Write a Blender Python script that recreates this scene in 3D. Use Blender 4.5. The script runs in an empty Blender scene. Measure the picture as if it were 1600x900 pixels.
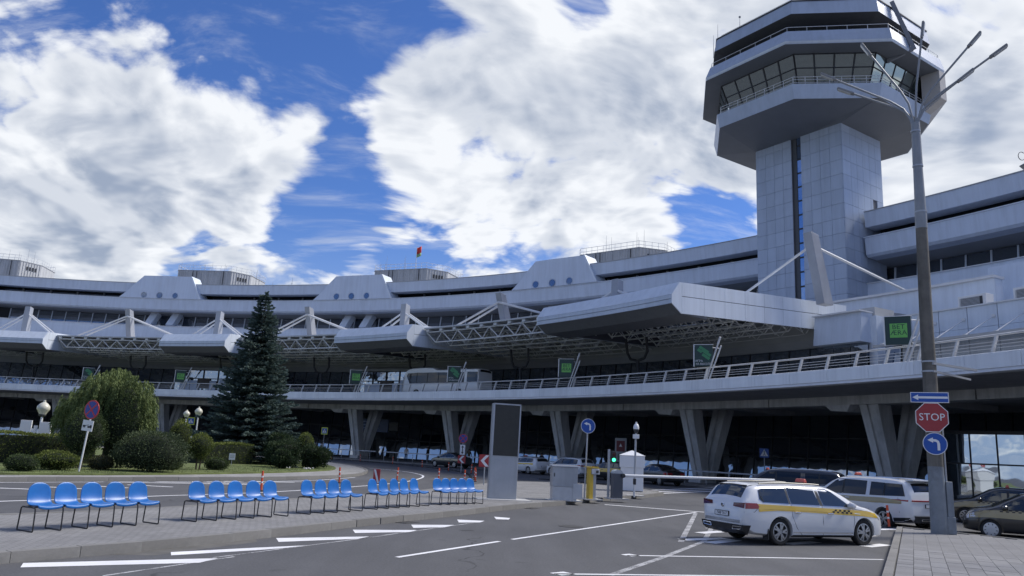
import bpy, bmesh, math, random
import numpy as np
from mathutils import Vector, Matrix

random.seed(7)
RNG = np.random.default_rng(11)
PI = math.pi
rad = math.radians
scene = bpy.context.scene
COL = scene.collection

# ------------------------------------------------------------------ camera
EYE = 1.9
PITCH, ROLL = 0.20913, 0.04996
cam_data = bpy.data.cameras.new('camera')
cam = bpy.data.objects.new('camera', cam_data)
COL.objects.link(cam)
cam_data.sensor_width = 36.0
cam_data.lens = 27.0
cam_data.clip_start = 0.1
cam_data.clip_end = 20000.0
_f = Vector((0, math.cos(PITCH), math.sin(PITCH)))
_u0 = Vector((0, -math.sin(PITCH), math.cos(PITCH)))
_r0 = Vector((1, 0, 0))
_r = _r0 * math.cos(ROLL) + _u0 * math.sin(ROLL)
_u = -_r0 * math.sin(ROLL) + _u0 * math.cos(ROLL)
_m = Matrix((_r, _u, -_f)).transposed().to_4x4()
_m.translation = Vector((0, 0, EYE))
cam.matrix_world = _m
scene.camera = cam

# ------------------------------------------------------------------ sun, sky, exposure
SUN_AZ, SUN_EL = rad(72), rad(48)            # azimuth clockwise from +Y
sun_dir = Vector((math.sin(SUN_AZ) * math.cos(SUN_EL), math.cos(SUN_AZ) * math.cos(SUN_EL), math.sin(SUN_EL)))
sd = bpy.data.lights.new('sun', 'SUN')
sd.energy = 2.5
sd.angle = rad(18)
sd.color = (1.0, 0.95, 0.87)
so = bpy.data.objects.new('sun', sd)
COL.objects.link(so)
so.rotation_euler = (-sun_dir).to_track_quat('-Z', 'Y').to_euler()
scene.view_settings.view_transform = 'Standard'
scene.view_settings.look = 'None'
scene.view_settings.gamma = 1.0
scene.view_settings.exposure = 0.72

world = bpy.data.worlds.new('World')
scene.world = world
world.use_nodes = True
NT = world.node_tree
NT.nodes.clear()
world.cycles.sampling_method = 'MANUAL'
world.cycles.sample_map_resolution = 256


class NB:
    """tiny node-graph writer"""
    def __init__(self, nt):
        self.nt = nt

    def n(self, t, **kw):
        nd = self.nt.nodes.new(t)
        for k, v in kw.items():
            setattr(nd, k, v)
        return nd

    def link(self, a, b):
        self.nt.links.new(a, b)

    def put(self, sock, v):
        if isinstance(v, bpy.types.NodeSocket):
            self.link(v, sock)
        else:
            sock.default_value = v

    def math(self, op, a, b=0.0, c=0.0, clamp=False):
        nd = self.n('ShaderNodeMath', operation=op, use_clamp=clamp)
        self.put(nd.inputs[0], a)
        self.put(nd.inputs[1], b)
        self.put(nd.inputs[2], c)
        return nd.outputs[0]

    def vmath(self, op, a, b=(0, 0, 0), s=None):
        nd = self.n('ShaderNodeVectorMath', operation=op)
        self.put(nd.inputs[0], a)
        self.put(nd.inputs[1], b)
        if s is not None:
            self.put(nd.inputs[3], s)
        return nd.outputs['Value'] if op in ('DISTANCE', 'LENGTH', 'DOT_PRODUCT') else nd.outputs[0]

    def noise(self, vec, scale, detail=4.0, rough=0.55, dist=0.0, lac=2.0):
        nd = self.n('ShaderNodeTexNoise')
        self.put(nd.inputs['Vector'], vec)
        nd.inputs['Scale'].default_value = scale
        nd.inputs['Detail'].default_value = detail
        nd.inputs['Roughness'].default_value = rough
        nd.inputs['Distortion'].default_value = dist
        nd.inputs['Lacunarity'].default_value = lac
        return nd.outputs[0]

    def ramp(self, x, a, b, lo=0.0, hi=1.0, smooth=True):
        nd = self.n('ShaderNodeMapRange')
        nd.interpolation_type = 'SMOOTHSTEP' if smooth else 'LINEAR'
        self.put(nd.inputs[0], x)
        for i, v in enumerate((a, b, lo, hi)):
            self.put(nd.inputs[1 + i], v)
        return nd.outputs[0]

    def mix(self, f, a, b, mode='MIX'):
        nd = self.n('ShaderNodeMix', data_type='RGBA', blend_type=mode)
        self.put(nd.inputs[0], f)
        self.put(nd.inputs[6], a if not isinstance(a, tuple) else (*a[:3], 1))
        self.put(nd.inputs[7], b if not isinstance(b, tuple) else (*b[:3], 1))
        return nd.outputs[2]


W = NB(NT)
w_out = W.n('ShaderNodeOutputWorld')
w_bg = W.n('ShaderNodeBackground')
w_bg.inputs['Strength'].default_value = 0.1
W.link(w_bg.outputs[0], w_out.inputs[0])
sky = W.n('ShaderNodeTexSky', sky_type='NISHITA')
sky.sun_disc = False
sky.sun_elevation = SUN_EL
sky.sun_rotation = SUN_AZ
sky.air_density = 1.0
sky.dust_density = 0.3
sky.ozone_density = 2.5
hs = W.n('ShaderNodeHueSaturation')
hs.inputs['Saturation'].default_value = 1.12
hs.inputs['Value'].default_value = 1.0
W.link(sky.outputs[0], hs.inputs['Color'])
tc = W.n('ShaderNodeTexCoord')
D = W.vmath('NORMALIZE', tc.outputs['Generated'])
sep = W.n('ShaderNodeSeparateXYZ')
W.link(D, sep.inputs[0])
den = W.math('ADD', W.math('MAXIMUM', sep.outputs[2], 0.0), 0.30)
comb = W.n('ShaderNodeCombineXYZ')
W.link(W.math('DIVIDE', sep.outputs[0], den), comb.inputs[0])
W.link(W.math('DIVIDE', sep.outputs[1], den), comb.inputs[1])
W.link(W.math('MULTIPLY', sep.outputs[2], 0.9), comb.inputs[2])
P = comb.outputs[0]
# shear the wisps a little
warp = W.n('ShaderNodeTexNoise')
W.link(P, warp.inputs['Vector'])
warp.inputs['Scale'].default_value = 1.7
warp.inputs['Detail'].default_value = 2
PW = W.vmath('ADD', P, W.vmath('SCALE', W.vmath('SUBTRACT', warp.outputs['Color'], (.5, .5, .5)), s=0.35))


def density(vec, det=9.0, puff=True):
    a = W.noise(vec, 3.0, det, 0.60)
    b = W.noise(W.vmath('MULTIPLY', vec, (1.0, 2.4, 1.0)), 7.0, det * .6, 0.62)
    r = W.math('ADD', W.math('MULTIPLY', a, 0.70), W.math('MULTIPLY', b, 0.20))
    vo = W.n('ShaderNodeTexVoronoi', voronoi_dimensions='2D', feature='F1')
    W.link(vec, vo.inputs['Vector'])
    vo.inputs['Scale'].default_value = 6.5
    vo.inputs['Detail'].default_value = 2.0 if puff else 1.0
    vo.inputs['Roughness'].default_value = 0.55
    vo.inputs['Lacunarity'].default_value = 2.3
    return W.math('ADD', r, W.math('MULTIPLY', W.math('SUBTRACT', 0.75, vo.outputs['Distance']), 0.17))


# broad cloud masses and blue gaps: (direction, angular radius, weight)
MASSES = [((-0.489, 0.823, 0.29), 0.177, 0.16),
          ((-0.367, 0.858, 0.358), 0.177, 0.14),
          ((-0.413, 0.872, 0.265), 0.177, 0.15),
          ((-0.537, 0.812, 0.231), 0.229, 0.12),
          ((-0.284, 0.883, 0.374), 0.115, 0.12),
          ((-0.326, 0.901, 0.287), 0.094, 0.1),
          ((-0.522, 0.771, 0.364), 0.146, 0.05),
          ((-0.439, 0.804, 0.4), 0.094, 0.05),
          ((-0.043, 0.915, 0.401), 0.229, 0.11),
          ((-0.171, 0.902, 0.397), 0.146, 0.12),
          ((0.123, 0.927, 0.354), 0.24, 0.13),
          ((0.026, 0.88, 0.474), 0.188, 0.09),
          ((0.239, 0.839, 0.489), 0.26, 0.22),
          ((0.467, 0.774, 0.426), 0.333, 0.24),
          ((0.141, 0.854, 0.501), 0.104, 0.07),
          ((-0.189, 0.959, 0.211), 0.125, 0.11),
          ((-0.51, 0.843, 0.175), 0.177, 0.11),
          ((-0.053, 0.962, 0.269), 0.115, 0.09),
          ((0.525, 0.792, 0.31), 0.125, 0.1),
          ((0.161, 0.95, 0.269), 0.125, 0.06),
          ((-0.267, 0.837, 0.477), 0.177, -0.27),
          ((-0.227, 0.932, 0.281), 0.104, -0.22),
          ((0.245, 0.924, 0.295), 0.083, -0.24),
          ((-0.213, 0.903, 0.373), 0.057, -0.14),
          ((-0.382, 0.809, 0.446), 0.094, -0.03),
          ((-0.134, 0.961, 0.243), 0.062, -0.08),
          ((-0.259, 0.939, 0.227), 0.073, -0.12),
          ((0.062, 0.855, 0.515), 0.062, -0.14),
          ((-0.38, 0.898, 0.222), 0.062, -0.08)]
bias = 0.05
for c, r, wgt in MASSES:
    dd = W.vmath('DISTANCE', D, c)
    m = W.ramp(dd, 0.0, r, wgt, 0.0)
    bias = W.math('ADD', m, bias)
d0 = W.math('ADD', density(PW), bias)
off = (sun_dir.x * 0.055, sun_dir.y * 0.055, 0.03)
s0 = W.noise(PW, 3.0, 4.0, 0.52)
s1 = W.noise(W.vmath('ADD', PW, off), 3.0, 4.0, 0.52)
cir = W.ramp(W.noise(W.vmath('MULTIPLY', PW, (1.2, 2.8, 1.0)), 3.2, 6.0, 0.62), 0.47, 0.80, 0.0, 0.5)
cover = W.math('MAXIMUM', W.ramp(d0, 0.475, 0.615), cir)
thick = W.ramp(d0, 0.60, 0.86)
edge = W.math('SUBTRACT', s0, s1)                       # >0: side towards the sun is thinner
lit = W.ramp(edge, -0.085, 0.075)
GREY = (2.1, 2.5, 3.25)
WHITE = (5.8, 5.95, 6.15)
shade = W.math('ADD', W.math('MULTIPLY', lit, 0.60), W.math('SUBTRACT', 0.58, W.math('MULTIPLY', thick, 0.60)), clamp=True)
ccol = W.mix(shade, GREY, WHITE)
skyb = W.vmath('MULTIPLY', hs.outputs[0], (0.46, 0.555, 0.82))
skyc = W.mix(W.ramp(sep.outputs[2], 0.0, 0.30, 0.85, 0.0), skyb, (2.1, 2.75, 4.1))
col = W.mix(W.math('MULTIPLY', cover, 0.96), skyc, ccol)
W.link(col, w_bg.inputs['Color'])

# ------------------------------------------------------------------ materials
MATS = {}


def srgb(h):
    h = h.lstrip('#')
    c = [int(h[i:i + 2], 16) / 255 for i in (0, 2, 4)]
    return tuple(x / 12.92 if x <= .04045 else ((x + .055) / 1.055) ** 2.4 for x in c)


def M(name, base, rough=0.5, metal=0.0, var=0.10, scale=3.0, bump=0.0, bscale=40.0, rnd=0.0, streak=0.0, spec=0.5,
      coat=0.0, emit=None, estr=1.0, dirt=0.0, bdist=0.01):
    if name in MATS:
        return MATS[name]
    m = bpy.data.materials.new(name)
    m.use_nodes = True
    nt = m.node_tree
    b = NB(nt)
    p = nt.nodes['Principled BSDF']
    p.inputs['Roughness'].default_value = rough
    p.inputs['Metallic'].default_value = metal
    p.inputs['Specular IOR Level'].default_value = spec
    p.inputs['Coat Weight'].default_value = coat
    p.inputs['Coat Roughness'].default_value = 0.06
    t = b.n('ShaderNodeTexCoord')
    col = (*base, 1.0)
    f = b.noise(t.outputs['Object'], scale, 5.0, 0.6)
    k = b.ramp(f, 0.25, 0.75, 1.0 - var, 1.0 + var, smooth=False)
    if streak:
        f2 = b.noise(b.vmath('MULTIPLY', t.outputs['Object'], (1.0, 1.0, 0.07)), 1.9, 6.0, 0.66)
        k = b.math('MULTIPLY', k, b.ramp(f2, 0.35, 0.75, 1.0, 1.0 - streak))
    if dirt:
        f3 = b.noise(t.outputs['Object'], scale * 0.31, 6.0, 0.65)
        k = b.math('MULTIPLY', k, b.ramp(f3, 0.45, 0.7, 1.0, 1.0 - dirt))
    if rnd:
        oi = b.n('ShaderNodeObjectInfo')
        k = b.math('MULTIPLY', k, b.ramp(oi.outputs['Random'], 0, 1, 1 - rnd, 1 + rnd, smooth=False))
    sc = b.vmath('SCALE', col[:3], s=k)
    b.link(sc, p.inputs['Base Color'])
    if bump:
        bn = b.n('ShaderNodeBump')
        bn.inputs['Strength'].default_value = bump
        bn.inputs['Distance'].default_value = bdist
        b.link(b.noise(t.outputs['Object'], bscale, 4.0, 0.6), bn.inputs['Height'])
        b.link(bn.outputs[0], p.inputs['Normal'])
    if emit:
        p.inputs['Emission Color'].default_value = (*emit, 1)
        p.inputs['Emission Strength'].default_value = estr
    MATS[name] = m
    return m


def glass_mat(name, base, refl, rough=0.02, tint=(0.85, 0.92, 1.0), wav=0.0, wscale=0.6):
    """opaque dark coated glazing: a mirror coat over a dark body"""
    m = bpy.data.materials.new(name)
    m.use_nodes = True
    nt = m.node_tree
    b = NB(nt)
    p = nt.nodes['Principled BSDF']
    p.inputs['Base Color'].default_value = (*base, 1)
    p.inputs['Roughness'].default_value = 0.08
    g = b.n('ShaderNodeBsdfGlossy')
    g.inputs['Color'].default_value = (*tint, 1)
    g.inputs['Roughness'].default_value = rough
    mx = b.n('ShaderNodeMixShader')
    fr = b.n('ShaderNodeLayerWeight')
    fr.inputs['Blend'].default_value = 0.25
    b.link(b.math('ADD', b.math('MULTIPLY', fr.outputs['Fresnel'], 0.6 if refl > .2 else 0.3), refl, clamp=True), mx.inputs[0])
    b.link(p.outputs[0], mx.inputs[1])
    b.link(g.outputs[0], mx.inputs[2])
    b.link(mx.outputs[0], nt.nodes['Material Output'].inputs[0])
    if wav:
        t = b.n('ShaderNodeTexCoord')
        bn = b.n('ShaderNodeBump')
        bn.inputs['Strength'].default_value = 1.0
        bn.inputs['Distance'].default_value = wav
        b.link(b.noise(t.outputs['Object'], wscale, 1.0, 0.4), bn.inputs['Height'])
        b.link(bn.outputs[0], g.inputs['Normal'])
    MATS[name] = m
    return m


def see_glass(name, tint, alpha_refl=0.12):
    """thin see-through glazing for vehicles and lamps"""
    m = bpy.data.materials.new(name)
    m.use_nodes = True
    nt = m.node_tree
    b = NB(nt)
    nt.nodes.remove(nt.nodes['Principled BSDF'])
    t = b.n('ShaderNodeBsdfTransparent')
    t.inputs[0].default_value = (*tint, 1)
    g = b.n('ShaderNodeBsdfGlossy')
    g.inputs['Roughness'].default_value = 0.02
    g.inputs['Color'].default_value = (.9, .95, 1, 1)
    mx = b.n('ShaderNodeMixShader')
    fr = b.n('ShaderNodeLayerWeight')
    fr.inputs['Blend'].default_value = 0.35
    b.link(b.math('ADD', b.math('MULTIPLY', fr.outputs['Fresnel'], 0.8), alpha_refl, clamp=True), mx.inputs[0])
    b.link(t.outputs[0], mx.inputs[1])
    b.link(g.outputs[0], mx.inputs[2])
    b.link(mx.outputs[0], nt.nodes['Material Output'].inputs[0])
    MATS[name] = m
    return m


# ------------------------------------------------------------------ mesh helpers
class MB:
    def __init__(self):
        self.v, self.f, self.m = [], [], []

    def add(self, vs, fs, mi=0):
        o = len(self.v)
        self.v += [tuple(p) for p in vs]
        self.f += [tuple(i + o for i in q) for q in fs]
        self.m += [mi] * len(fs)
        return self

    def box(self, c, s, rz=0.0, mat=None, mi=0, top=(1, 1)):
        x, y, z = s[0] / 2, s[1] / 2, s[2] / 2
        vs = [(-x, -y, -z), (x, -y, -z), (x, y, -z), (-x, y, -z),
              (-x * top[0], -y * top[1], z), (x * top[0], -y * top[1], z), (x * top[0], y * top[1], z), (-x * top[0], y * top[1], z)]
        R = Matrix.Rotation(rz, 3, 'Z') if mat is None else mat
        vs = [R @ Vector(p) + Vector(c) for p in vs]
        return self.add(vs, [(0, 3, 2, 1), (4, 5, 6, 7), (0, 1, 5, 4), (1, 2, 6, 5), (2, 3, 7, 6), (3, 0, 4, 7)], mi)

    def bar(self, a, b, w, h, up=(0, 0, 1), mi=0):
        a, b = Vector(a), Vector(b)
        d = b - a
        L = d.length
        d.normalize()
        s = d.cross(Vector(up))
        if s.length < 1e-4:
            s = d.cross(Vector((1, 0, 0)))
        s.normalize()
        t = s.cross(d)
        R = Matrix((s, d, t)).transposed()
        return self.box((a + b) / 2, (w, L, h), mat=R, mi=mi)

    def tube(self, pts, r, n=8, mi=0, caps=True):
        pts = [Vector(p) for p in pts]
        k = len(pts)
        rs = r if isinstance(r, (list, tuple)) else [r] * k
        vs, fs = [], []
        prev = None
        for i, p in enumerate(pts):
            d = (pts[min(i + 1, k - 1)] - pts[max(i - 1, 0)]).normalized()
            if prev is None:
                a = d.orthogonal().normalized()
            else:
                a = (prev - d * prev.dot(d))
                a = a.normalized() if a.length > 1e-5 else d.orthogonal().normalized()
            prev = a
            b = d.cross(a)
            for j in range(n):
                t = 2 * PI * j / n
                vs.append(p + (a * math.cos(t) + b * math.sin(t)) * rs[i])
        for i in range(k - 1):
            for j in range(n):
                fs.append((i * n + j, i * n + (j + 1) % n, (i + 1) * n + (j + 1) % n, (i + 1) * n + j))
        if caps:
            fs.append(tuple(range(n))[::-1])
            fs.append(tuple((k - 1) * n + j for j in range(n)))
        return self.add(vs, fs, mi)

    def lathe(self, prof, n=16, c=(0, 0, 0), axis='Z', mi=0, caps=True):
        vs, fs = [], []
        for r, z in prof:
            for j in range(n):
                t = 2 * PI * j / n
                x, y = r * math.cos(t), r * math.sin(t)
                q = (x, y, z) if axis == 'Z' else (x, z, y) if axis == 'Y' else (z, x, y)
                vs.append((q[0] + c[0], q[1] + c[1], q[2] + c[2]))
        k = len(prof)
        for i in range(k - 1):
            for j in range(n):
                fs.append((i * n + j, i * n + (j + 1) % n, (i + 1) * n + (j + 1) % n, (i + 1) * n + j))
        if caps and prof[0][0] > 1e-5:
            fs.append(tuple(range(n))[::-1])
        if caps and prof[-1][0] > 1e-5:
            fs.append(tuple((k - 1) * n + j for j in range(n)))
        return self.add(vs, fs, mi)

    def sweep(self, prof, t0, t1, step=0.6, mi=0, closed=True, caps=True):
        """profile of (R, z) swept round the arc centre, angles in degrees clockwise from +Y"""
        k = max(1, int(math.ceil((t1 - t0) / step)))
        n = len(prof)
        vs, fs = [], []
        for i in range(k + 1):
            t = rad(t0 + (t1 - t0) * i / k)
            s, c = math.sin(t), math.cos(t)
            vs += [(R * s, R * c, z) for R, z in prof]
        m = n if closed else n - 1
        for i in range(k):
            for j in range(m):
                a, b = i * n + j, i * n + (j + 1) % n
                fs.append((a, b, b + n, a + n))
        if caps and closed:
            fs.append(tuple(range(n))[::-1])
            fs.append(tuple(k * n + j for j in range(n)))
        return self.add(vs, fs, mi)

    def prism(self, poly, z0, z1, mi=0):
        """vertical prism of an xy polygon"""
        n = len(poly)
        vs = [(x, y, z0) for x, y in poly] + [(x, y, z1) for x, y in poly]
        fs = [tuple(range(n))[::-1], tuple(range(n, 2 * n))]
        fs += [(i, (i + 1) % n, n + (i + 1) % n, n + i) for i in range(n)]
        return self.add(vs, fs, mi)

    def plate(self, poly, y0, y1, mi=0):
        """prism of an xz polygon along y"""
        n = len(poly)
        vs = [(x, y0, z) for x, z in poly] + [(x, y1, z) for x, z in poly]
        fs = [tuple(range(n)), tuple(range(n, 2 * n))[::-1]]
        fs += [((i + 1) % n, i, n + i, n + (i + 1) % n) for i in range(n)]
        return self.add(vs, fs, mi)

    def mesh(self, name='mesh', smooth=False, recalc=True):
        me = bpy.data.meshes.new(name)
        me.from_pydata(self.v, [], self.f)
        if any(self.m):
            me.polygons.foreach_set('material_index', self.m)
        if recalc:
            bm = bmesh.new()
            bm.from_mesh(me)
            bmesh.ops.recalc_face_normals(bm, faces=bm.faces)
            bm.to_mesh(me)
            bm.free()
        if smooth:
            me.polygons.foreach_set('use_smooth', [True] * len(me.polygons))
            if smooth != 'all':
                me.set_sharp_from_angle(angle=rad(smooth if isinstance(smooth, (int, float)) and smooth > 1 else 35))
        me.update()
        return me


def obj(name, mesh, mat, parent=None, loc=(0, 0, 0), rz=0.0, smooth=False, rot=None, bevel=0.0, kind=None, label=None):
    if isinstance(mesh, MB):
        mesh = mesh.mesh(name, smooth)
    if mat is not None and not mesh.materials:
        for mm in (mat if isinstance(mat, (list, tuple)) else [mat]):
            mesh.materials.append(mm)
    o = bpy.data.objects.new(name, mesh)
    COL.objects.link(o)
    o.parent = parent
    o.location = loc
    o.rotation_euler = rot if rot is not None else (0, 0, rz)
    if bevel:
        b = o.modifiers.new('bevel', 'BEVEL')
        b.width = bevel
        b.segments = 2
        b.limit_method = 'ANGLE'
    if kind:
        o['kind'] = kind
    if label:
        o['label'] = label
    return o


def tag(o, label, cat, group=None):
    o['label'] = label
    o['category'] = cat
    if group:
        o['group'] = group
    return o


def thing(name, label, cat, loc=(0, 0, 0), rz=0.0, group=None, rot=None):
    o = bpy.data.objects.new(name, None)
    COL.objects.link(o)
    o.empty_display_size = 0.3
    o.location = loc
    o.rotation_euler = rot if rot is not None else (0, 0, rz)
    return tag(o, label, cat, group)


def struct(name, mesh, mat, parent=None, **kw):
    return obj(name, mesh, mat, parent, kind=None if parent else 'structure', **kw)


def copy_tree(o, parent=None):
    c = o.copy()
    COL.objects.link(c)
    c.parent = parent
    for ch in list(o.children):
        copy_tree(ch, c)
    return c


def text_mesh(s, size, depth=0.004, align='CENTER', spacing=1.0, xscale=1.0):
    cu = bpy.data.curves.new('lettering', 'FONT')
    cu.body = s
    cu.size = size
    cu.extrude = depth
    cu.align_x = align
    cu.align_y = 'CENTER'
    cu.space_character = spacing
    cu.space_line = 0.9
    cu.resolution_u = 3
    t = bpy.data.objects.new('lettering', cu)
    COL.objects.link(t)
    dg = bpy.context.evaluated_depsgraph_get()
    me = bpy.data.meshes.new_from_object(t.evaluated_get(dg))
    bpy.data.objects.remove(t)
    if xscale != 1.0:
        me.transform(Matrix.Diagonal((xscale, 1, 1, 1)))
    return me


CX, CY = -76.0, 1.5          # centre of the terminal's arc


def pol(R, th, z=0.0):
    t = rad(th)
    return Vector((CX + R * math.sin(t), CY + R * math.cos(t), z))


def loc_of(thing_obj):
    """location that puts arc-centred mesh coordinates under a thing"""
    l = thing_obj.location
    return (CX - l.x, CY - l.y, -l.z)

# ================================================================== SETTING: ground
def asphalt_mat():
    m = bpy.data.materials.new('asphalt')
    m.use_nodes = True
    b = NB(m.node_tree)
    p = m.node_tree.nodes['Principled BSDF']
    p.inputs['Roughness'].default_value = 0.88
    t = b.n('ShaderNodeTexCoord').outputs['Object']
    k = b.ramp(b.noise(t, 0.22, 5, .6), .3, .7, .86, 1.14, smooth=False)               # broad patches
    k = b.math('MULTIPLY', k, b.ramp(b.noise(t, 22, 3, .7), .3, .7, .80, 1.20, smooth=False))     # aggregate
    k = b.math('MULTIPLY', k, b.ramp(b.noise(t, 90, 2, .7), .35, .65, .88, 1.12, smooth=False))
    k = b.math('MULTIPLY', k, b.ramp(b.noise(t, 1.1, 3, .5), .66, .76, 1.0, .66))       # oil spots
    tr = b.noise(b.vmath('MULTIPLY', b.vmath('ADD', t, (0, 0, 0)), (.9, .12, 1)), 1.6, 3, .55)
    k = b.math('MULTIPLY', k, b.ramp(tr, .40, .65, .93, 1.07, smooth=False))            # wheel tracks
    w = b.vmath('ADD', t, b.vmath('SCALE', b.n('ShaderNodeTexNoise').outputs['Color'], s=.0))
    wn = b.n('ShaderNodeTexNoise')
    wn.inputs['Scale'].default_value = 1.3
    b.link(t, wn.inputs['Vector'])
    w = b.vmath('ADD', t, b.vmath('SCALE', wn.outputs['Color'], s=.9))
    v = b.n('ShaderNodeTexVoronoi', feature='DISTANCE_TO_EDGE')
    v.inputs['Scale'].default_value = 0.16
    b.link(w, v.inputs['Vector'])
    crack = b.ramp(v.outputs['Distance'], 0.0015, 0.006, .52, 1.0)
    msk = b.ramp(b.noise(t, .11, 2, .5), .50, .56, 0, 1)
    k = b.math('MULTIPLY', k, b.math('ADD', b.math('MULTIPLY', crack, msk), b.math('SUBTRACT', 1.0, msk)))
    b.link(b.vmath('SCALE', (0.088, 0.089, 0.094), s=k), p.inputs['Base Color'])
    bn = b.n('ShaderNodeBump')
    bn.inputs['Strength'].default_value = .5
    bn.inputs['Distance'].default_value = .005
    b.link(b.noise(t, 70, 4, .6), bn.inputs['Height'])
    b.link(bn.outputs[0], p.inputs['Normal'])
    return m


def road_paint(name, white, lo, hi):
    """thermoplastic paint that has worn through to the asphalt in places"""
    m = bpy.data.materials.new(name)
    m.use_nodes = True
    b = NB(m.node_tree)
    p = m.node_tree.nodes['Principled BSDF']
    p.inputs['Roughness'].default_value = 0.7
    t = b.n('ShaderNodeTexCoord').outputs['Object']
    f = b.math('ADD', b.math('MULTIPLY', b.noise(t, 28, 5, .7), .55), b.math('MULTIPLY', b.noise(t, 2.2, 4, .6), .45))
    wear = b.ramp(f, lo, hi, 0, 1)
    tone = b.ramp(b.noise(t, 1.3, 4, .6), .3, .7, .86, 1.05, smooth=False)
    c = b.mix(wear, (white, white, white * 1.01), (0.10, 0.10, 0.104))
    b.link(b.vmath('SCALE', c, s=tone), p.inputs['Base Color'])
    return m


m_asphalt = asphalt_mat()
m_paint = road_paint('road paint', 0.80, .57, .66)
m_worn = road_paint('worn road paint', 0.52, .42, .60)
m_kerb = M('kerb concrete', (0.20, 0.195, 0.185), rough=0.9, var=0.14, scale=3, bump=0.4, bscale=30, rnd=0.10, dirt=0.3)
m_concrete = M('concrete', (0.30, 0.30, 0.295), rough=0.85, var=0.10, scale=1.2, bump=0.25, bscale=18, streak=0.25, dirt=0.2)
m_grass = M('lawn', (0.13, 0.16, 0.05), rough=0.95, var=0.35, scale=1.6, bump=1.0, bscale=25, dirt=0.35, bdist=0.03)
m_slab = M('paving slab', (0.215, 0.215, 0.22), rough=0.88, var=0.10, scale=2.0, bump=0.3, bscale=50, rnd=0.13, dirt=0.15)


def paver_mat(name, base, ang, bw, bh):
    m = bpy.data.materials.new(name)
    m.use_nodes = True
    b = NB(m.node_tree)
    p = m.node_tree.nodes['Principled BSDF']
    p.inputs['Roughness'].default_value = 0.9
    t = b.n('ShaderNodeTexCoord')
    mp = b.n('ShaderNodeMapping')
    mp.inputs['Rotation'].default_value = (0, 0, ang)
    b.link(t.outputs['Object'], mp.inputs[0])
    br = b.n('ShaderNodeTexBrick')
    b.link(mp.outputs[0], br.inputs['Vector'])
    br.inputs['Scale'].default_value = 1.0
    br.inputs['Brick Width'].default_value = bw
    br.inputs['Row Height'].default_value = bh
    br.inputs['Mortar Size'].default_value = 0.008
    br.inputs['Color1'].default_value = (*[c * 0.92 for c in base], 1)
    br.inputs['Color2'].default_value = (*[c * 1.1 for c in base], 1)
    br.inputs['Mortar'].default_value = (*[c * 0.55 for c in base], 1)
    k = b.ramp(b.noise(t.outputs['Object'], 0.7, 6, 0.65), 0.3, 0.7, 0.80, 1.12, smooth=False)
    b.link(b.vmath('SCALE', br.outputs[0], s=k), p.inputs['Base Color'])
    bn = b.n('ShaderNodeBump')
    bn.inputs['Strength'].default_value = 0.6
    bn.inputs['Distance'].default_value = 0.006
    b.link(br.outputs['Fac'], bn.inputs['Height'])
    bn.invert = True
    b.link(bn.outputs[0], p.inputs['Normal'])
    return m


m_paver = paver_mat('small pavers', (0.24, 0.237, 0.235), -rad(62), 0.2, 0.1)
m_walk = paver_mat('footway slabs', (0.29, 0.285, 0.275), -rad(40), 0.5, 0.5)

g = MB()
g.add([(-6000, -6000, 0), (6000, -6000, 0), (6000, 6000, 0), (-6000, 6000, 0)], [(0, 1, 2, 3)])
struct('ground', g, m_asphalt)


def along(pts, step):
    """points at equal spacing on a polyline, with headings"""
    out = []
    acc = 0.0
    for a, b in zip(pts[:-1], pts[1:]):
        a, b = Vector(a), Vector(b)
        d = b - a
        L = d.length
        d /= L
        s = acc
        while s < L:
            out.append((a + d * s, math.atan2(d.y, d.x)))
            s += step
        acc = s - L
    return out


def smooth_line(pts, n=6):
    pts = [Vector((*p, 0)) for p in pts]
    out = []
    for i in range(len(pts) - 1):
        p0, p1, p2, p3 = pts[max(i - 1, 0)], pts[i], pts[i + 1], pts[min(i + 2, len(pts) - 1)]
        for k in range(n):
            t = k / n
            out.append(0.5 * ((2 * p1) + (p2 - p0) * t + (2 * p0 - 5 * p1 + 4 * p2 - p3) * t * t + (3 * p1 - p0 - 3 * p2 + p3) * t ** 3))
    out.append(pts[-1])
    return [(p.x, p.y) for p in out]


KERB_ME = None


def kerb_run(pts, parent, h=0.156, w=0.17, L=1.0):
    global KERB_ME
    if KERB_ME is None:
        mb = MB()
        mb.box((0, 0, 0.078 - 0.02), (0.992, 0.17, 0.196), top=(1, 0.94))
        KERB_ME = mb.mesh('kerb_stone')
        KERB_ME.materials.append(m_kerb)
    for p, a in along([Vector((*q, 0)) for q in pts], L):
        o = obj('kerb_stone', KERB_ME, None, parent, loc=(p.x + math.cos(a) * L / 2, p.y + math.sin(a) * L / 2, random.uniform(-.004, .004)), rz=a)


# ---- the bench island (footway between the two carriageways)
near = smooth_line([(-13.5, 1.5), (-9.6, 7.5), (-7.05, 11.5), (-5.97, 13.2), (-4.73, 15.65), (-3.33, 18.9), (-1.5, 22.7), (0.37, 26.75), (2.31, 30.2), (4.37, 34.2), (6.56, 38.0), (8.2, 41.3)], 4)
far = smooth_line([(8.2, 41.3), (8.35, 43.6), (7.4, 46.6), (5.7, 48.5), (3.0, 48.6), (0.6, 46.6), (-1.42, 40.3), (-3.6, 31.6), (-5.83, 25.8), (-7.34, 21.6), (-8.6, 18.7), (-10.07, 16.2), (-13.5, 11.2), (-18, 4.5)], 4)
poly = near + far[1:]
sw = struct('bench_footway', MB().prism([(x, y) for x, y in poly], -0.05, 0.15), m_paver)
kerb_run(near, sw)
kerb_run(far, sw)

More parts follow.
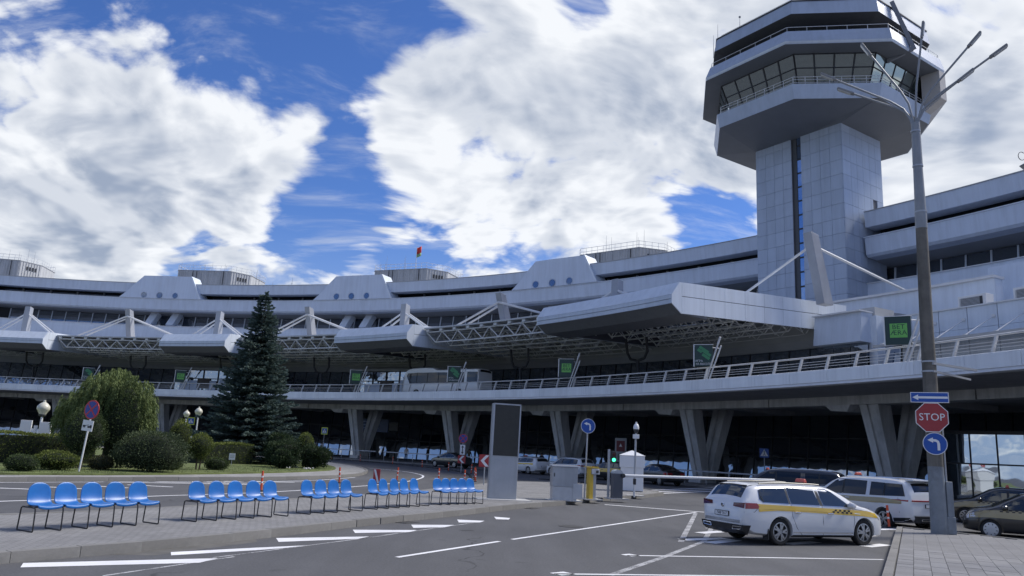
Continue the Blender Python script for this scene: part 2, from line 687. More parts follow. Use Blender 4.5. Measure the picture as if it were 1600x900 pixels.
# ---- the paved corner on the right
dv = Vector((0.463, 0.886))
nv = Vector((0.886, -0.463))
cor = Vector((12.74, 25.43))
edge_dir = Vector((0.648, -0.762))
A0 = cor - dv * 30
B0 = cor + edge_dir * 34
rs = struct('corner_footway', MB().prism([tuple(A0), tuple(cor), tuple(B0), (A0.x + 30, A0.y - 10)], -0.05, 0.105), m_kerb)
kerb_run([tuple(cor - dv * 24), tuple(cor)], rs)
kerb_run([tuple(cor), tuple(cor + edge_dir * 30)], rs)
slab = MB()
slab.box((0, 0, 0.125), (0.286, 0.436, 0.05), top=(0.985, 0.99))
SL = slab.mesh('paving_slab')
SL.materials.append(m_slab)
spots = []
ang = math.atan2(dv.y, dv.x) - PI / 2
for i in range(0, 60):
    for j in range(0, 70):
        a = 0.25 + i * 0.29 + 0.0
        s = 0.35 + j * 0.44 + (0.22 if i % 2 else 0)
        p = cor - dv * s + nv * a
        e = (p - cor)
        # keep inside the far edge
        nrm = Vector((edge_dir.y, -edge_dir.x))
        if e.dot(Vector((-0.762, -0.648))) < 0.33:
            continue
        if p.y < 3.0 or p.x > 24:
            continue
        az = math.atan2(p.x, p.y)
        spots.append((p.length if 0.1 < az < 0.72 and p.y > 10 else 100 + p.length, p))
spots.sort(key=lambda t: t[0])
for k, (d, p) in enumerate(spots[:290]):
    obj('paving_slab', SL, None, rs, loc=(p.x, p.y, random.uniform(-.003, .002)), rz=ang + random.uniform(-.004, .004))
rest = MB()
for d, p in spots[290:]:
    rest.box((p.x, p.y, 0.125), (0.286, 0.436, 0.05), rz=ang)
obj('paving_slabs_beyond', rest.mesh('paving', recalc=False), m_slab, rs, kind='stuff')

# ---- the planted island on the left
isl = smooth_line([(-46, -6), (-30, 9.5), (-22, 20.8), (-17.52, 27.6), (-14.95, 31.6), (-11.6, 36.6), (-9.6, 41.5), (-8.7, 46.5), (-9.0, 52.0), (-10.2, 58.0), (-12.6, 65.0), (-17.4, 73.5), (-24, 79.5), (-34, 85), (-48, 89.5), (-64, 92.5), (-84, 93)], 4)
isl_poly = isl + [(-110, 90), (-120, 20), (-80, -20)]
pi_ = struct('island_footway', MB().prism(isl_poly, -0.05, 0.13), m_walk)
kerb_run(isl[4:60], pi_)
gr = smooth_line([(-46, -3), (-30, 12.5), (-22.4, 23.6), (-18.49, 29.2), (-15.7, 33.3), (-12.9, 40.2), (-11.5, 46.0), (-11.0, 51.0), (-12.2, 57.0), (-14.9, 63.0), (-20, 70), (-30, 77), (-50, 83), (-84, 86)], 4)
lawn_poly = gr + [(-108, 84), (-116, 20), (-80, -16)]
lawn = MB()
lawn.prism(lawn_poly, -0.05, 0.20)
struct('lawn', lawn, m_grass)
# grass blades along the visible strip of lawn
tri_v, tri_f = [], []
for k in range(16000):
    q = gr[random.randint(6, 44)]
    t = random.random() ** 1.4 * 5.5
    dx, dy = -0.80, 0.35
    x = q[0] + dx * t + random.uniform(-1.1, 1.1)
    y = q[1] + dy * t + random.uniform(-1.1, 1.1)
    # stay inside the lawn
    j = min(range(6, 46), key=lambda n: (gr[n][0] - x) ** 2 + (gr[n][1] - y) ** 2)
    if x > gr[j][0] - 0.08:
        continue
    h = random.uniform(.03, .075)
    a = random.uniform(0, 2 * PI)
    w = 0.012
    o = len(tri_v)
    tri_v += [(x - w * math.cos(a), y - w * math.sin(a), .195), (x + w * math.cos(a), y + w * math.sin(a), .195), (x + random.uniform(-.03, .03), y + random.uniform(-.03, .03), .195 + h)]
    tri_f.append((o, o + 1, o + 2))
me = bpy.data.meshes.new('grass')
me.from_pydata(tri_v, [], tri_f)
go = obj('grass', me, M('grass blades', (0.13, 0.175, 0.055), rough=0.8, var=0.35, scale=2), None, kind='stuff')
go['label'] = 'short mown grass on the planted island'
go['category'] = 'grass'

# ---- footway below the elevated road, along the terminal
mb = MB()
mb.sweep([(107.6, -0.05), (132, -0.05), (132, 0.12), (107.6, 0.12)], -16, 84, 0.5)
struct('terminal_footway', mb, M('arcade paving', (0.20, 0.20, 0.20), rough=0.85, var=0.1, dirt=0.2), loc=(CX, CY, 0))
mb = MB()
mb.sweep([(107.4, -0.05), (107.6, -0.05), (107.6, 0.124), (107.42, 0.124)], -16, 84, 0.5)
struct('terminal_kerb', mb, m_kerb, loc=(CX, CY, 0))


# ---- painted markings: sheets 4 mm above the asphalt
def paint(polys, name='road_marking', mat=None, z=0.004):
    mb = MB()
    for p in polys:
        n = len(p)
        mb.add([(x, y, z) for x, y in p], [tuple(range(n))])
    return struct(name, mb, mat or m_paint)


def line(a, b, w=0.12):
    a, b = Vector(a), Vector(b)
    d = (b - a).normalized()
    s = Vector((-d.y, d.x)) * w / 2
    return [tuple(a + s), tuple(a - s), tuple(b - s), tuple(b + s)]


def pline(pts, w=0.12):
    return [line(a, b, w) for a, b in zip(pts[:-1], pts[1:])]


for pl in ([(-6.58, 11.23), (-6.76, 11.59), (-4.46, 12.93), (-4.56, 12.39)], [(-5.24, 12.98), (-5.39, 13.32), (-4.31, 14.35), (-3.59, 14.98), (-3.88, 14.44), (-4.21, 14.04)], [(-4.18, 15.29), (-4.39, 15.85), (-2.73, 16.90), (-2.87, 16.41)], [(-3.13, 17.41), (-3.30, 18.02), (-1.92, 18.63), (-2.04, 18.14)], [(-2.06, 19.09), (-2.20, 19.81), (-1.16, 20.28), (-1.35, 19.60)], [(-1.09, 21.03), (-1.18, 21.84), (-0.43, 21.87), (-0.54, 21.33)], [(-0.12, 22.54), (-0.19, 23.36), (0.28, 23.20), (0.24, 22.65)]):
    paint([pl], 'bay_wedge_marking')
gl = [[(-5.28, 10.91), (-4.30, 13.18)], [(-4.58, 12.93), (-2.47, 17.20)], [(-2.87, 16.41), (-0.70, 21.15)]]
paint([line(a, b, 0.06) for a, b in gl], 'faded_line', m_worn, 0.003)
paint([line(*[(-1.76, 14.04), (-0.00, 17.20)], 0.11)], 'lane_dash')
paint([line(*[(0.28, 17.69), (7.32, 29.82)], 0.11)], 'lane_line')
paint([line(*[(4.12, 31.69), (7.72, 30.08)], 0.22)], 'stop_line')
paint([line(*[(7.16, 29.27), (4.28, 18.93)], 0.14)], 'bay_line', m_worn)
paint([line(*[(2.53, 15.89), (8.31, 17.38)], 0.10)], 'bay_line')
paint([line(*[(2.51, 15.88), (2.71, 16.06)], 0.28)], 'bay_line_end')
paint([line(*[(0.91, 13.05), (7.13, 14.58)], 0.10)], 'bay_line')
paint([line(*[(0.93, 13.02), (1.17, 13.23)], 0.28)], 'bay_line_end')
paint(pline([(1.82, 13.20), (3.12, 15.65), (4.93, 19.34), (6.15, 23.25)], 0.13), 'curved_faded_line', m_worn, 0.003)
for a in ([(5.35, 21.45), (6.18, 22.27)], [(4.43, 19.46), (5.75, 20.33)], [(4.97, 19.03), (5.91, 20.04)], [(7.08, 19.72), (8.13, 20.58)], [(9.15, 20.05), (10.05, 20.83)], [(12.22, 25.81), (13.14, 26.48)], [(6.05, 23.02), (6.37, 23.36)]):
    paint([line(*a, 0.34)], 'crossing_stripe')
# far carriageway
paint(pline(smooth_line([(-13.67, 18.21), (-12.84, 20.54), (-11.82, 22.29), (-10.63, 24.87), (-8.52, 29.15), (-6.51, 36.01), (-5.37, 41.71), (-5.03, 46.82), (-5.14, 51.22), (-5.75, 55.00), (-7.56, 60.05), (-11.00, 64.45)], 5), 0.14), 'edge_line')
for a in ([(-15.94, 24.75), (-14.50, 25.00)], [(-15.32, 26.31), (-13.53, 26.19)], [(-14.57, 27.87), (-12.97, 27.67)], [(-13.78, 29.30), (-12.11, 29.32)], [(-15.17, 30.22), (-10.30, 33.31)], [(-14.12, 31.67), (-9.98, 34.00)], [(-12.99, 33.31), (-9.91, 34.73)], [(-12.15, 34.73), (-9.56, 36.55)], [(-11.16, 36.01), (-9.22, 37.56)]):
    paint([line(*a, 0.2)], 'hatch_stripe')
paint(pline(smooth_line([(-17.25, 27.06), (-14.56, 30.99), (-11.07, 35.75), (-9.23, 40.16), (-8.40, 45.20)], 4), 0.12), 'edge_line')
for a in ([(7.57, 42.44), (14.76, 52.84)], [(8.29, 45.08), (16.12, 56.87)], [(9.16, 48.12), (15.90, 58.59)], [(4.14, 42.44), (5.26, 43.20)], [(5.42, 43.70), (6.33, 44.58)]):
    paint([line(*a, 0.35)], 'crossing_stripe')
for a in ([(-17.00, 68.57), (-16.05, 68.08)], [(-15.28, 67.14), (-14.36, 66.67)], [(-13.28, 66.67), (-12.34, 66.31)], [(1.11, 45.20), (2.87, 47.18)]):
    paint([line(*a, 0.15)], 'lane_dash')
# skid marks and a patched trench
paint([line(*[(-0.93, 19.04), (-0.63, 19.19)], 0.25)], 'asphalt_patch', M('fresh asphalt', (0.05, 0.05, 0.053), rough=0.95, var=.2), 0.002)
paint([[(-6.40, 12.70), (-4.71, 15.60), (-4.54, 15.14), (-5.48, 12.89)]], 'asphalt_patch', M('dusty gutter', (0.12, 0.117, 0.11), rough=0.95, var=.3, scale=2), 0.002)

# drain gratings and a manhole in the carriageway
mb = MB()
mb.lathe([(.34, 0.0), (.34, .006)], 28)
mh = tag(obj('manhole_cover', mb, M('cast iron', (.05, .048, .045), rough=.6, var=.2, bump=.6, bscale=30), loc=(1.9, 21.5, .001)), 'round iron manhole cover in the near carriageway', 'manhole')
for k, (x, y) in enumerate(((-2.35, 20.35), (1.05, 27.55))):
    t = thing('drain_grating', 'iron drain grating by the footway kerb, ' + ('nearer one' if k == 0 else 'farther one'), 'drain', (x, y, 0), rad(62))
    mb = MB()
    mb.box((0, 0, .003), (.6, .36, .008))
    obj('frame', mb, M('cast iron', (.05, .048, .045)), t)
    for i in range(7):
        mb = MB()
        mb.box((-.24 + i * .08, 0, .009), (.04, .30, .008))
        obj('bar', mb, M('worn iron', (.11, .105, .10), rough=.5), t)

# ================================================================== TERMINAL BUILDING
m_clad = M('grey metal cladding', (0.56, 0.625, 0.73), rough=0.42, var=0.06, scale=0.25, streak=0.13, spec=0.4, rnd=0.03)
m_clad2 = M('pale metal cladding', (0.66, 0.72, 0.80), rough=0.42, var=0.06, scale=0.3, streak=0.12, spec=0.4, rnd=0.03)
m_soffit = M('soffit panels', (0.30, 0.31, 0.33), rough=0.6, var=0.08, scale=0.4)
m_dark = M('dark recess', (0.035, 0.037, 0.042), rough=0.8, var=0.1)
m_joint = M('joint shadow gap', (0.10, 0.105, 0.12), rough=0.8)
m_white = M('white painted steel', (0.66, 0.67, 0.68), rough=0.45, var=0.06, scale=1.5, dirt=0.12)
m_steel = M('grey painted steel', (0.36, 0.37, 0.38), rough=0.5, var=0.08, scale=1.5)
m_black = M('black steel', (0.03, 0.032, 0.036), rough=0.5, var=0.1)
m_ribbed = M('ribbed grey metal', (0.50, 0.51, 0.515), rough=0.6, var=0.08, scale=0.8, streak=0.3)
g_low = glass_mat('arcade glazing', (0.006, 0.008, 0.011), 0.34, wav=0.012, wscale=0.9)
g_up = glass_mat('departures glazing', (0.022, 0.03, 0.042), 0.36, wav=0.02, wscale=1.2)
g_win = glass_mat('office glazing', (0.05, 0.06, 0.075), 0.22)
g_port = glass_mat('porthole glazing', (0.02, 0.04, 0.11), 0.15, tint=(.6, .75, 1))

T0, T1 = -16.0, 84.0
tb = thing('terminal_building', 'long curved grey airport terminal with banded roof parapets and dark ribbon windows', 'building', tuple(pol(137, 33)))
L = loc_of(tb)


def ring(name, prof, mat, t0=T0, t1=T1, parent=tb, step=0.6, loc=None, **kw):
    mb = MB()
    mb.sweep(prof, t0, t1, step)
    return obj(name, mb, mat, parent, loc=L if loc is None else loc, smooth=30, **kw)


TW0, TW1 = 51.2, 55.9          # the tower stands in this sector of the ring
for a, b in ((T0, TW0), (TW1, T1)):
    ring('roof_parapet', [(136.7, 26.95), (138.6, 26.95), (138.6, 28.6), (136.55, 28.6)], m_clad, a, b)
    ring('parapet_coping', [(136.45, 28.6), (138.7, 28.6), (138.7, 28.68), (136.45, 28.68)], m_steel, a, b)
    ring('balcony_parapet', [(136.6, 23.95), (136.9, 23.7), (138.6, 23.7), (138.6, 25.75), (136.45, 25.75)], m_clad, a, b)
    ring('balcony_coping', [(136.3, 25.75), (138.7, 25.75), (138.7, 25.82), (136.3, 25.82)], m_clad2, a, b)
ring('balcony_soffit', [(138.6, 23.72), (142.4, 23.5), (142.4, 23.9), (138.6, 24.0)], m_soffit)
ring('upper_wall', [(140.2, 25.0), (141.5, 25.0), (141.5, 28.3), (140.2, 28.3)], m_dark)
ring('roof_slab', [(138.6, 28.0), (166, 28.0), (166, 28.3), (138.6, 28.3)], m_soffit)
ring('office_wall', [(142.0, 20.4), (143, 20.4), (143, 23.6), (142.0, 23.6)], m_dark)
ring('lower_wall', [(137.0, 13.6), (142.3, 13.6), (142.3, 20.6), (142.2, 20.88), (137.0, 20.88)], m_clad2)
ring('lower_wall_coping', [(136.85, 20.88), (137.5, 20.88), (137.5, 20.96), (136.85, 20.96)], m_white)
ring('rear_wall', [(165, 0), (166, 0), (166, 28.0), (165, 28.0)], m_clad)
ring('departures_floor', [(118, 6.7), (165, 6.7), (165, 7.28), (118, 7.28)], m_soffit)
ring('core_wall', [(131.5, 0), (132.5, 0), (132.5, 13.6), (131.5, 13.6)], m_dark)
ring('hall_roof', [(121.5, 14.3), (137.2, 14.9), (137.2, 15.2), (121.5, 14.6)], m_soffit, T0, 60.5)


# ribbon windows high up: one pane and one post at a time
def arc_pane(R0, R1, z0, z1, dth, d=0.06):
    mb = MB()
    mb.sweep([(R0, z0), (R0 + d, z0), (R1 + d, z1), (R1, z1)], -dth / 2, dth / 2, dth)
    return mb.mesh('pane')


def place_ring(name, me, mat, parent, ths, loc, z=0.0, jit=0.0):
    if not me.materials:
        me.materials.append(mat)
    out = []
    for t in ths:
        o = obj(name, me, None, parent, loc=(loc[0], loc[1], loc[2] + z), rz=-rad(t))
        if jit:
            o.rotation_euler.z += random.uniform(-jit, jit)
        out.append(o)
    return out


me = arc_pane(139.95, 139.95, 25.7, 26.75, 1.86)
place_ring('ribbon_pane', me, g_win, tb, [1 + 2 * i for i in range(-4, 25)] + [57 + 2 * i for i in range(8)], L)
mb = MB()
mb.box((0, 139.85, 26.2), (0.25, 0.3, 1.6))
place_ring('ribbon_post', mb.mesh('post'), m_steel, tb, [2 * i for i in range(-4, 26)] + [56 + 2 * i for i in range(8)], L)
me = arc_pane(141.5, 141.8, 20.9, 23.45, 0.96)
place_ring('office_pane', me, g_win, tb, [0.5 + i for i in range(-7, 74)], L, jit=0.0006)
mb = MB()
mb.bar((0, 141.42, 20.9), (0, 141.72, 23.45), 0.16, 0.12)
place_ring('office_mullion', mb.mesh('mullion'), m_clad2, tb, [i for i in range(-7, 75)], L)

# trapezoid bays with three portholes
for k, (ta, tbb) in enumerate(((2.0, 8.4), (17.8, 24.2), (33.9, 40.1), (-14.0, -7.5))):
    mb = MB()
    R = 136.15

    def PT(t, z, r=R):
        return (r * math.sin(rad(t)), r * math.cos(rad(t)), z)
    mid = (ta + tbb) / 2
    a1, b1 = ta + 1.75, tbb - 0.95
    front = [PT(ta, 25.84), PT(ta + 0.55, 26.97), PT(ta + 1.05, 28.3), PT(a1, 29.95), PT(mid, 30.0), PT(b1, 29.95), PT(b1 + 0.5, 28.0), PT(tbb, 25.84), PT(mid, 25.84)]
    back = [(x * 138.6 / R, y * 138.6 / R, z) for x, y, z in front]
    n = len(front)
    mb.add(front + back, [tuple(range(n)), tuple(range(n, 2 * n))[::-1]] + [((i + 1) % n, i, n + i, n + (i + 1) % n) for i in range(n)])
    bay = obj('porthole_bay', mb, m_clad, tb, loc=L)
    # brow return: pale side cheek
    mb = MB()
    mb.add([PT(b1, 30.02, R - .02), PT(b1 + .12, 30.02, R - .02), PT(tbb + .12, 25.84, R - .02), PT(tbb, 25.84, R - .02), PT(b1, 30.02, 139), PT(b1 + .12, 30.02, 139), PT(tbb + .12, 25.84, 139), PT(tbb, 25.84, 139)],
           [(0, 1, 2, 3), (4, 7, 6, 5), (0, 4, 5, 1), (1, 5, 6, 2), (2, 6, 7, 3), (3, 7, 4, 0)])
    obj('side_cheek', mb, m_clad2, bay)
    for q in (-1.22, 0.02, 1.28):
        t = mid + q - 0.05
        ph = MB()
        ph.lathe([(0.50, -0.02), (0.50, 0.06), (0.58, 0.06), (0.58, -0.02)], 20, axis='Y', caps=False)
        o = obj('porthole', ph, m_steel, bay, loc=PT(t, 26.38, R - 0.05), rz=-rad(t))
        gl_ = MB()
        gl_.lathe([(0.505, 0.0), (0.505, 0.04)], 20, axis='Y')
        obj('porthole_glass', gl_, g_port, bay, loc=PT(t, 26.38, R - 0.06), rz=-rad(t))
    # two raking concrete brackets beneath each bay
    for q in (4.05, 5.75):
        mb = MB()
        mb.bar((0, 138.0, 20.9), (0, 140.4, 23.75), 1.35, 1.2)
        obj('raking_bracket', mb, m_clad2, tb, loc=L, rz=-rad(ta + q - 1.85))

# plant rooms on the roof
for k, t in enumerate((5.9, 21.9, 38.0, -10.2)):
    pr = MB()
    w, h, c = 14.2, 5.6, 1.7
    pts = [(-w / 2, -2.5), (-w / 2 + 0.6, -3.2), (w / 2 - 2.7, -3.2), (w / 2, 0.3), (w / 2, 7), (-w / 2, 7)]
    pr.prism(pts, 28.3, 34.2)
    o = obj('plant_room', pr, m_ribbed, tb, loc=(L[0] + 153 * math.sin(rad(t)), L[1] + 153 * math.cos(rad(t)), L[2]), rz=-rad(t))
    rb = MB()
    for i in range(24):
        rb.box((-w / 2 + 0.7 + i * 0.46, -3.23, 31.2), (0.07, 0.08, 5.9))
    for i in range(8):
        f = i / 8
        rb.box((w / 2 - 2.7 + 2.7 * f + .15, -3.2 + 3.5 * f + .1, 31.2), (0.07, 0.07, 5.9))
    obj('metal_ribs', rb, m_ribbed, o, kind='stuff')
    cp = MB()
    cp.prism([(x * 1.012, y * 1.02) for x, y in pts], 34.2, 34.32)
    obj('coping', cp, m_steel, o)
    rl = MB()
    for zz in (34.75, 35.35):
        rl.tube([(x, y, zz) for x, y in pts + pts[:1]], 0.035, 5)
    for (x0, y0), (x1, y1) in zip(pts, pts[1:] + pts[:1]):
        d = math.hypot(x1 - x0, y1 - y0)
        for i in range(max(1, int(d / 1.0))):
            f = i / max(1, int(d / 1.0))
            rl.tube([(x0 + (x1 - x0) * f, y0 + (y1 - y0) * f, 34.3), (x0 + (x1 - x0) * f, y0 + (y1 - y0) * f, 35.38)], 0.028, 4)
    obj('roof_railing', rl, m_white, o)
    for i in range(5):
        an = MB()
        x = random.uniform(-w / 2 + .4, w / 2 - 1)
        y = random.uniform(-2.8, -1)
        hh = random.uniform(1.6, 3.0)
        an.tube([(x, y, 34.3), (x, y, 34.3 + hh)], [0.035, 0.015], 5)
        obj('antenna', an, m_steel, o)
    for x in (-w / 2 + 3.6, -w / 2 + 4.4, w / 2 - 4.2):
        dr = MB()
        dr.tube([(x, -3.32, 34.2), (x, -3.32, 28.4)], 0.06, 5)
        obj('drain_pipe', dr, m_black, o)
    lv = MB()
    for i in range(4):
        f = 0.35 + i * 0.13
        lv.box((w / 2 - 2.7 + 2.7 * f, -3.2 + 3.5 * f, 33.0), (0.28, 0.2, 0.7), rz=rad(52))
    obj('louvre_slots', lv, m_black, o)
# whip antennas standing on the parapet
for t, h in ((12.0, 3.9), (12.25, 3.2), (15.0, 2.4), (44.0, 2.8), (13.4, 1.6)):
    mb = MB()
    p = Vector((139.5 * math.sin(rad(t)), 139.5 * math.cos(rad(t)), 28.3))
    mb.tube([p, p + Vector((0.12, 0, h))], [0.05, 0.02], 5)
    mb.box(p + Vector((0.05, 0, h * .55)), (0.35, 0.04, 0.04))
    obj('whip_antenna', mb, m_steel, tb, loc=L)
# ---- arcade glazing at ground level: leaning panes between posts
RL = 125.5
rows = [(0.12, 2.55), (2.62, 4.4), (4.46, 6.5)]


def rr(z):
    return RL + z * 0.115


lo = (L[0], L[1], L[2])
for (z0, z1) in rows:
    me = arc_pane(rr(z0), rr(z1), z0, z1, 0.86, 0.05)
    me.materials.append(g_low)
    for i in range(-12, 88):
        t = i * 0.9 + 0.45
        o = obj('arcade_pane', me, None, tb, loc=lo, rz=-rad(t))
        o.rotation_euler = (random.uniform(-.00006, .00006), random.uniform(-.00004, .00004), -rad(t))
mb = MB()
mb.bar((0, rr(0) - .04, 0.1), (0, rr(6.6) - .04, 6.6), 0.07, 0.10)
me = mb.mesh('mullion')
place_ring('arcade_mullion', me, m_black, tb, [i * 0.9 for i in range(-12, 89)], lo)
for z in (0.12, 2.585, 4.43):
    ring('arcade_transom', [(rr(z) - .06, z - .045), (rr(z) + .06, z - .045), (rr(z) + .06, z + .045), (rr(z) - .06, z + .045)], m_black, -11, 79)
# ---- departures glazing on the upper level
RU = 119.4


def ru(z):
    return RU + (z - 7.3) * 0.13


for (z0, z1) in ((7.3, 9.3), (9.36, 11.7)):
    me = arc_pane(ru(z0), ru(z1), z0, z1, 0.96, 0.05)
    me.materials.append(g_up)
    for i in range(-10, 62):
        if 57.2 < i + .5 < 57.3:
            continue
        t = i + 0.5
        o = obj('departures_pane', me, None, tb, loc=lo, rz=-rad(t))
        o.rotation_euler = (random.uniform(-.00008, .00008), random.uniform(-.00005, .00005), -rad(t))
mb = MB()
mb.bar((0, ru(7.3) - .03, 7.3), (0, ru(11.7) - .03, 11.7), 0.07, 0.10)
place_ring('departures_mullion', mb.mesh('mullion'), m_black, tb, [i for i in range(-10, 63)], lo)
ring('departures_lintel', [(119.7, 11.7), (121.6, 11.7), (121.6, 14.35), (119.2, 14.35), (119.2, 12.3)], M('grey lintel', (0.38, 0.39, 0.40), rough=.6, var=.1, scale=.5), -16, 61.2)
ring('glazing_transom', [(ru(9.33) - .05, 9.29), (ru(9.33) + .05, 9.29), (ru(9.33) + .05, 9.37), (ru(9.33) - .05, 9.37)], m_black, -10, 62)

# ---- entrances on the upper level: glazed lobbies with posters and painted reflections
for t, w in ((15.2, 10.0), (30.6, 9.0)):
    base = pol(117.6, t, 7.3)
    e = thing('entrance_lobby', 'glazed entrance lobby with pale posters and painted reflections %s' % ('left of the spruce on the upper level' if t < 20 else 'left of the white coach on the upper level'), 'entrance', tuple(base), -rad(t))
    fr = MB()
    for x in (-w / 2, -w / 4, 0, w / 4, w / 2):
        fr.box((x, 0, 2.1), (0.14, 0.16, 4.2))
    for z in (1.0, 2.9, 4.15):
        fr.box((0, 0, z), (w, 0.12, 0.1))
    obj('frame', fr, m_black, e)
    for i in range(4):
        for z0, z1 in ((0.05, 0.95), (1.05, 2.85), (2.95, 4.1)):
            pn = MB()
            pn.box((-w / 2 + (i + .5) * w / 4, 0.04, (z0 + z1) / 2), (w / 4 - .16, 0.03, z1 - z0))
            obj('glass_pane', pn, g_up, e)
    rf = MB()
    rf.box((0, 1.2, 4.35), (w + .4, 2.8, 0.3))
    obj('lobby_roof', rf, m_steel, e)
    m_post = M('poster and painted reflection', (0.50, 0.60, 0.80), rough=.25, var=.15, scale=.8)  # pale panels: posters, and sky reflections painted in light blue
    for x, ww, hh in ((-w * .30, 1.7, 2.4), (-w * .13, 1.5, 2.5), (w * .17, 1.2, 2.5), (w * .38, 1.9, 2.9)):
        ps = MB()
        ps.box((x, -0.12, hh / 2 + .1), (ww, 0.04, hh))
        obj('poster', ps, m_post, e)
    bd = MB()
    bd.box((w * .02, -0.14, 2.2), (2.1, 0.06, 1.5))
    obj('menu_board', bd, M('brown board', (0.10, 0.09, 0.085), rough=.6), e)

# ================================================================== ELEVATED ROADWAY
er = thing('elevated_roadway', 'curved elevated roadway with pale fascia panels carried on V-shaped concrete columns', 'overpass', tuple(pol(110, 45)))
LE = loc_of(er)
m_beam = M('weathered concrete beam', (0.58, 0.58, 0.565), rough=0.85, var=0.14, scale=0.7, bump=0.25, bscale=14, streak=0.35, dirt=0.25)
m_col = M('column concrete', (0.58, 0.585, 0.58), rough=0.85, var=0.12, scale=0.9, bump=0.2, bscale=14, streak=0.3, dirt=0.2)
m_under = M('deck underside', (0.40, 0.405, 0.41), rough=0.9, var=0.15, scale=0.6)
m_fascia = M('fascia panel', (0.80, 0.84, 0.88), rough=0.45, var=0.06, scale=0.5, rnd=0.06, streak=0.13)
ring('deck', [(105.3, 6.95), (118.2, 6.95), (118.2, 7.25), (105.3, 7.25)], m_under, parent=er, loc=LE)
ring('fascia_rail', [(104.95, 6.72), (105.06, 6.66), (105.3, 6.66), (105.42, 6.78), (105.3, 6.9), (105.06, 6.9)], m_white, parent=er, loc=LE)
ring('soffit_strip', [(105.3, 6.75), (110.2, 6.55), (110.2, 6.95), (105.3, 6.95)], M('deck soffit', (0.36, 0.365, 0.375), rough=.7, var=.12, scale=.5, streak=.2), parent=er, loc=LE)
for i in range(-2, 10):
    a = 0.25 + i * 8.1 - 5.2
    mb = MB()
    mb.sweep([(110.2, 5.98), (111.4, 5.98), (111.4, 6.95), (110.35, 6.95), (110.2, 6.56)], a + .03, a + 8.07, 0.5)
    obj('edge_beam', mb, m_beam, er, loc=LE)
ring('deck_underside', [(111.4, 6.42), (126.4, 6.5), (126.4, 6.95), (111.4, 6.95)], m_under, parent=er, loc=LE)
mb = MB()
mb.box((0, 115.6, 6.25), (0.7, 9.0, 0.4))
place_ring('cross_beam', mb.mesh('cross_beam'), m_under, er, [0.25 + i * 8.1 + 4.05 * h for i in range(-1, 10) for h in (0, 1)], LE)
# fascia panels
dth = 1.62
mb = MB()
mb.sweep([(105.0, 6.9), (105.12, 6.9), (105.12, 7.66), (105.0, 7.62)], -dth / 2 + .006, dth / 2 - .006, dth / 3)
place_ring('fascia_panel', mb.mesh('fascia_panel'), m_fascia, er, [i * dth - 12 for i in range(0, 57)], LE)
ring('fascia_backing', [(105.14, 6.92), (105.45, 6.92), (105.45, 7.6), (105.14, 7.6)], m_joint, parent=er, loc=LE)
# railing
ring('top_rail', [(105.23, 8.455), (105.35, 8.455), (105.37, 8.52), (105.29, 8.55), (105.21, 8.52)], m_white, -14, 80, parent=er, loc=LE)
for z in (7.86, 8.02, 8.18):
    ring('rail_wire', [(105.27, z), (105.31, z), (105.31, z + .022), (105.27, z + .022)], m_white, -14, 80, parent=er, loc=LE)
mb = MB()
mb.add([(-.29, 105.2, 7.6), (-.20, 105.2, 7.6), (.12, 105.2, 8.46), (0.03, 105.2, 8.46), (-.29, 105.38, 7.6), (-.20, 105.38, 7.6), (.12, 105.36, 8.46), (0.03, 105.36, 8.46)],
       [(0, 1, 2, 3), (7, 6, 5, 4), (0, 4, 5, 1), (1, 5, 6, 2), (2, 6, 7, 3), (3, 7, 4, 0)])
place_ring('rail_post', mb.mesh('rail_post'), m_white, er, [i * 1.15 - 11 for i in range(0, 78)], LE)
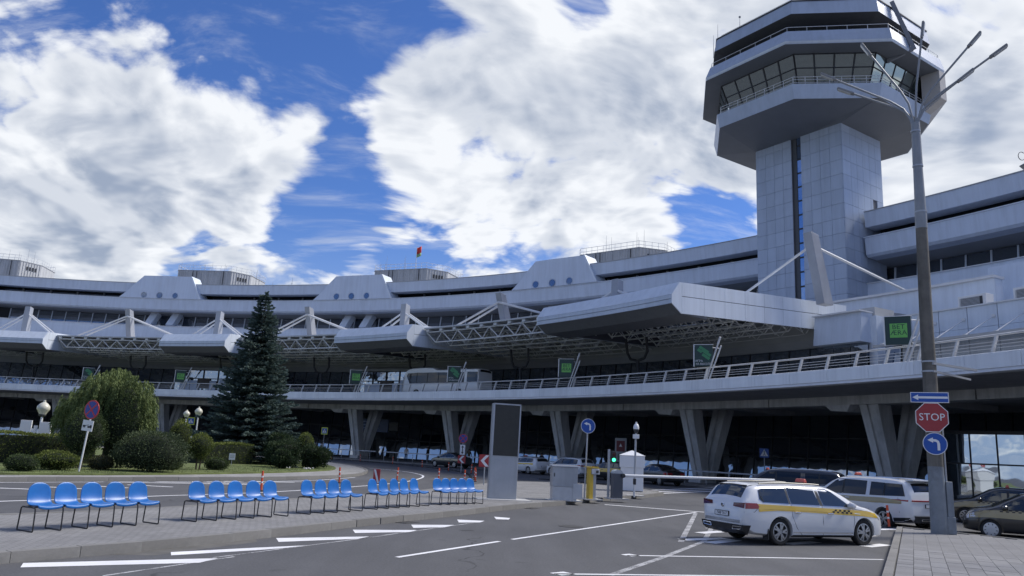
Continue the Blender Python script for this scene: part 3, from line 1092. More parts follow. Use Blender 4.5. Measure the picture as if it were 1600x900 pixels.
# V columns
PIERS = [-2.3, 6.0, 14.45, 22.6, 30.95, 38.7, 46.9, 55.25, 63.95, 72.3, 80.5]
for t in PIERS:
    col_ = MB()
    # pier foot
    col_.box((0, 112.75, 0.28), (1.3, 2.0, 0.44), top=(.95, .95))
    foot = obj('column_foot', col_, m_col, er, loc=LE, rz=-rad(t))

    def leg(y0, y1, z0, z1, w0, w1, d0, d1):
        mb = MB()
        g = 0.22
        for sgn in (-1, 1):        # two fins with a groove between them
            b_ = [(sgn * g * .5, y0 - d0), (sgn * w0 / 2, y0 - d0), (sgn * w0 / 2, y0 + d0), (sgn * g * .5, y0 + d0)]
            t_ = [(sgn * g * .7, y1 - d1), (sgn * w1 / 2, y1 - d1), (sgn * w1 / 2, y1 + d1), (sgn * g * .7, y1 + d1)]
            mb.add([(x, y, z0) for x, y in b_] + [(x, y, z1) for x, y in t_], [(0, 1, 2, 3), (7, 6, 5, 4), (0, 4, 5, 1), (1, 5, 6, 2), (2, 6, 7, 3), (3, 7, 4, 0)])
        mb.add([(x, y0 + s * (d0 - .16), z0) for x, s in ((-g, -1), (g, -1), (g, 1), (-g, 1))] + [(x, y1 + s * (d1 - .16), z1) for x, s in ((-g, -1), (g, -1), (g, 1), (-g, 1))],
               [(0, 1, 2, 3), (7, 6, 5, 4), (0, 4, 5, 1), (1, 5, 6, 2), (2, 6, 7, 3), (3, 7, 4, 0)])
        return mb
    obj('column_leg', leg(112.4, 110.95, 0.4, 6.5, 1.05, 1.45, .42, .62), m_col, er, loc=LE, rz=-rad(t + .12), label='front leg of a V-shaped column')
    obj('column_leg', leg(113.1, 115.3, 0.4, 6.5, 1.05, 1.4, .40, .55), m_col, er, loc=LE, rz=-rad(t + .12), label='back leg of a V-shaped column')
    cb = MB()
    cb.add([(-3.1, 110.25, 6.0), (-1.0, 110.25, 6.0), (-1.4, 110.4, 5.55), (-2.7, 110.4, 5.62), (-3.1, 112.2, 6.0), (-1.0, 112.2, 6.0), (-1.4, 112.0, 5.55), (-2.7, 112.0, 5.62)],
           [(0, 1, 2, 3), (7, 6, 5, 4), (0, 4, 5, 1), (1, 5, 6, 2), (2, 6, 7, 3), (3, 7, 4, 0)])
    obj('corbel', cb, m_col, er, loc=LE, rz=-rad(t))

# ================================================================== CANOPIES over the upper level
m_truss = M('truss steel', (0.70, 0.71, 0.71), rough=0.5, var=0.08, scale=2, dirt=0.15)
m_roofsheet = M('canopy roof sheet', (0.52, 0.53, 0.55), rough=0.55, var=0.1, scale=.6)


def arcpt(R, t, z):
    return (R * math.sin(rad(t)), R * math.cos(rad(t)), z)


def truss(parent, loc, R, zt, zb, a, b, n, r, front=False):
    """tangential Warren truss"""
    mb = MB()
    mb.tube([arcpt(R, a + (b - a) * i / (2 * n), zt) for i in range(2 * n + 1)], r, 6)
    mb.tube([arcpt(R + .25, a + (b - a) * (i + .5) / n, zb) for i in range(n)], r, 6)
    o = None
    if front:
        o = obj('front_truss', mb, m_white, parent, loc=loc)
    for i in range(n):
        c = a + (b - a) * (i + .5) / n
        l = a + (b - a) * i / n
        rr_ = a + (b - a) * (i + 1) / n
        if front:
            for q in (l, rr_):
                d = MB()
                d.tube([arcpt(R, q, zt), arcpt(R + .25, c, zb)], r * .8, 6)
                obj('diagonal', d, m_white, o)
        else:
            mb.tube([arcpt(R, l, zt), arcpt(R + .25, c, zb)], r * .8, 5, caps=False)
            mb.tube([arcpt(R, rr_, zt), arcpt(R + .25, c, zb)], r * .8, 5, caps=False)
    if not front:
        o = obj('truss', mb, m_truss, parent, loc=loc)
    return o


def pylon(parent, loc, R, t, z0, z1, lean, w, d, ties):
    mb = MB()
    ya, yb = R, R - lean
    mb.add([(-w / 2, ya - d / 2, z0), (w / 2, ya - d / 2, z0), (w / 2, ya + d / 2, z0), (-w / 2, ya + d / 2, z0),
            (-w / 2, yb - d * .42, z1), (w / 2, yb - d * .42, z1), (w / 2, yb + d * .42, z1 - .15), (-w / 2, yb + d * .42, z1 - .15)],
           [(0, 3, 2, 1), (4, 5, 6, 7), (0, 1, 5, 4), (1, 2, 6, 5), (2, 3, 7, 6), (3, 0, 4, 7)])
    p = obj('pylon', mb, M('pylon cladding', (0.33, 0.35, 0.39), rough=.5, var=.08, scale=1, streak=.1), parent, loc=loc, rz=-rad(t), bevel=.03)
    for tie in ties:
        dt, z, off = tie[:3]
        Re = tie[3] if len(tie) > 3 else R
        for o2 in ((-.35, .35) if off else (0,)):
            tm = MB()
            top = Vector((0.0, yb + o2 + .1, z1 - 1.0))
            s = Re * math.sin(rad(dt))
            c = Re * math.cos(rad(dt)) + o2 * 1.6
            tm.tube([top, (s, c, z)], 0.11, 8)
            obj('tie_rod', tm, m_white, p)
    return p


def fork_post(parent, loc, R, t):
    mb = MB()
    mb.tube([(0, R, 7.25), (-.5, R + .3, 10.6)], 0.16, 8)
    mb.tube([(-1.75, R, 12.7), (-1.7, R + .2, 11.4), (-1.35, R + .25, 10.8), (-.5, R + .3, 10.6), (.35, R + .25, 10.8), (.75, R + .2, 11.4), (.8, R, 12.7)], 0.13, 8)
    return obj('fork_post', mb, m_black, parent, loc=loc, rz=-rad(t))


bays = [(7.6, 17.5), (23.4, 33.2), (39.6, 49.9), (-8.5, 1.6)]
where = ['left of the spruce', 'just right of the spruce', 'above the white coach', 'at the far left edge']
for (a, b), wh in zip(bays, where):
    mid = (a + b) / 2
    cn = thing('truss_canopy', 'open white truss canopy over the upper road, ' + wh, 'canopy', tuple(pol(112, mid, 7.25)), group='truss canopies over the upper road')
    lc = loc_of(cn)
    truss(cn, lc, 105.0, 13.98, 12.9, a + .1, b - .1, 8, 0.075, front=True)
    for k in range(1, 7):
        truss(cn, lc, 105.0 + k * 2.3, 13.95, 12.85 - .02 * k, a + .1, b - .1, 8, 0.065)
    # radial trusses
    for i in range(9):
        t = a + .1 + (b - a - .2) * i / 8
        mb = MB()
        mb.tube([arcpt(105, t, 13.9), arcpt(119.5, t, 13.9)], 0.06, 5)
        if i % 2 == 0:
            for k in range(6):
                R0 = 105 + k * 2.3
                mb.tube([arcpt(R0, t, 13.9), arcpt(R0 + 1.15, t, 12.86), arcpt(R0 + 2.3, t, 13.9)], 0.05, 5)
            mb.tube([arcpt(106.1, t, 12.86), arcpt(118.6, t, 12.8)], 0.055, 5)
        obj('radial_truss', mb, m_truss, cn, loc=lc)
    pm = MB()
    pm.box((0, 112.2, 14.16), (0.42, 14.8, 0.26))
    place_ring('purlin', pm.mesh('purlin'), m_white, cn, [a + .25 + (b - a - .5) * i / 9 for i in range(10)], lc)
    ring('roof_sheet', [(104.7, 14.31), (120.8, 14.5), (120.8, 14.62), (104.7, 14.47)], m_roofsheet, a, b, parent=cn, loc=lc)

boxes = [(1.6, 7.5, 'at the left edge of the view'), (17.55, 23.3, 'just left of the spruce'), (33.25, 39.5, 'just left of the white coach'), (50.0, 58.8, 'largest and nearest, below the control tower')]
for a, b, wh in boxes:
    mid = (a + b) / 2
    cn = thing('panel_canopy', 'solid grey panelled canopy with a dark underside, ' + wh, 'canopy', tuple(pol(112, mid, 7.25)), group='panelled canopies over the upper road')
    lc = loc_of(cn)
    ring('roof_shell', [(103.3, 14.45), (120.8, 15.35), (120.8, 15.5), (103.15, 14.62)], m_clad2, a, b, parent=cn, loc=lc)
    ring('back_wall', [(120.85, 12.9), (121.1, 12.9), (121.1, 15.34), (120.85, 15.34)], m_soffit, a, b, parent=cn, loc=lc)
    ring('front_slope', [(102.35, 13.62), (102.5, 13.55), (103.3, 14.45), (103.1, 14.62)], m_clad2, a, b, parent=cn, loc=lc)
    ring('front_fascia', [(102.35, 13.3), (102.5, 13.3), (102.5, 13.6), (102.35, 13.6)], m_clad, a, b, parent=cn, loc=lc)
    ring('front_fascia', [(102.38, 12.95), (102.5, 12.95), (102.5, 13.27), (102.38, 13.27)], m_clad, a, b, parent=cn, loc=lc)
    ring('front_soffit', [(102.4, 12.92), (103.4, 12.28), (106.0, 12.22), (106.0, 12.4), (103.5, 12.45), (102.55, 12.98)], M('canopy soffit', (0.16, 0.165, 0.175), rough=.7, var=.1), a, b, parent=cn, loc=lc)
    for side, t in ((0, a), (1, b)):
        # side wall as separate cladding panels in two rows
        prof = [(102.35, 12.95), (103.35, 12.26), (104.0, 12.3)]
        def top(R):
            return 14.62 + (R - 103.15) * 0.05
        def bot(R):
            return 12.3 + (R - 103.3) * 0.047
        dtw = 0.05
        edges = [103.35, 105.6, 107.8, 110.0, 112.2, 114.4, 116.6, 118.8, 121.0, 122.6]
        nose = MB()
        nose.add([arcpt(R, t + (dtw if side else -dtw) * s, z) for s in (0, 1) for R, z in ((102.36, 12.95), (103.34, 12.27), (103.34, 14.6), (103.12, 14.62), (102.36, 13.6))],
                 [(0, 1, 2, 3, 4), (9, 8, 7, 6, 5)] + [(i, (i + 1) % 5, 5 + (i + 1) % 5, 5 + i) for i in range(5)])
        obj('side_nose', nose, m_clad2, cn, loc=lc)
        for r0, r1 in zip(edges[:-1], edges[1:]):
            for lo_, hi_ in ((0.0, 0.54), (0.56, 1.0)):
                q = MB()
                pts = []
                for R in (r0 + .012, r1 - .012):
                    z0, z1 = bot(R), top(R)
                    pts += [(R, z0 + (z1 - z0) * lo_), (R, z0 + (z1 - z0) * hi_)]
                pp = [pts[0], pts[2], pts[3], pts[1]]
                q.add([arcpt(R, t + (dtw if side else -dtw) * s, z) for s in (0, 1) for R, z in pp], [(0, 1, 2, 3), (7, 6, 5, 4), (0, 4, 5, 1), (1, 5, 6, 2), (2, 6, 7, 3), (3, 7, 4, 0)])
                obj('side_panel', q, m_clad2, cn, loc=lc)
        q = MB()
        q.add([arcpt(R, t - (.02 if side else -.02) + (.0), z) for R, z in ((103.4, 12.35), (122.5, 13.2), (122.5, 15.4), (103.4, 14.5))], [(0, 1, 2, 3)])
        obj('side_backing', q, m_joint, cn, loc=lc)
    for k in range(0, 7):
        truss(cn, lc, 105.8 + k * 2.2, 13.9, 12.85, a + .15, b - .15, 7 if b - a > 7 else 5, 0.06)
    for i in range(7):
        t = a + .4 + (b - a - .8) * i / 6
        mb = MB()
        mb.tube([arcpt(105, t, 13.9), arcpt(119.3, t, 13.9)], 0.055, 5)
        for k in range(6):
            R0 = 105.8 + k * 2.2
            mb.tube([arcpt(R0, t, 13.9), arcpt(R0 + 1.1, t, 12.86), arcpt(R0 + 2.2, t, 13.9)], 0.05, 5)
        obj('radial_truss', mb, m_truss, cn, loc=lc)

# pylons with tie rods: each stands on its canopy roof
PY = [('box', 0, 3.05, 19.05), ('truss', 0, 11.45, 18.85), ('box', 1, 19.1, 18.8), ('truss', 1, 27.2, 18.75), ('box', 2, 35.3, 18.55), ('truss', 2, 43.4, 18.2), ('box', 3, 51.5, 18.0)]
cans = [o for o in COL.objects if o.name.startswith('truss_canopy')]
bxs = [o for o in COL.objects if o.name.startswith('panel_canopy')]
for kind, i, t, zt in PY:
    par = (cans if kind == 'truss' else bxs)[i]
    if kind == 'truss':
        pylon(par, loc_of(par), 109.6, t + .3, 14.5, zt, 1.3, 0.78, 1.0, [(-4.6, 14.75, 1), (4.6, 14.75, 1)])
    else:
        pylon(par, loc_of(par), 109.6, t, 14.6, zt, 0.0, 0.8, 0.9, [(-2.4, 15.0, 1), (2.4, 15.0, 1)])
    fork_post(par, loc_of(par), 111.5, t + .6)
par = bxs[3]
pylon(par, loc_of(par), 118.3, 59.35, 14.9, 20.75, 1.5, 0.8, 1.15, [(-5.6, 15.5, 0), (1.0, 16.95, 0, 126.0)])

# ================================================================== CONTROL TOWER
KX, KY = 34.29, 76.52            # near corner of the shaft
PH = rad(55.5)
uu = Vector((math.sin(PH), math.cos(PH), 0))          # runs away from the road
vv = Vector((-math.cos(PH), math.sin(PH), 0))         # runs along the front face, leftwards
TC = Vector((KX, KY, 0)) + vv * 5.45 + uu * 3.8
ct = thing('control_tower', 'tall grey airport control tower with a stepped octagonal head above the terminal', 'control tower', tuple(TC), -PH)
# local frame of the tower: +y = uu, +x = -vv
m_tower = M('tower cladding panel', (0.42, 0.48, 0.575), rough=0.38, var=0.05, scale=0.6, rnd=0.06, streak=0.12, spec=0.45)
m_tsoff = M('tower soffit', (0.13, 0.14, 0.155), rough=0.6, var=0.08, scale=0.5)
g_cab = glass_mat('cab glazing', (0.045, 0.06, 0.06), 0.34, tint=(0.86, 0.96, 0.93))
g_slit = glass_mat('stair glazing', (0.02, 0.04, 0.09), 0.42, tint=(.6, .75, 1))
HX, HY = 5.45, 3.8
core = MB()
core.prism([(HX - .05, -HY + .05), (HX - .05, HY), (-HX + .05, HY), (-HX + .05, -HY + .05), (-0.66, -HY + .05), (-0.66, -HY + 1.0), (0.55, -HY + 1.0), (0.55, -HY + .05)][::-1], 0, 38.2)
sh = obj('shaft', core, m_joint, ct)
zs = [20.96 - 1.62 * 4 + 1.62 * i for i in range(16)]
zs = [z for z in zs if z < 38.0] + [38.05]
xs_l = [5.45, 4.06, 2.9, 1.72, 0.56]
xs_r = [-0.67, -1.80, -2.96, -4.12, -5.45]


def tower_panel(axis, a0, a1, z0, z1):
    mb = MB()
    g = 0.014
    if axis == 'front':
        mb.box(((a0 + a1) / 2, -HY, (z0 + z1) / 2), (abs(a1 - a0) - g * 2, 0.10, z1 - z0 - g * 2))
    elif axis == 'right':
        mb.box((HX, (a0 + a1) / 2, (z0 + z1) / 2), (0.10, abs(a1 - a0) - g * 2, z1 - z0 - g * 2))
    else:
        mb.box((-HX, (a0 + a1) / 2, (z0 + z1) / 2), (0.10, abs(a1 - a0) - g * 2, z1 - z0 - g * 2))
    return obj('cladding_panel', mb, m_tower, sh)


ys = [-3.8, -2.28, -1.12, 0.05, 1.32, 2.58, 3.8]
for z0, z1 in zip(zs[:-1], zs[1:]):
    for xs in (xs_l, xs_r):
        for a, b in zip(xs[:-1], xs[1:]):
            tower_panel('front', b, a, z0, z1)
    for a, b in zip(ys[:-1], ys[1:]):
        if abs((a + b) / 2 - 1.95) < .1 and 28 < z0 < 29.6:
            tower_panel('right', a, a + .45, z0, z1)
            continue
        tower_panel('right', a, b, z0, z1)
    for a, b in ((-3.8, 0), (0, 3.8)):
        tower_panel('left', a, b, z0, z1)
mb = MB()
mb.box((HX - .1, 2.2, 29.7), (0.05, 0.8, 1.6))
obj('shaft_window', mb, m_black, sh)
# stair slit: recessed panes and dark cheek
for i in range(14):
    z = 16 + i * 1.62
    mb = MB()
    mb.box((0.26, -HY + .16, z + .8), (0.56, 0.06, 1.42))
    obj('stair_pane', mb, g_slit, sh)
    mb = MB()
    mb.box((0.24, -HY + .15, z - .02), (0.6, 0.10, 0.13))
    obj('stair_transom', mb, m_black, sh)
mb = MB()
mb.box((-0.4, -HY + .6, 27), (0.5, 0.75, 22))
obj('stair_reveal', mb, M('dark reveal', (0.09, 0.095, 0.105), rough=.6), sh)


def octo(a, b, c, d=None):
    """octagon: front/back facets at y=-+a with half length c, side facets at x=-+b with half length d"""
    d = c if d is None else d
    return [(-c, -a), (c, -a), (b, -d), (b, d), (c, a), (-c, a), (-b, d), (-b, -d)]


def facet_band(name, lo, zlo, hi, zhi, mat, parent, t=0.12, gap=0.004, skip=()):
    """eight separate cladding facets between two octagons"""
    out = []
    n = 8
    for i in range(n):
        if i in skip:
            continue
        j = (i + 1) % n
        A, B = Vector((*lo[i], zlo)), Vector((*lo[j], zlo))
        Cc, Dd = Vector((*hi[j], zhi)), Vector((*hi[i], zhi))
        nrm = (B - A).cross(Dd - A).normalized()
        mb = MB()
        q = [A, B, Cc, Dd]
        mb.add(q + [p - nrm * t for p in q], [(0, 1, 2, 3), (7, 6, 5, 4), (0, 4, 5, 1), (1, 5, 6, 2), (2, 6, 7, 3), (3, 7, 4, 0)])
        out.append(obj(name, mb, mat, parent))
    return out


def ring_plate(lo, z0, hi, z1, mat, parent, name):
    """closed frustum between two octagons"""
    mb = MB()
    n = len(lo)
    mb.add([(*p, z0) for p in lo] + [(*p, z1) for p in hi], [tuple(range(n))[::-1], tuple(range(n, 2 * n))] + [(i, (i + 1) % n, n + (i + 1) % n, n + i) for i in range(n)])
    return obj(name, mb, mat, parent)


OA0, OA1 = octo(11.0, 10.45, 4.85), octo(11.35, 10.85, 4.9)
OB0, OB1 = octo(12.8, 12.3, 5.25), octo(12.25, 12.0, 5.05)
OC0, OC1 = octo(11.5, 11.0, 5.1), octo(11.15, 10.75, 5.0)
inner = [(x * .42, y * .33) for x, y in OA0]
ZA0, ZA1 = 38.75, 40.25
ZB0, ZB1 = 44.3, 45.8
ZC0, ZC1 = 48.1, 49.7
# head underside: raking soffits from the shaft to the first rim
ring_plate([(-HX - .05, -HY - .05), (-2, -HY - .05), (2, -HY - .05), (HX + .05, -HY - .05), (HX + .05, HY), (2, HY), (-2, HY), (-HX - .05, HY)],
           38.0, [OA0[7], OA0[0], OA0[1], OA0[2], OA0[3], OA0[4], OA0[5], OA0[6]], ZA0 + .02, m_tsoff, ct, 'head_soffit')
facet_band('lower_rim', OA0, ZA0, OA1, ZA1, m_tower, ct)
ring_plate([(x * .985, y * .985) for x, y in OA1], ZA1 - .12, [(x * .985, y * .985) for x, y in OA1], ZA1 - .02, m_tsoff, ct, 'gallery_floor')
mb = MB()
for z in (ZA1 + .35, ZA1 + .7, ZA1 + 1.0):
    mb.tube([(x * .96, y * .96, z) for x, y in OA1 + OA1[:1]], 0.03, 5)
for (x0, y0), (x1, y1) in zip(OA1, OA1[1:] + OA1[:1]):
    d = math.hypot(x1 - x0, y1 - y0)
    k = int(d / 1.1)
    for i in range(k):
        f = i / k
        mb.tube([((x0 + (x1 - x0) * f) * .96, (y0 + (y1 - y0) * f) * .96, ZA1), ((x0 + (x1 - x0) * f) * .96, (y0 + (y1 - y0) * f) * .96, ZA1 + 1.0)], 0.028, 4)
obj('gallery_railing', mb, m_white, ct)
# raking cab windows: panes in two rows with mullions
W0, W1 = octo(9.3, 8.9, 4.25), octo(10.75, 10.3, 4.75)
ZW0, ZW1 = ZA1 - .05, ZB0 - .45
mul = MB()
for i in range(8):
    j = (i + 1) % 8
    A, B = Vector((*W0[i], ZW0)), Vector((*W0[j], ZW0))
    E_, F_ = Vector((*W1[i], ZW1)), Vector((*W1[j], ZW1))
    n = 5 if i in (0, 2, 4, 6) else 4

    def Q(s, t):
        return (A + (B - A) * s) * (1 - t) + (E_ + (F_ - E_) * s) * t
    for k in range(n):
        for t0, t1 in ((0.0, .64), (.64, 1.0)):
            s0, s1 = k / n + .012, (k + 1) / n - .012
            q = [Q(s0, t0 + .015), Q(s1, t0 + .015), Q(s1, t1 - .015), Q(s0, t1 - .015)]
            nrm = (q[1] - q[0]).cross(q[3] - q[0]).normalized()
            mb = MB()
            mb.add(q + [p - nrm * .04 for p in q], [(0, 1, 2, 3), (7, 6, 5, 4), (0, 4, 5, 1), (1, 5, 6, 2), (2, 6, 7, 3), (3, 7, 4, 0)])
            obj('cab_pane', mb, g_cab, ct)
    for k in range(n + 1):
        mul.tube([Q(k / n, 0), Q(k / n, 1)], 0.085, 6)
    for t in (0, .64, 1):
        mul.tube([Q(0, t), Q(1, t)], 0.07, 6)
obj('cab_mullions', mul, m_black, ct)
ring_plate([(x * .98, y * .98) for x, y in W0], ZW0, [(x * .98, y * .98) for x, y in W1], ZW1, M('cab interior', (0.03, 0.035, 0.035), rough=.8), ct, 'cab_interior')
# overhang and second rim
ring_plate([(x * .955, y * .955) for x, y in W1], ZW1, OB0, ZB0 - .25, m_tsoff, ct, 'overhang_soffit')
facet_band('rim_bullnose', [(x * .985, y * .985) for x, y in OB0], ZB0 - .24, OB0, ZB0 + .1, m_clad2, ct, t=.2)
facet_band('middle_rim', OB0, ZB0 + .11, OB1, ZB1, m_tower, ct)
ring_plate([(x * .98, y * .98) for x, y in OB1], ZB1 - .2, [(x * .98, y * .98) for x, y in OB1], ZB1 - .05, m_tsoff, ct, 'roof_terrace')
# closed wing walls on the two side chamfers behind the cab
for (i, j), lab in (((6, 7), 'left'), ((2, 3), 'right'), ((3, 4), 'right'), ((5, 6), 'left')):
    A, B = Vector((*OB0[i], 0)), Vector((*OB0[j], 0))
    a2, b2 = Vector((*OA1[i], 0)) * .97, Vector((*OA1[j], 0)) * .97
    if (i, j) in ((6, 7), (2, 3)):
        # only the rear part of the side facet is closed
        if (i, j) == (6, 7):
            B = A + (B - A) * .12
            b2 = a2 + (b2 - a2) * .12
        else:
            A = B + (A - B) * .12
            a2 = b2 + (a2 - b2) * .12
    mb = MB()
    q = [A + Vector((0, 0, 40.9)), B + Vector((0, 0, 40.9)), B + Vector((0, 0, ZB0 - .2)), A + Vector((0, 0, ZB0 - .2)),
         a2 + Vector((0, 0, 39.6)), b2 + Vector((0, 0, 39.6)), b2 + Vector((0, 0, ZB0 - .2)), a2 + Vector((0, 0, ZB0 - .2))]
    mb.add(q, [(0, 1, 2, 3), (7, 6, 5, 4), (0, 4, 5, 1), (1, 5, 6, 2), (2, 6, 7, 3), (3, 7, 4, 0)])
    obj('wing_wall', mb, M('wing wall panels', (0.42, 0.40, 0.375), rough=.6, var=.06, scale=.8), ct)
# upper ribbon window set back below the third rim
U0 = octo(9.6, 9.2, 4.3)
for i in range(8):
    j = (i + 1) % 8
    A, B = Vector((*U0[i], 0)), Vector((*U0[j], 0))
    n = 6 if i in (0, 4) else 5
    for k in range(n):
        p, q2 = A + (B - A) * (k / n + .012), A + (B - A) * ((k + 1) / n - .012)
        d = (q2 - p).normalized()
        nrm = Vector((d.y, -d.x, 0))
        mb = MB()
        mb.bar(p + Vector((0, 0, 46.55)), q2 + Vector((0, 0, 46.55)), 0.05, 1.55)
        obj('upper_pane', mb, g_cab, ct)
ring_plate([(x * .97, y * .97) for x, y in U0], ZB1 - .05, [(x * .97, y * .97) for x, y in U0], ZC0, m_dark, ct, 'upper_core')
mb = MB()
for i in range(8):
    A, B = Vector((*U0[i], 0)), Vector((*U0[(i + 1) % 8], 0))
    n = 6 if i in (0, 4) else 5
    for k in range(n):
        p = A + (B - A) * (k / n)
        mb.box((p.x, p.y, 46.6), (.1, .1, 1.7))
    mb.bar(A + Vector((0, 0, 46.7)), B + Vector((0, 0, 46.7)), .1, .07)
obj('upper_mullions', mb, m_black, ct)
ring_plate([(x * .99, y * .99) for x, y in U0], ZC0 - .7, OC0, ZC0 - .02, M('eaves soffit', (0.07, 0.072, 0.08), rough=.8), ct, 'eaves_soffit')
facet_band('upper_rim', OC0, ZC0, OC1, ZC1, m_tower, ct)
ring_plate([(x * 1.008, y * 1.008) for x, y in OC1], ZC1, [(x * 1.008, y * 1.008) for x, y in OC1], ZC1 + .12, m_black, ct, 'roof_coping')
# thin handrails on the two roof edges
for O_, z, s in ((OB1, ZB1, .985), (OC1, ZC1 + .1, .95)):
    mb = MB()
    mb.tube([(x * s, y * s, z + .55) for x, y in O_ + O_[:1]], 0.03, 5)
    for (x0, y0), (x1, y1) in zip(O_, O_[1:] + O_[:1]):
        d = math.hypot(x1 - x0, y1 - y0)
        k = int(d / 1.8)
        for i in range(k):
            f = i / k
            mb.tube([((x0 + (x1 - x0) * f) * s, (y0 + (y1 - y0) * f) * s, z - .05), ((x0 + (x1 - x0) * f) * s, (y0 + (y1 - y0) * f) * s, z + .57)], 0.025, 4)
    obj('roof_handrail', mb, m_white, ct)
# antennas, lamps and the raking davit
for x, y, h in ((-10.0, 3.0, 2.2), (-10.3, 2.4, 1.9), (-8, -8.2, 3.0), (-6.5, -9.2, 3.4), (4.6, -10.6, 2.2), (9.4, -6.5, 3.6), (10.3, -4.6, 3.4), (10.4, -3.9, 2.6), (-2, -10.8, 1.6)):
    mb = MB()
    mb.tube([(x, y, ZC1), (x, y, ZC1 + h)], [0.05, 0.02], 5)
    if h < 2.5:
        mb.lathe([(0.02, -.1), (.13, 0), (.13, .12), (.02, .2)], 8, c=(x, y, ZC1 + h))
    obj('roof_antenna', mb, m_steel, ct)
mb = MB()
mb.bar((10.9, -2.2, 50.4), (12.6, -1.6, 44.4), 0.3, 0.42)
mb.bar((12.5, -1.7, 44.5), (10.2, -2.6, 43.7), 0.3, 0.5)
obj('raking_davit', mb, M('davit steel', (0.20, 0.21, 0.23), rough=.5), ct)

# ================================================================== WING RIGHT OF THE TOWER
rw = thing('departures_wing', 'pale panelled departures wing with tie-rod glass awning below and right of the tower', 'building', tuple(pol(122, 65, 7.25)))
LR = loc_of(rw)
mb = MB()
dw = 1.03
mb.sweep([(119.9, 11.9), (120.1, 11.9), (120.1, 13.4), (119.9, 13.4)], -dw / 2 + .012, dw / 2 - .012, dw)
place_ring('wall_panel', mb.mesh('wall_panel'), m_clad2, rw, [61.4 + dw * (i + .5) for i in range(18)], LR)
mb = MB()
mb.sweep([(119.9, 7.3), (120.1, 7.3), (120.1, 11.88), (119.9, 11.88)], -dw / 2 + .012, dw / 2 - .012, dw)
place_ring('wall_panel', mb.mesh('wall_panel'), m_clad2, rw, [61.4 + dw * (i + .5) for i in range(18)], LR)
ring('wing_backing', [(120.12, 7.3), (131, 7.3), (131, 13.1), (120.12, 13.3)], m_joint, 61.4, 80, parent=rw, loc=LR)
ring('wing_coping', [(119.75, 13.4), (131, 13.4), (131, 13.5), (119.75, 13.5)], m_white, 61.4, 80, parent=rw, loc=LR)
ring('terrace_wall', [(126.0, 13.5), (127.0, 13.5), (127.0, 16.75), (126.0, 16.75)], m_clad2, 56.5, 63.75, parent=rw, loc=LR)
ring('terrace_coping', [(125.7, 16.75), (127.1, 16.75), (127.1, 16.95), (125.7, 16.95)], m_white, 56.5, 63.8, parent=rw, loc=LR)
ring('rear_block', [(130.5, 13.5), (138, 13.5), (138, 19.0), (131.2, 19.0)], m_clad2, 62.2, 82, parent=rw, loc=LR)
# projecting bay next to the big canopy
ring('bay_front', [(117.6, 11.5), (121.5, 11.5), (121.5, 13.85), (117.9, 13.85)], m_clad, 59.0, 61.1, parent=rw, loc=LR)
ring('bay_coping', [(117.5, 13.85), (121.6, 13.85), (121.6, 13.95), (117.5, 13.95)], m_white, 59.0, 61.15, parent=rw, loc=LR)
ring('bay_pilaster', [(118.9, 7.3), (120.4, 7.3), (120.4, 13.6), (118.9, 13.6)], m_clad2, 61.0, 61.35, parent=rw, loc=LR)
for k in range(3):
    me = arc_pane(118.0, 118.3, 7.4, 11.45, 0.72, .05)
    me.materials.append(g_up)
    obj('bay_pane', me, None, rw, loc=LR, rz=-rad(59.3 + .75 * k))
# glass awning with tie rods
ring('glass_awning', [(116.6, 10.75), (119.9, 10.95), (119.9, 11.03), (116.6, 10.83)], glass_mat('awning glass', (0.16, 0.18, 0.2), 0.25), 62.0, 80, parent=rw, loc=LR)
ring('awning_edge', [(116.5, 10.68), (116.65, 10.68), (116.65, 10.86), (116.5, 10.86)], m_steel, 62.0, 80, parent=rw, loc=LR)
mb = MB()
mb.tube([(0, 116.7, 10.86), (0, 119.88, 12.55)], 0.035, 6)
mb.lathe([(.13, -.02), (.13, .05)], 10, c=(0, 119.84, 12.55), axis='Y')
mb.box((0, 116.75, 10.9), (.18, .25, .1))
place_ring('awning_tie', mb.mesh('awning_tie'), m_white, rw, [62.3 + dw * i for i in range(17)], LR)
for k, t in enumerate((64.3, 66.2)):
    ac = thing('air_conditioner', 'white rooftop air-conditioning unit, ' + ('left one near the lamp pole' if k == 0 else 'right one at the frame edge'), 'air conditioner', tuple(pol(121.6, t, 13.5)), -rad(t), group='air conditioners on the wing roof')
    b_ = MB()
    b_.box((0, 0, .55), (2.1, .9, 1.0))
    obj('casing', b_, m_white, ac, bevel=.03)
    b_ = MB()
    for i in range(8):
        b_.box((-.15, -.47, .2 + i * .09), (1.5, .04, .05))
    obj('grille', b_, m_steel, ac)
    b_ = MB()
    b_.box((0, -.46, .5), (1.6, .03, .76))
    obj('grille_backing', b_, m_black, ac)
    b_ = MB()
    b_.box((-.8, 0, .02), (.12, .9, .1))
    b_.box((.8, 0, .02), (.12, .9, .1))
    obj('feet', b_, m_steel, ac)

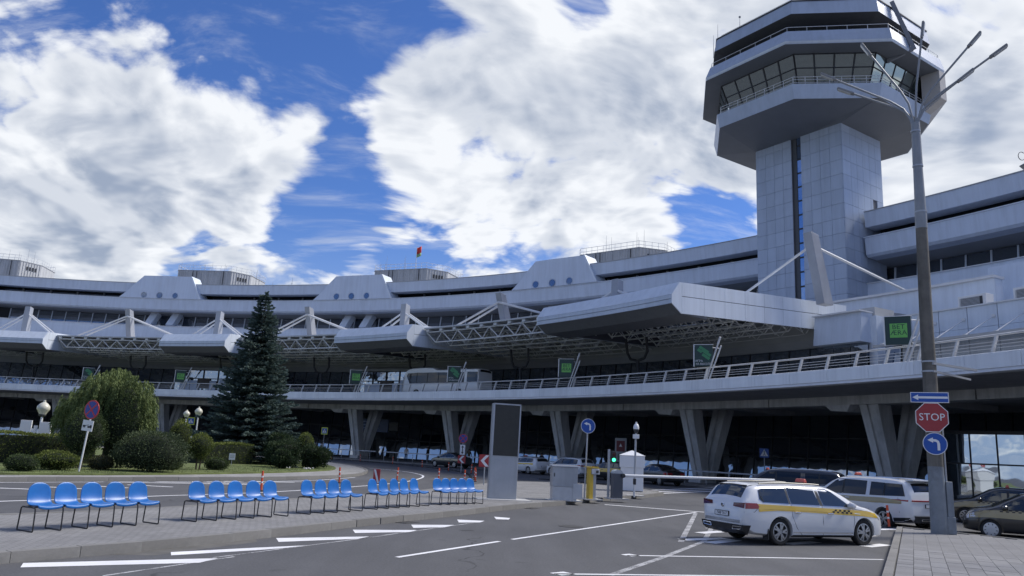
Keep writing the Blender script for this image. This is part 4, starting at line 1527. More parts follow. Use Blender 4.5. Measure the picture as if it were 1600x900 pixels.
# ================================================================== VEHICLES
m_tyre = M('tyre rubber', (0.018, 0.018, 0.019), rough=0.85, var=0.15)
m_rim = M('alloy rim', (0.42, 0.43, 0.45), rough=0.3, metal=0.85, var=0.05)
m_cover = M('silver wheel cover', (0.55, 0.56, 0.58), rough=0.35, metal=0.5, var=0.05)
m_trim = M('black car trim', (0.016, 0.017, 0.019), rough=0.4, var=0.1)
m_chrome = M('chrome trim', (0.75, 0.76, 0.78), rough=0.12, metal=1.0, var=0.02)
m_red = M('red lamp lens', (0.30, 0.012, 0.014), rough=0.12, var=0.1, coat=0.6)
m_lens = M('headlamp lens', (0.60, 0.62, 0.65), rough=0.08, var=0.1, coat=1.0)
m_plate = M('number plate', (0.72, 0.73, 0.74), rough=0.4, var=0.03)
m_ink = M('black lettering', (0.02, 0.02, 0.022), rough=0.6)
m_taxi = M('taxi lamp orange', (0.50, 0.10, 0.07), rough=0.3, var=0.05)
m_yel = M('taxi yellow', (0.68, 0.44, 0.045), rough=0.22, var=0.04, coat=0.8)
m_gold = M('taxi gold', (0.33, 0.265, 0.13), rough=0.25, var=0.04, coat=0.8)
m_int = M('car interior', (0.05, 0.05, 0.055), rough=0.8)
g_car = glass_mat('car glazing', (0.016, 0.02, 0.022), 0.045, tint=(.9, .96, 1))
g_tint = glass_mat('tinted car glazing', (0.006, 0.007, 0.009), 0.0, tint=(.9, .95, 1))


def paint_mat(name, c, metal=0.0):
    return M(name, c, rough=0.28, metal=metal, var=0.03, scale=1.0, coat=1.0, spec=0.5, dirt=0.05)


m_wht = paint_mat('white car paint', (0.70, 0.71, 0.72))
m_sil = paint_mat('silver white paint', (0.62, 0.65, 0.69))
m_blk = paint_mat('black car paint', (0.012, 0.013, 0.015))
m_blu = paint_mat('dark blue car paint', (0.014, 0.02, 0.035))


def interp(x, pts):
    if x <= pts[0][0]:
        return pts[0][1]
    for (a, va), (b, vb) in zip(pts[:-1], pts[1:]):
        if x <= b:
            t = (x - a) / (b - a)
            return va + (vb - va) * t
    return pts[-1][1]


def sinterp(x, pts):
    """monotone smooth interpolation"""
    if x <= pts[0][0]:
        return pts[0][1]
    if x >= pts[-1][0]:
        return pts[-1][1]
    n = len(pts)
    for i in range(n - 1):
        if x <= pts[i + 1][0]:
            (x0, y0), (x1, y1) = pts[i], pts[i + 1]
            h = x1 - x0
            s = (y1 - y0) / h

            def slope(k):
                if k == 0 or k == n - 1:
                    return s
                a = (pts[k][1] - pts[k - 1][1]) / (pts[k][0] - pts[k - 1][0])
                b = (pts[k + 1][1] - pts[k][1]) / (pts[k + 1][0] - pts[k][0])
                return 0 if a * b <= 0 else 2 * a * b / (a + b)
            m0, m1 = slope(i), slope(i + 1)
            t = (x - x0) / h
            return (2 * t ** 3 - 3 * t ** 2 + 1) * y0 + (t ** 3 - 2 * t ** 2 + t) * h * m0 + (-2 * t ** 3 + 3 * t ** 2) * y1 + (t ** 3 - t ** 2) * h * m1


class Car:
    """a lofted body: top profile, belt line and plan width along the length"""
    def __init__(s, top, bot, belt, width, crown=0.05, tumble=0.17, roofz=1.45):
        s.top, s.bot, s.belt, s.w, s.crown, s.tumble, s.roofz = top, bot, belt, width, crown, tumble, roofz
        s.x0, s.x1 = top[0][0], top[-1][0]

    def section(s, x):
        zt = sinterp(x, s.top)
        zb = interp(x, s.bot)
        w = sinterp(x, s.w)
        bl = min(interp(x, s.belt), zt - 0.05)
        hgt = max(0.0, zt - interp(x, s.belt))
        wr = w - 0.045 - s.tumble * min(1.0, hgt / max(0.2, s.roofz - 0.95)) * 1.0
        wr = min(wr, w - .03)
        mid = zb + (bl - zb) * 0.55
        c = s.crown
        return [(0, zb), (w * .86, zb), (w * .955, zb + .05), (w * .985, zb + .16), (w, mid), (w * .992, mid + (bl - mid) * .55), (w * .975, bl),
                (wr + (w * .975 - wr) * .45, bl + (zt - bl) * .5), (wr + .02, zt - min(.09, (zt - bl) * .45)), (wr - .03, zt - min(.035, (zt - bl) * .2)),
                (wr - .12, zt), (wr * .5, zt + c * .7), (0, zt + c)]

    def y(s, x, z):
        sec = s.section(x)[1:11]
        for (y0, z0), (y1, z1) in zip(sec[:-1], sec[1:]):
            if z0 <= z <= z1:
                return y0 + (y1 - y0) * ((z - z0) / (z1 - z0) if z1 > z0 else 0)
        return sec[-1][0] if z > sec[-1][1] else sec[0][0]

    def z(s, x, y):
        sec = s.section(x)[9:]
        for (y0, z0), (y1, z1) in zip(sec[:-1], sec[1:]):
            if y1 <= abs(y) <= y0:
                return z0 + (z1 - z0) * ((y0 - abs(y)) / (y0 - y1) if y0 > y1 else 0)
        return sec[0][1]

    def body(s, n=64):
        mb = MB()
        xs = [s.x0 + (s.x1 - s.x0) * (0.5 - 0.5 * math.cos(PI * i / n)) * 0.35 + (s.x1 - s.x0) * (i / n) * 0.65 for i in range(n + 1)]
        k = None
        for x in xs:
            sec = s.section(x)
            loop = sec + [(-y, z) for y, z in sec[-2:0:-1]]
            k = len(loop)
            mb.v += [(x, y, z) for y, z in loop]
        for i in range(n):
            for j in range(k):
                a, b = i * k + j, i * k + (j + 1) % k
                mb.f.append((a, b, b + k, a + k))
                mb.m.append(0)
        mb.f.append(tuple(range(k))[::-1])
        mb.f.append(tuple(n * k + j for j in range(k)))
        mb.m += [0, 0]
        return mb

    def ribbon(s, xs, zlo, zhi, side=-1, eps=0.004, rows=4, thick=0.0):
        """patch on the body side between two curves"""
        mb = MB()
        R = rows
        vs = []
        for x in xs:
            a, b = zlo(x) if callable(zlo) else zlo, zhi(x) if callable(zhi) else zhi
            for r in range(R + 1):
                z = a + (b - a) * r / R
                vs.append((x, side * (s.y(x, z) + eps), z))
        fs = [(i * (R + 1) + r, (i + 1) * (R + 1) + r, (i + 1) * (R + 1) + r + 1, i * (R + 1) + r + 1) for i in range(len(xs) - 1) for r in range(R)]
        mb.add(vs, fs)
        return mb

    def poly_patch(s, poly, side=-1, eps=0.004, step=0.06):
        """patch for any xz polygon that is convex in x"""
        xs0, xs1 = min(p[0] for p in poly), max(p[0] for p in poly)
        n = max(2, int((xs1 - xs0) / step))
        xs = sorted(set([xs0 + (xs1 - xs0) * i / n for i in range(n + 1)] + [p[0] for p in poly]))

        def span(x):
            zz = []
            m = len(poly)
            for i in range(m):
                (xa, za), (xb, zb) = poly[i], poly[(i + 1) % m]
                if min(xa, xb) - 1e-6 <= x <= max(xa, xb) + 1e-6:
                    if abs(xa - xb) < 1e-6:
                        zz += [za, zb]
                    else:
                        zz.append(za + (zb - za) * (x - xa) / (xb - xa))
            return min(zz), max(zz)
        sp = {x: span(x) for x in xs}
        return s.ribbon(xs, lambda x: sp[x][0], lambda x: sp[x][1], side, eps)

    def top_patch(s, xs, wf0, wf1, eps=0.004, n=8):
        """patch on the upper surface (windscreen, rear window, sunroof); half widths at both ends"""
        mb = MB()
        vs = []
        for i, x in enumerate(xs):
            t = i / (len(xs) - 1)
            hw = wf0 + (wf1 - wf0) * t
            for j in range(n + 1):
                y = -hw + 2 * hw * j / n
                x2 = x
                vs.append((x2, y, s.z(x2, y) + eps))
        mb.add(vs, [(i * (n + 1) + j, (i + 1) * (n + 1) + j, (i + 1) * (n + 1) + j + 1, i * (n + 1) + j + 1) for i in range(len(xs) - 1) for j in range(n)])
        return mb


def lin(a, b, n):
    return [a + (b - a) * i / n for i in range(n + 1)]


WHEELS = {}


def wheel_parts(r, w, style):
    key = (r, w, style)
    if key in WHEELS:
        return WHEELS[key]
    ty = MB()
    ri = r * 0.68
    ty.lathe([(ri, -w * .45), (ri + .03, -w / 2), (r - .03, -w / 2), (r - .005, -w * .38), (r, -w * .2), (r, w * .2), (r - .005, w * .38), (r - .03, w / 2), (ri + .03, w / 2), (ri, w * .45), (ri, -w * .45)], 32, axis='Y', caps=False)
    tm = ty.mesh('tyre', smooth=40)
    tm.materials.append(m_tyre)
    rm = MB()
    rm.lathe([(ri + .004, -w * .46), (ri - .02, -w * .47), (ri - .03, -w * .30), (ri - .05, w * .3), (ri + .004, w * .4)], 32, axis='Y', caps=False)
    n = {'five': 5, 'ten': 10, 'cover': 9}[style]
    for i in range(n):
        a = 2 * PI * i / n
        offs = (-.20, .20) if style == 'five' else (0,)
        for o in offs:
            b = a + o * .55
            e = a + o
            p0 = Vector((math.cos(b) * .055, -w * .42, math.sin(b) * .055))
            p1 = Vector((math.cos(e) * (ri - .015), -w * .40, math.sin(e) * (ri - .015)))
            rm.bar(p0, p1, .045 if style != 'cover' else .085, .05, up=(0, 1, 0))
    rm.lathe([(0.0, -w * .47), (.05, -w * .47), (.075, -w * .40), (.075, -w * .2)], 14, axis='Y', caps=False)
    rmm = rm.mesh('rim', smooth=30)
    rmm.materials.append(m_rim if style != 'cover' else m_cover)
    dk = MB()
    dk.lathe([(0.001, -w * .12), (ri - .035, -w * .12), (ri - .035, -w * .08)], 24, axis='Y')
    dm = dk.mesh('brake_disc')
    dm.materials.append(m_trim)
    WHEELS[key] = (tm, rmm, dm)
    return WHEELS[key]


def add_wheels(car, fx, rx, hw, r, w=0.21, style='five'):
    tm, rm, dm = wheel_parts(r, w, style)
    for x in (fx, rx):
        for sgn in (-1, 1):
            t = obj('wheel', tm, None, car, loc=(x, sgn * (hw - w / 2 - .005), r), rot=(0, 0, 0 if sgn < 0 else PI))
            t.rotation_euler = (0, random.uniform(0, 6) if style != 'x' else 0, 0 if sgn < 0 else PI)
            obj('rim', rm, None, t)
            obj('brake_disc', dm, None, t)


def cut_arches(body_obj, fx, rx, r, hw):
    """open the wheel arches with boolean cylinders and bake the result"""
    cut = MB()
    for x in (fx, rx):
        for sgn in (-1, 1):
            cut.lathe([(r + .045, -.2), (r + .045, .2)], 28, c=(x, sgn * (hw - .02), r + .0), axis='Y')
    cm = cut.mesh('cut')
    cm.polygons.foreach_set('material_index', [1] * len(cm.polygons))
    co = bpy.data.objects.new('cut', cm)
    COL.objects.link(co)
    co.parent = body_obj.parent
    md = body_obj.modifiers.new('arches', 'BOOLEAN')
    md.object = co
    md.operation = 'DIFFERENCE'
    md.solver = 'EXACT'
    dg = bpy.context.evaluated_depsgraph_get()
    dg.update()
    me = bpy.data.meshes.new_from_object(body_obj.evaluated_get(dg))
    body_obj.modifiers.clear()
    bpy.data.objects.remove(co)
    me.polygons.foreach_set('use_smooth', [True] * len(me.polygons))
    me.set_sharp_from_angle(angle=rad(32))
    old = body_obj.data
    body_obj.data = me
    me.materials.clear()
    for m_ in old.materials:
        me.materials.append(m_)


def checker(car, C, x0, x1, z0, side, par, n=9, h=0.10):
    mb = MB()
    d = (x1 - x0) / n
    for i in range(n):
        for r in range(2):
            if (i + r) % 2 == 0:
                zz = z0 if not callable(z0) else z0(x0 + d * (i + .5))
                q = C.poly_patch([(x0 + d * i, zz + h / 2 * r), (x0 + d * (i + 1), zz + h / 2 * r), (x0 + d * (i + 1), zz + h / 2 * (r + 1)), (x0 + d * i, zz + h / 2 * (r + 1))], side, .009)
                mb.add(q.v, q.f)
    obj('checker_band', mb, m_ink, par)


def seams(C, car, lines, side):
    for pts in lines:
        mb = MB()
        mb.tube([(x, side * (C.y(x, z) + .001), z) for x, z in pts], 0.006, 5)
        obj('door_seam', mb, m_trim, car)


def make_car(name, label, loc, az, spec, group=None):
    t = thing(name, label, spec.get('cat', 'car'), (loc[0], loc[1], loc[2] if len(loc) > 2 else 0.0), PI / 2 - rad(az), group)
    C = Car(**spec['shape'])
    fx, rx, r, hw = spec['fx'], spec['rx'], spec['r'], spec['hw']
    b = obj('body', C.body().mesh('body'), [spec['paint'], m_trim], t)
    cut_arches(b, fx, rx, r, hw)
    add_wheels(t, fx, rx, hw - .02, r, style=spec.get('wheels', 'five'))
    gm = spec.get('glass', g_car)
    for side in (-1, 1):
        for poly in spec['windows']:
            obj('side_window', C.poly_patch(poly, side, .006), gm, t)
        ws_ = sorted(spec['windows'], key=lambda q: min(p_[0] for p_ in q))
        for wa, wb in zip(ws_[:-1], ws_[1:]):
            xa, xb = max(p_[0] for p_ in wa), min(p_[0] for p_ in wb)
            if xb - xa < .14:
                ra = [p_ for p_ in wa if p_[0] > xa - .10]
                rb = [p_ for p_ in wb if p_[0] < xb + .10]
                q = [min(ra, key=lambda p_: p_[1]), min(rb, key=lambda p_: p_[1]), max(rb, key=lambda p_: p_[1]), max(ra, key=lambda p_: p_[1])]
                obj('door_pillar', C.poly_patch(q, side, .005), m_trim, t)
        fr = MB()
        for poly in spec['windows']:
            fr.tube([(x, side * (C.y(x, z) + .004), z) for x, z in poly + poly[:1]], 0.008, 5)
        obj('window_trim', fr, spec.get('wtrim', m_trim), t)
        seams(C, t, spec['seams'], side)
        for hx, hz in spec['handles']:
            mb = MB()
            y = side * (C.y(hx, hz) + .02)
            mb.box((hx, y, hz), (0.20, 0.035, 0.035))
            obj('door_handle', mb, spec.get('handle_mat', spec['paint']), t, bevel=.01)
        for nm, mat, poly in spec.get('side_patches', []):
            obj(nm, C.poly_patch(poly, side, .007), mat, t)
        mx, mz = spec['mirror']
        mb = MB()
        y = side * (C.y(mx, mz) + .10)
        mb.lathe([(0.001, -.13), (.06, -.11), (.085, -.03), (.085, .05), (.05, .10), (.001, .11)], 12, c=(mx, y, mz), axis='Y')
        mb.bar((mx + .03, side * (C.y(mx, mz - .08) - .03), mz - .07), (mx + .02, y, mz - .03), .06, .04)
        obj('wing_mirror', mb, spec.get('mirror_mat', spec['paint']), t, smooth=40)
        mb = MB()
        mb.tube([(x, side * (C.y(x, C.section(x)[9][1] - .01) - .06), C.section(x)[10][1] + .035) for x in lin(*spec['rails'], 10)], .018, 6) if spec.get('rails') else None
        if spec.get('rails'):
            obj('roof_rail', mb, spec.get('rail_mat', m_trim), t)
        sl = MB()
        sl.add(*[(q.v, q.f) for q in [C.ribbon(lin(rx + r + .05, fx - r - .05, 16), lambda x: interp(x, C.bot) + .0, lambda x: interp(x, C.bot) + .06, side, .008)]][0])
        obj('sill_trim', sl, spec.get('sill', m_trim), t)
    ws = spec['windscreen']
    obj('windscreen', C.top_patch(lin(ws[0], ws[1], 12), ws[2], ws[3], .006), gm, t)
    rw_ = spec['rear_window']
    obj('rear_window', C.top_patch(lin(rw_[0], rw_[1], 10), rw_[2], rw_[3], .006), gm, t)
    xr, xf = C.x0, C.x1
    for part in spec['extras']:
        part(C, t)
    return t


def box_part(name, mat, c, s, bevel=.012, rz=0.0):
    def f(C, t):
        mb = MB()
        mb.box(c, s, rz=rz)
        obj(name, mb, mat, t, bevel=bevel)
    return f


def plate_part(txt, x, y, z, dx):
    def f(C, t):
        mb = MB()
        mb.box((x, y, z), (0.02, 0.52, 0.112))
        p = obj('number_plate', mb, m_plate, t)
        mb = MB()
        for zz in (-.058, .058):
            mb.box((x, y, z + zz), (.03, .54, .012))
        for yy in (-.266, .266):
            mb.box((x, y + yy, z), (.03, .012, .118))
        obj('plate_frame', mb, m_trim, p)
        if txt:
            me = text_mesh(txt, 0.10, 0.002, xscale=.92)
            obj('plate_lettering', me, m_ink, p, loc=(x + dx * .011, y, z), rot=(PI / 2, 0, -PI / 2 if dx < 0 else PI / 2))
    return f


def lamp_sign(x, z, mat=m_taxi, w=.34):
    def f(C, t):
        mb = MB()
        mb.box((x, 0, z + .082), (0.13, w, 0.10), top=(.6, .86))
        p = obj('taxi_roof_light', mb, mat, t, bevel=.02)
        mb = MB()
        mb.box((x, 0, z + .018), (.16, w * .9, .036))
        obj('roof_light_base', mb, m_trim, p)
    return f


def end_patch(C, x, polys, mat, name, t, dx):
    for poly in polys:
        mb = MB()
        n = len(poly)
        mb.add([(x, y, z) for y, z in poly] + [(x - dx * .05, y, z) for y, z in poly], [tuple(range(n)), tuple(range(n, 2 * n))[::-1]] + [(i, (i + 1) % n, n + (i + 1) % n, n + i) for i in range(n)])
        obj(name, mb, mat, t)


# ---------------------------------------------------------------- estate taxi (nearest car)
def estate_extras(yellow):
    ex = [plate_part('7500 TA-7', -2.507, 0.0, 0.70, -1), lamp_sign(0.12, 1.485)]

    def rear(C, t):
        # tail lamps wrap the corner
        for side in (-1, 1):
            obj('tail_lamp', C.poly_patch([(-2.44, 0.86), (-2.10, 0.87), (-2.06, 0.92), (-2.12, 1.0), (-2.42, 1.0)], side, .012), m_red, t)
            mb = MB()
            mb.add([(-2.490, side * .42, .90), (-2.475, side * .80, .87), (-2.470, side * .80, 1.0), (-2.482, side * .44, .985), (-2.44, side * .42, .90), (-2.43, side * .80, .87), (-2.42, side * .80, 1.0), (-2.43, side * .44, .985)],
                   [(0, 1, 2, 3), (7, 6, 5, 4), (0, 4, 5, 1), (1, 5, 6, 2), (2, 6, 7, 3), (3, 7, 4, 0)])
            obj('tail_lamp', mb, M('dark red lens', (0.10, 0.008, 0.012), rough=.12, coat=.8), t)
        mb = MB()
        mb.lathe([(0.001, -2.505), (.045, -2.50), (.055, -2.485), (.055, -2.47)], 18, c=(0, 0, .90), axis='X')
        bd = obj('tailgate_badge', mb, m_chrome, t)
        mb = MB()
        for a_, b_ in (((-.026, .032), (0, -.03)), ((0, -.03), (.026, .032)), ((-.012, .034), (0, .006)), ((0, .006), (.012, .034))):
            mb.bar((-2.508, a_[0], .90 + a_[1]), (-2.508, b_[0], .90 + b_[1]), .006, .008)
        obj('badge_emblem', mb, m_trim, bd)
        # lower bumper: dark diffuser with chrome outlets
        mb = MB()
        mb.add([(-2.50, -.80, .33), (-2.50, .80, .33), (-2.515, .84, .47), (-2.515, -.84, .47), (-2.36, -.80, .24), (-2.36, .80, .24), (-2.30, .86, .47), (-2.30, -.86, .47)],
               [(0, 1, 2, 3), (0, 4, 5, 1), (1, 5, 6, 2), (3, 7, 4, 0), (2, 6, 7, 3), (4, 7, 6, 5)])
        obj('rear_diffuser', mb, m_trim, t)
        for side in (-1, 1):
            mb = MB()
            mb.tube([(-2.52, side * .42, .35), (-2.52, side * .72, .37), (-2.51, side * .76, .43), (-2.52, side * .44, .42), (-2.52, side * .42, .35)], .012, 5)
            obj('exhaust_trim', mb, m_chrome, t)
        mb = MB()
        mb.tube([(-2.47, y, .80 - .02 * (1 - (y / .6) ** 2)) for y in lin(-.6, .6, 8)], .008, 5)
        obj('tailgate_seam', mb, m_trim, t)
        mb = MB()
        mb.tube([(-2.31, -.05, 1.10), (-2.24, .35, 1.16)], .010, 5)
        obj('rear_wiper', mb, m_trim, t)
        # roof spoiler
        q = C.top_patch(lin(-2.16, -1.98, 3), .56, .60, .018)
        obj('roof_spoiler', q, spec_paint, t)
        mb = MB()
        mb.box((-2.16, 0, 1.405), (.05, 1.08, .03))
        obj('spoiler_edge', mb, m_trim, t, bevel=.008)
        for side in (-1, 1):
            obj('headlamp', C.poly_patch([(1.98, .66), (2.20, .66), (2.20, .74), (2.0, .79), (1.86, .80)], side, .01), m_lens, t)
            obj('mud_flap', MB().box((-1.395 - .40, side * .80, .27), (.03, .2, .26)), m_trim, t)
        for x in (-.75, .25):
            mb = MB()
            for yy in (-.36, .36):
                mb.box((x - .1, yy, .80), (.16, .48, .62))
                mb.box((x - .1, yy, 1.18), (.1, .26, .18))
            obj('seat_backs', mb, m_int, t)
    spec_paint = m_wht
    ex.append(rear)
    return ex


EST = dict(
    shape=dict(top=[(-2.50, .62), (-2.485, .88), (-2.46, 1.0), (-2.40, 1.08), (-2.28, 1.24), (-2.16, 1.37), (-2.02, 1.415), (-1.6, 1.445), (-.9, 1.465), (-.1, 1.46), (.35, 1.43), (.75, 1.30), (1.18, 1.08), (1.34, 1.005), (1.6, .955), (1.95, .87), (2.12, .78), (2.22, .66), (2.27, .50)],
               bot=[(-2.5, .42), (-2.2, .26), (-1.5, .20), (1.6, .20), (2.1, .22), (2.27, .28)],
               belt=[(-2.5, .98), (-1.9, 1.0), (0, .965), (1.2, .935), (1.6, .86), (2.27, .6)],
               width=[(-2.50, .70), (-2.46, .80), (-2.35, .86), (-2.0, .905), (-1.0, .915), (1.2, .915), (1.75, .895), (2.05, .83), (2.2, .70), (2.27, .52)], crown=.045, tumble=.19, roofz=1.46),
    fx=1.395, rx=-1.395, r=.33, hw=.905, paint=m_wht,
    windows=[[(-2.02, 1.09), (-1.93, 1.02), (-1.12, 1.0), (-1.12, 1.38), (-1.80, 1.36), (-1.97, 1.31)],
             [(-1.05, .998), (-.10, .978), (-.16, 1.40), (-1.05, 1.385)],
             [(0.02, .975), (1.02, .955), (.86, 1.04), (.42, 1.33), (.26, 1.385), (-.04, 1.40)]],
    wtrim=m_chrome,
    seams=[[(-1.05, .97), (-1.02, .7), (-.88, .42), (-.70, .26)], [(-.03, .97), (-.02, .6), (.0, .26)], [(1.02, .94), (1.05, .6), (.98, .3)], [(-2.46, .78), (-2.2, .79), (-2.12, .86)], [(1.02, .93), (1.5, .86), (1.95, .78)]],
    handles=[(-.86, .80), (.22, .79)], handle_mat=m_chrome, mirror=(.90, 1.0), rails=(-1.85, .15), windscreen=(.42, 1.24, .53, .69), rear_window=(-2.385, -2.17, .60, .56),
    side_patches=[('yellow_band', m_yel, [(-2.08, .80), (-1.5, .835), (-.5, .81), (.6, .765), (1.3, .745), (1.9, .70), (2.05, .72), (1.85, .815), (1.5, .875), (.9, .90), (0, .925), (-1.0, .955), (-2.10, .985), (-2.03, .92)]),
                  ('crease_shade', M('shaded taxi yellow', (.42, .26, .03), rough=.3, coat=.6), [(-1.98, .872), (.3, .826), (1.2, .790), (1.2, .780), (.3, .812), (-1.98, .856)]),  # crease drawn flat, its shade painted as a darker yellow strip
                  ('chrome_strip', m_chrome, [(-1.0, .305), (.98, .305), (.98, .325), (-1.0, .325)]),
                  ('fender_badge', m_chrome, [(1.06, .80), (1.28, .79), (1.28, .80), (1.06, .815)])],
    extras=estate_extras(True))
car = make_car('taxi_estate', 'white estate taxi with a yellow side band and checkers, nearest car in the bays', 'xx' and (7.66, 20.50), 67.6, EST)
car.scale = (.96, .96, .97)
Cc = Car(**EST['shape'])
for sd_ in (-1, 1):
    checker(car, Cc, .30, .98, lambda x: .815 - .035 * (x - .3), sd_, car, 9, .085)

# ---------------------------------------------------------------- white people carrier
MPV = dict(cat='car',
    shape=dict(top=[(-2.675, .60), (-2.66, 1.0), (-2.62, 1.18), (-2.52, 1.40), (-2.40, 1.58), (-2.2, 1.655), (-1.2, 1.70), (-.2, 1.70), (.5, 1.675), (.85, 1.58), (1.5, 1.22), (1.68, 1.13), (2.0, 1.08), (2.28, .98), (2.42, .80), (2.48, .55)],
               bot=[(-2.675, .40), (-2.3, .27), (-1.5, .22), (1.8, .22), (2.3, .24), (2.48, .3)],
               belt=[(-2.7, 1.10), (0, 1.06), (1.5, 1.03), (2.0, .95), (2.48, .7)],
               width=[(-2.675, .80), (-2.6, .90), (-2.4, .965), (-1.5, .995), (1.4, .995), (1.9, .97), (2.25, .88), (2.42, .70), (2.48, .55)], crown=.04, tumble=.17, roofz=1.73),
    fx=1.545, rx=-1.545, r=.35, hw=.99, paint=m_wht, glass=g_tint,
    windows=[[(-2.46, 1.16), (-1.62, 1.13), (-1.62, 1.55), (-2.30, 1.54)], [(-1.58, 1.13), (-.98, 1.115), (-.98, 1.57), (-1.58, 1.555)], [(-.78, 1.11), (.28, 1.095), (.28, 1.60), (-.78, 1.585)], [(.34, 1.09), (1.38, 1.07), (1.18, 1.22), (.74, 1.52), (.58, 1.60), (.34, 1.605)]],
    seams=[[(-.88, 1.6), (-.9, 1.0), (-.95, .6), (-.85, .3)], [(.31, 1.08), (.32, .6), (.36, .28)], [(1.36, 1.0), (1.3, .6), (1.12, .3)], [(-.9, 1.02), (-2.3, 1.05)], [(-2.2, 1.1), (-2.25, .6)]],
    handles=[(.05, .96), (.58, .96)], mirror=(1.22, 1.12), mirror_mat=m_trim, rails=(-2.1, .3), rail_mat=m_chrome, windscreen=(.72, 1.62, .60, .76), rear_window=(-2.58, -2.42, .62, .60),
    side_patches=[('gold_band', m_gold, [(-2.35, .90), (-1.0, .86), (1.3, .84), (2.0, .84), (2.1, .93), (1.5, 1.0), (.3, 1.01), (-.75, 1.04), (-1.6, 1.06), (-2.35, 1.0)]),
                  ('rear_pillar_trim', m_sil, [(-.95, 1.11), (-.80, 1.11), (-.80, 1.60), (-.95, 1.59)]),
                  ('tail_lamp_strip', m_red, [(-2.58, .985), (-1.95, 1.02), (-1.95, 1.035), (-2.58, 1.045)]),
                  ('lower_cladding', m_trim, [(-2.6, .34), (-1.98, .27), (-1.98, .42), (-2.6, .47)]),
                  ('headlamp', m_lens, [(2.1, .80), (2.36, .72), (2.36, .80), (2.12, .92)])],
    extras=[box_part('tail_lamp_bar', m_red, (-2.662, 0, 1.02), (.03, 1.66, .05)), box_part('rear_bumper_trim', m_trim, (-2.68, 0, .42), (.08, 1.5, .22)), box_part('bumper_skid', m_chrome, (-2.70, 0, .40), (.08, 1.0, .07)),
            plate_part('', -2.69, 0, .86, -1), lamp_sign(.5, 1.73, w=.28), box_part('roof_spoiler', m_wht, (-2.42, 0, 1.69), (.34, 1.3, .05))])
car = make_car('people_carrier', 'white people carrier taxi with a gold side band behind the estate taxi', (13.62, 29.32, -.1), -20, MPV)
Cc = Car(**MPV['shape'])
for sd_ in (-1, 1):
    checker(car, Cc, .45, 1.2, .985, sd_, car, 9, .07)

# ---------------------------------------------------------------- hatchbacks and saloons
HAT = dict(
    shape=dict(top=[(-2.12, .60), (-2.10, .95), (-2.02, 1.08), (-1.85, 1.30), (-1.70, 1.40), (-1.0, 1.455), (-.2, 1.46), (.25, 1.42), (.65, 1.25), (1.08, 1.03), (1.25, .97), (1.6, .90), (1.82, .80), (1.95, .62), (1.99, .48)],
               bot=[(-2.12, .40), (-1.8, .25), (1.5, .21), (1.99, .27)], belt=[(-2.1, 1.0), (0, .95), (1.1, .92), (1.99, .6)],
               width=[(-2.12, .66), (-2.02, .80), (-1.7, .85), (1.0, .85), (1.5, .83), (1.8, .74), (1.95, .58), (1.99, .45)], crown=.045, tumble=.17, roofz=1.46),
    fx=1.23, rx=-1.23, r=.305, hw=.845, paint=m_blk, wheels='cover',
    windows=[[(-1.72, 1.06), (-1.1, 1.0), (-1.1, 1.36), (-1.58, 1.33)], [(-1.04, .99), (-.16, .97), (-.16, 1.39), (-1.04, 1.365)], [(-.10, .968), (.94, .945), (.62, 1.2), (.25, 1.375), (-.10, 1.39)]],
    seams=[[(-1.07, .97), (-1.05, .6), (-.8, .3)], [(-.13, .97), (-.12, .3)], [(.96, .93), (.98, .6), (.86, .3)]],
    handles=[(-.85, .85), (.1, .84)], mirror=(.80, 1.0), windscreen=(.34, 1.14, .52, .66), rear_window=(-2.0, -1.74, .56, .52),
    side_patches=[('gold_band', m_gold, [(-2.0, .68), (0, .66), (1.3, .68), (1.86, .62), (1.80, .76), (1.5, .875), (1.1, .905), (0, .94), (-1.0, .97), (-2.0, .98)]), ('headlamp', m_lens, [(1.62, .68), (1.88, .60), (1.90, .70), (1.66, .80)])],
    extras=[lamp_sign(-.1, 1.47), box_part('grille', m_trim, (1.975, 0, .5), (.04, .8, .14)), plate_part('', 1.99, 0, .42, 1)])
car = make_car('taxi_hatchback', 'black and gold hatchback taxi cut by the right edge of the photo', (17.15, 25.55, -.1), -60, HAT)
Cc = Car(**HAT['shape'])
for sd_ in (-1, 1):
    checker(car, Cc, .2, .95, .86, sd_, car, 9, .08)

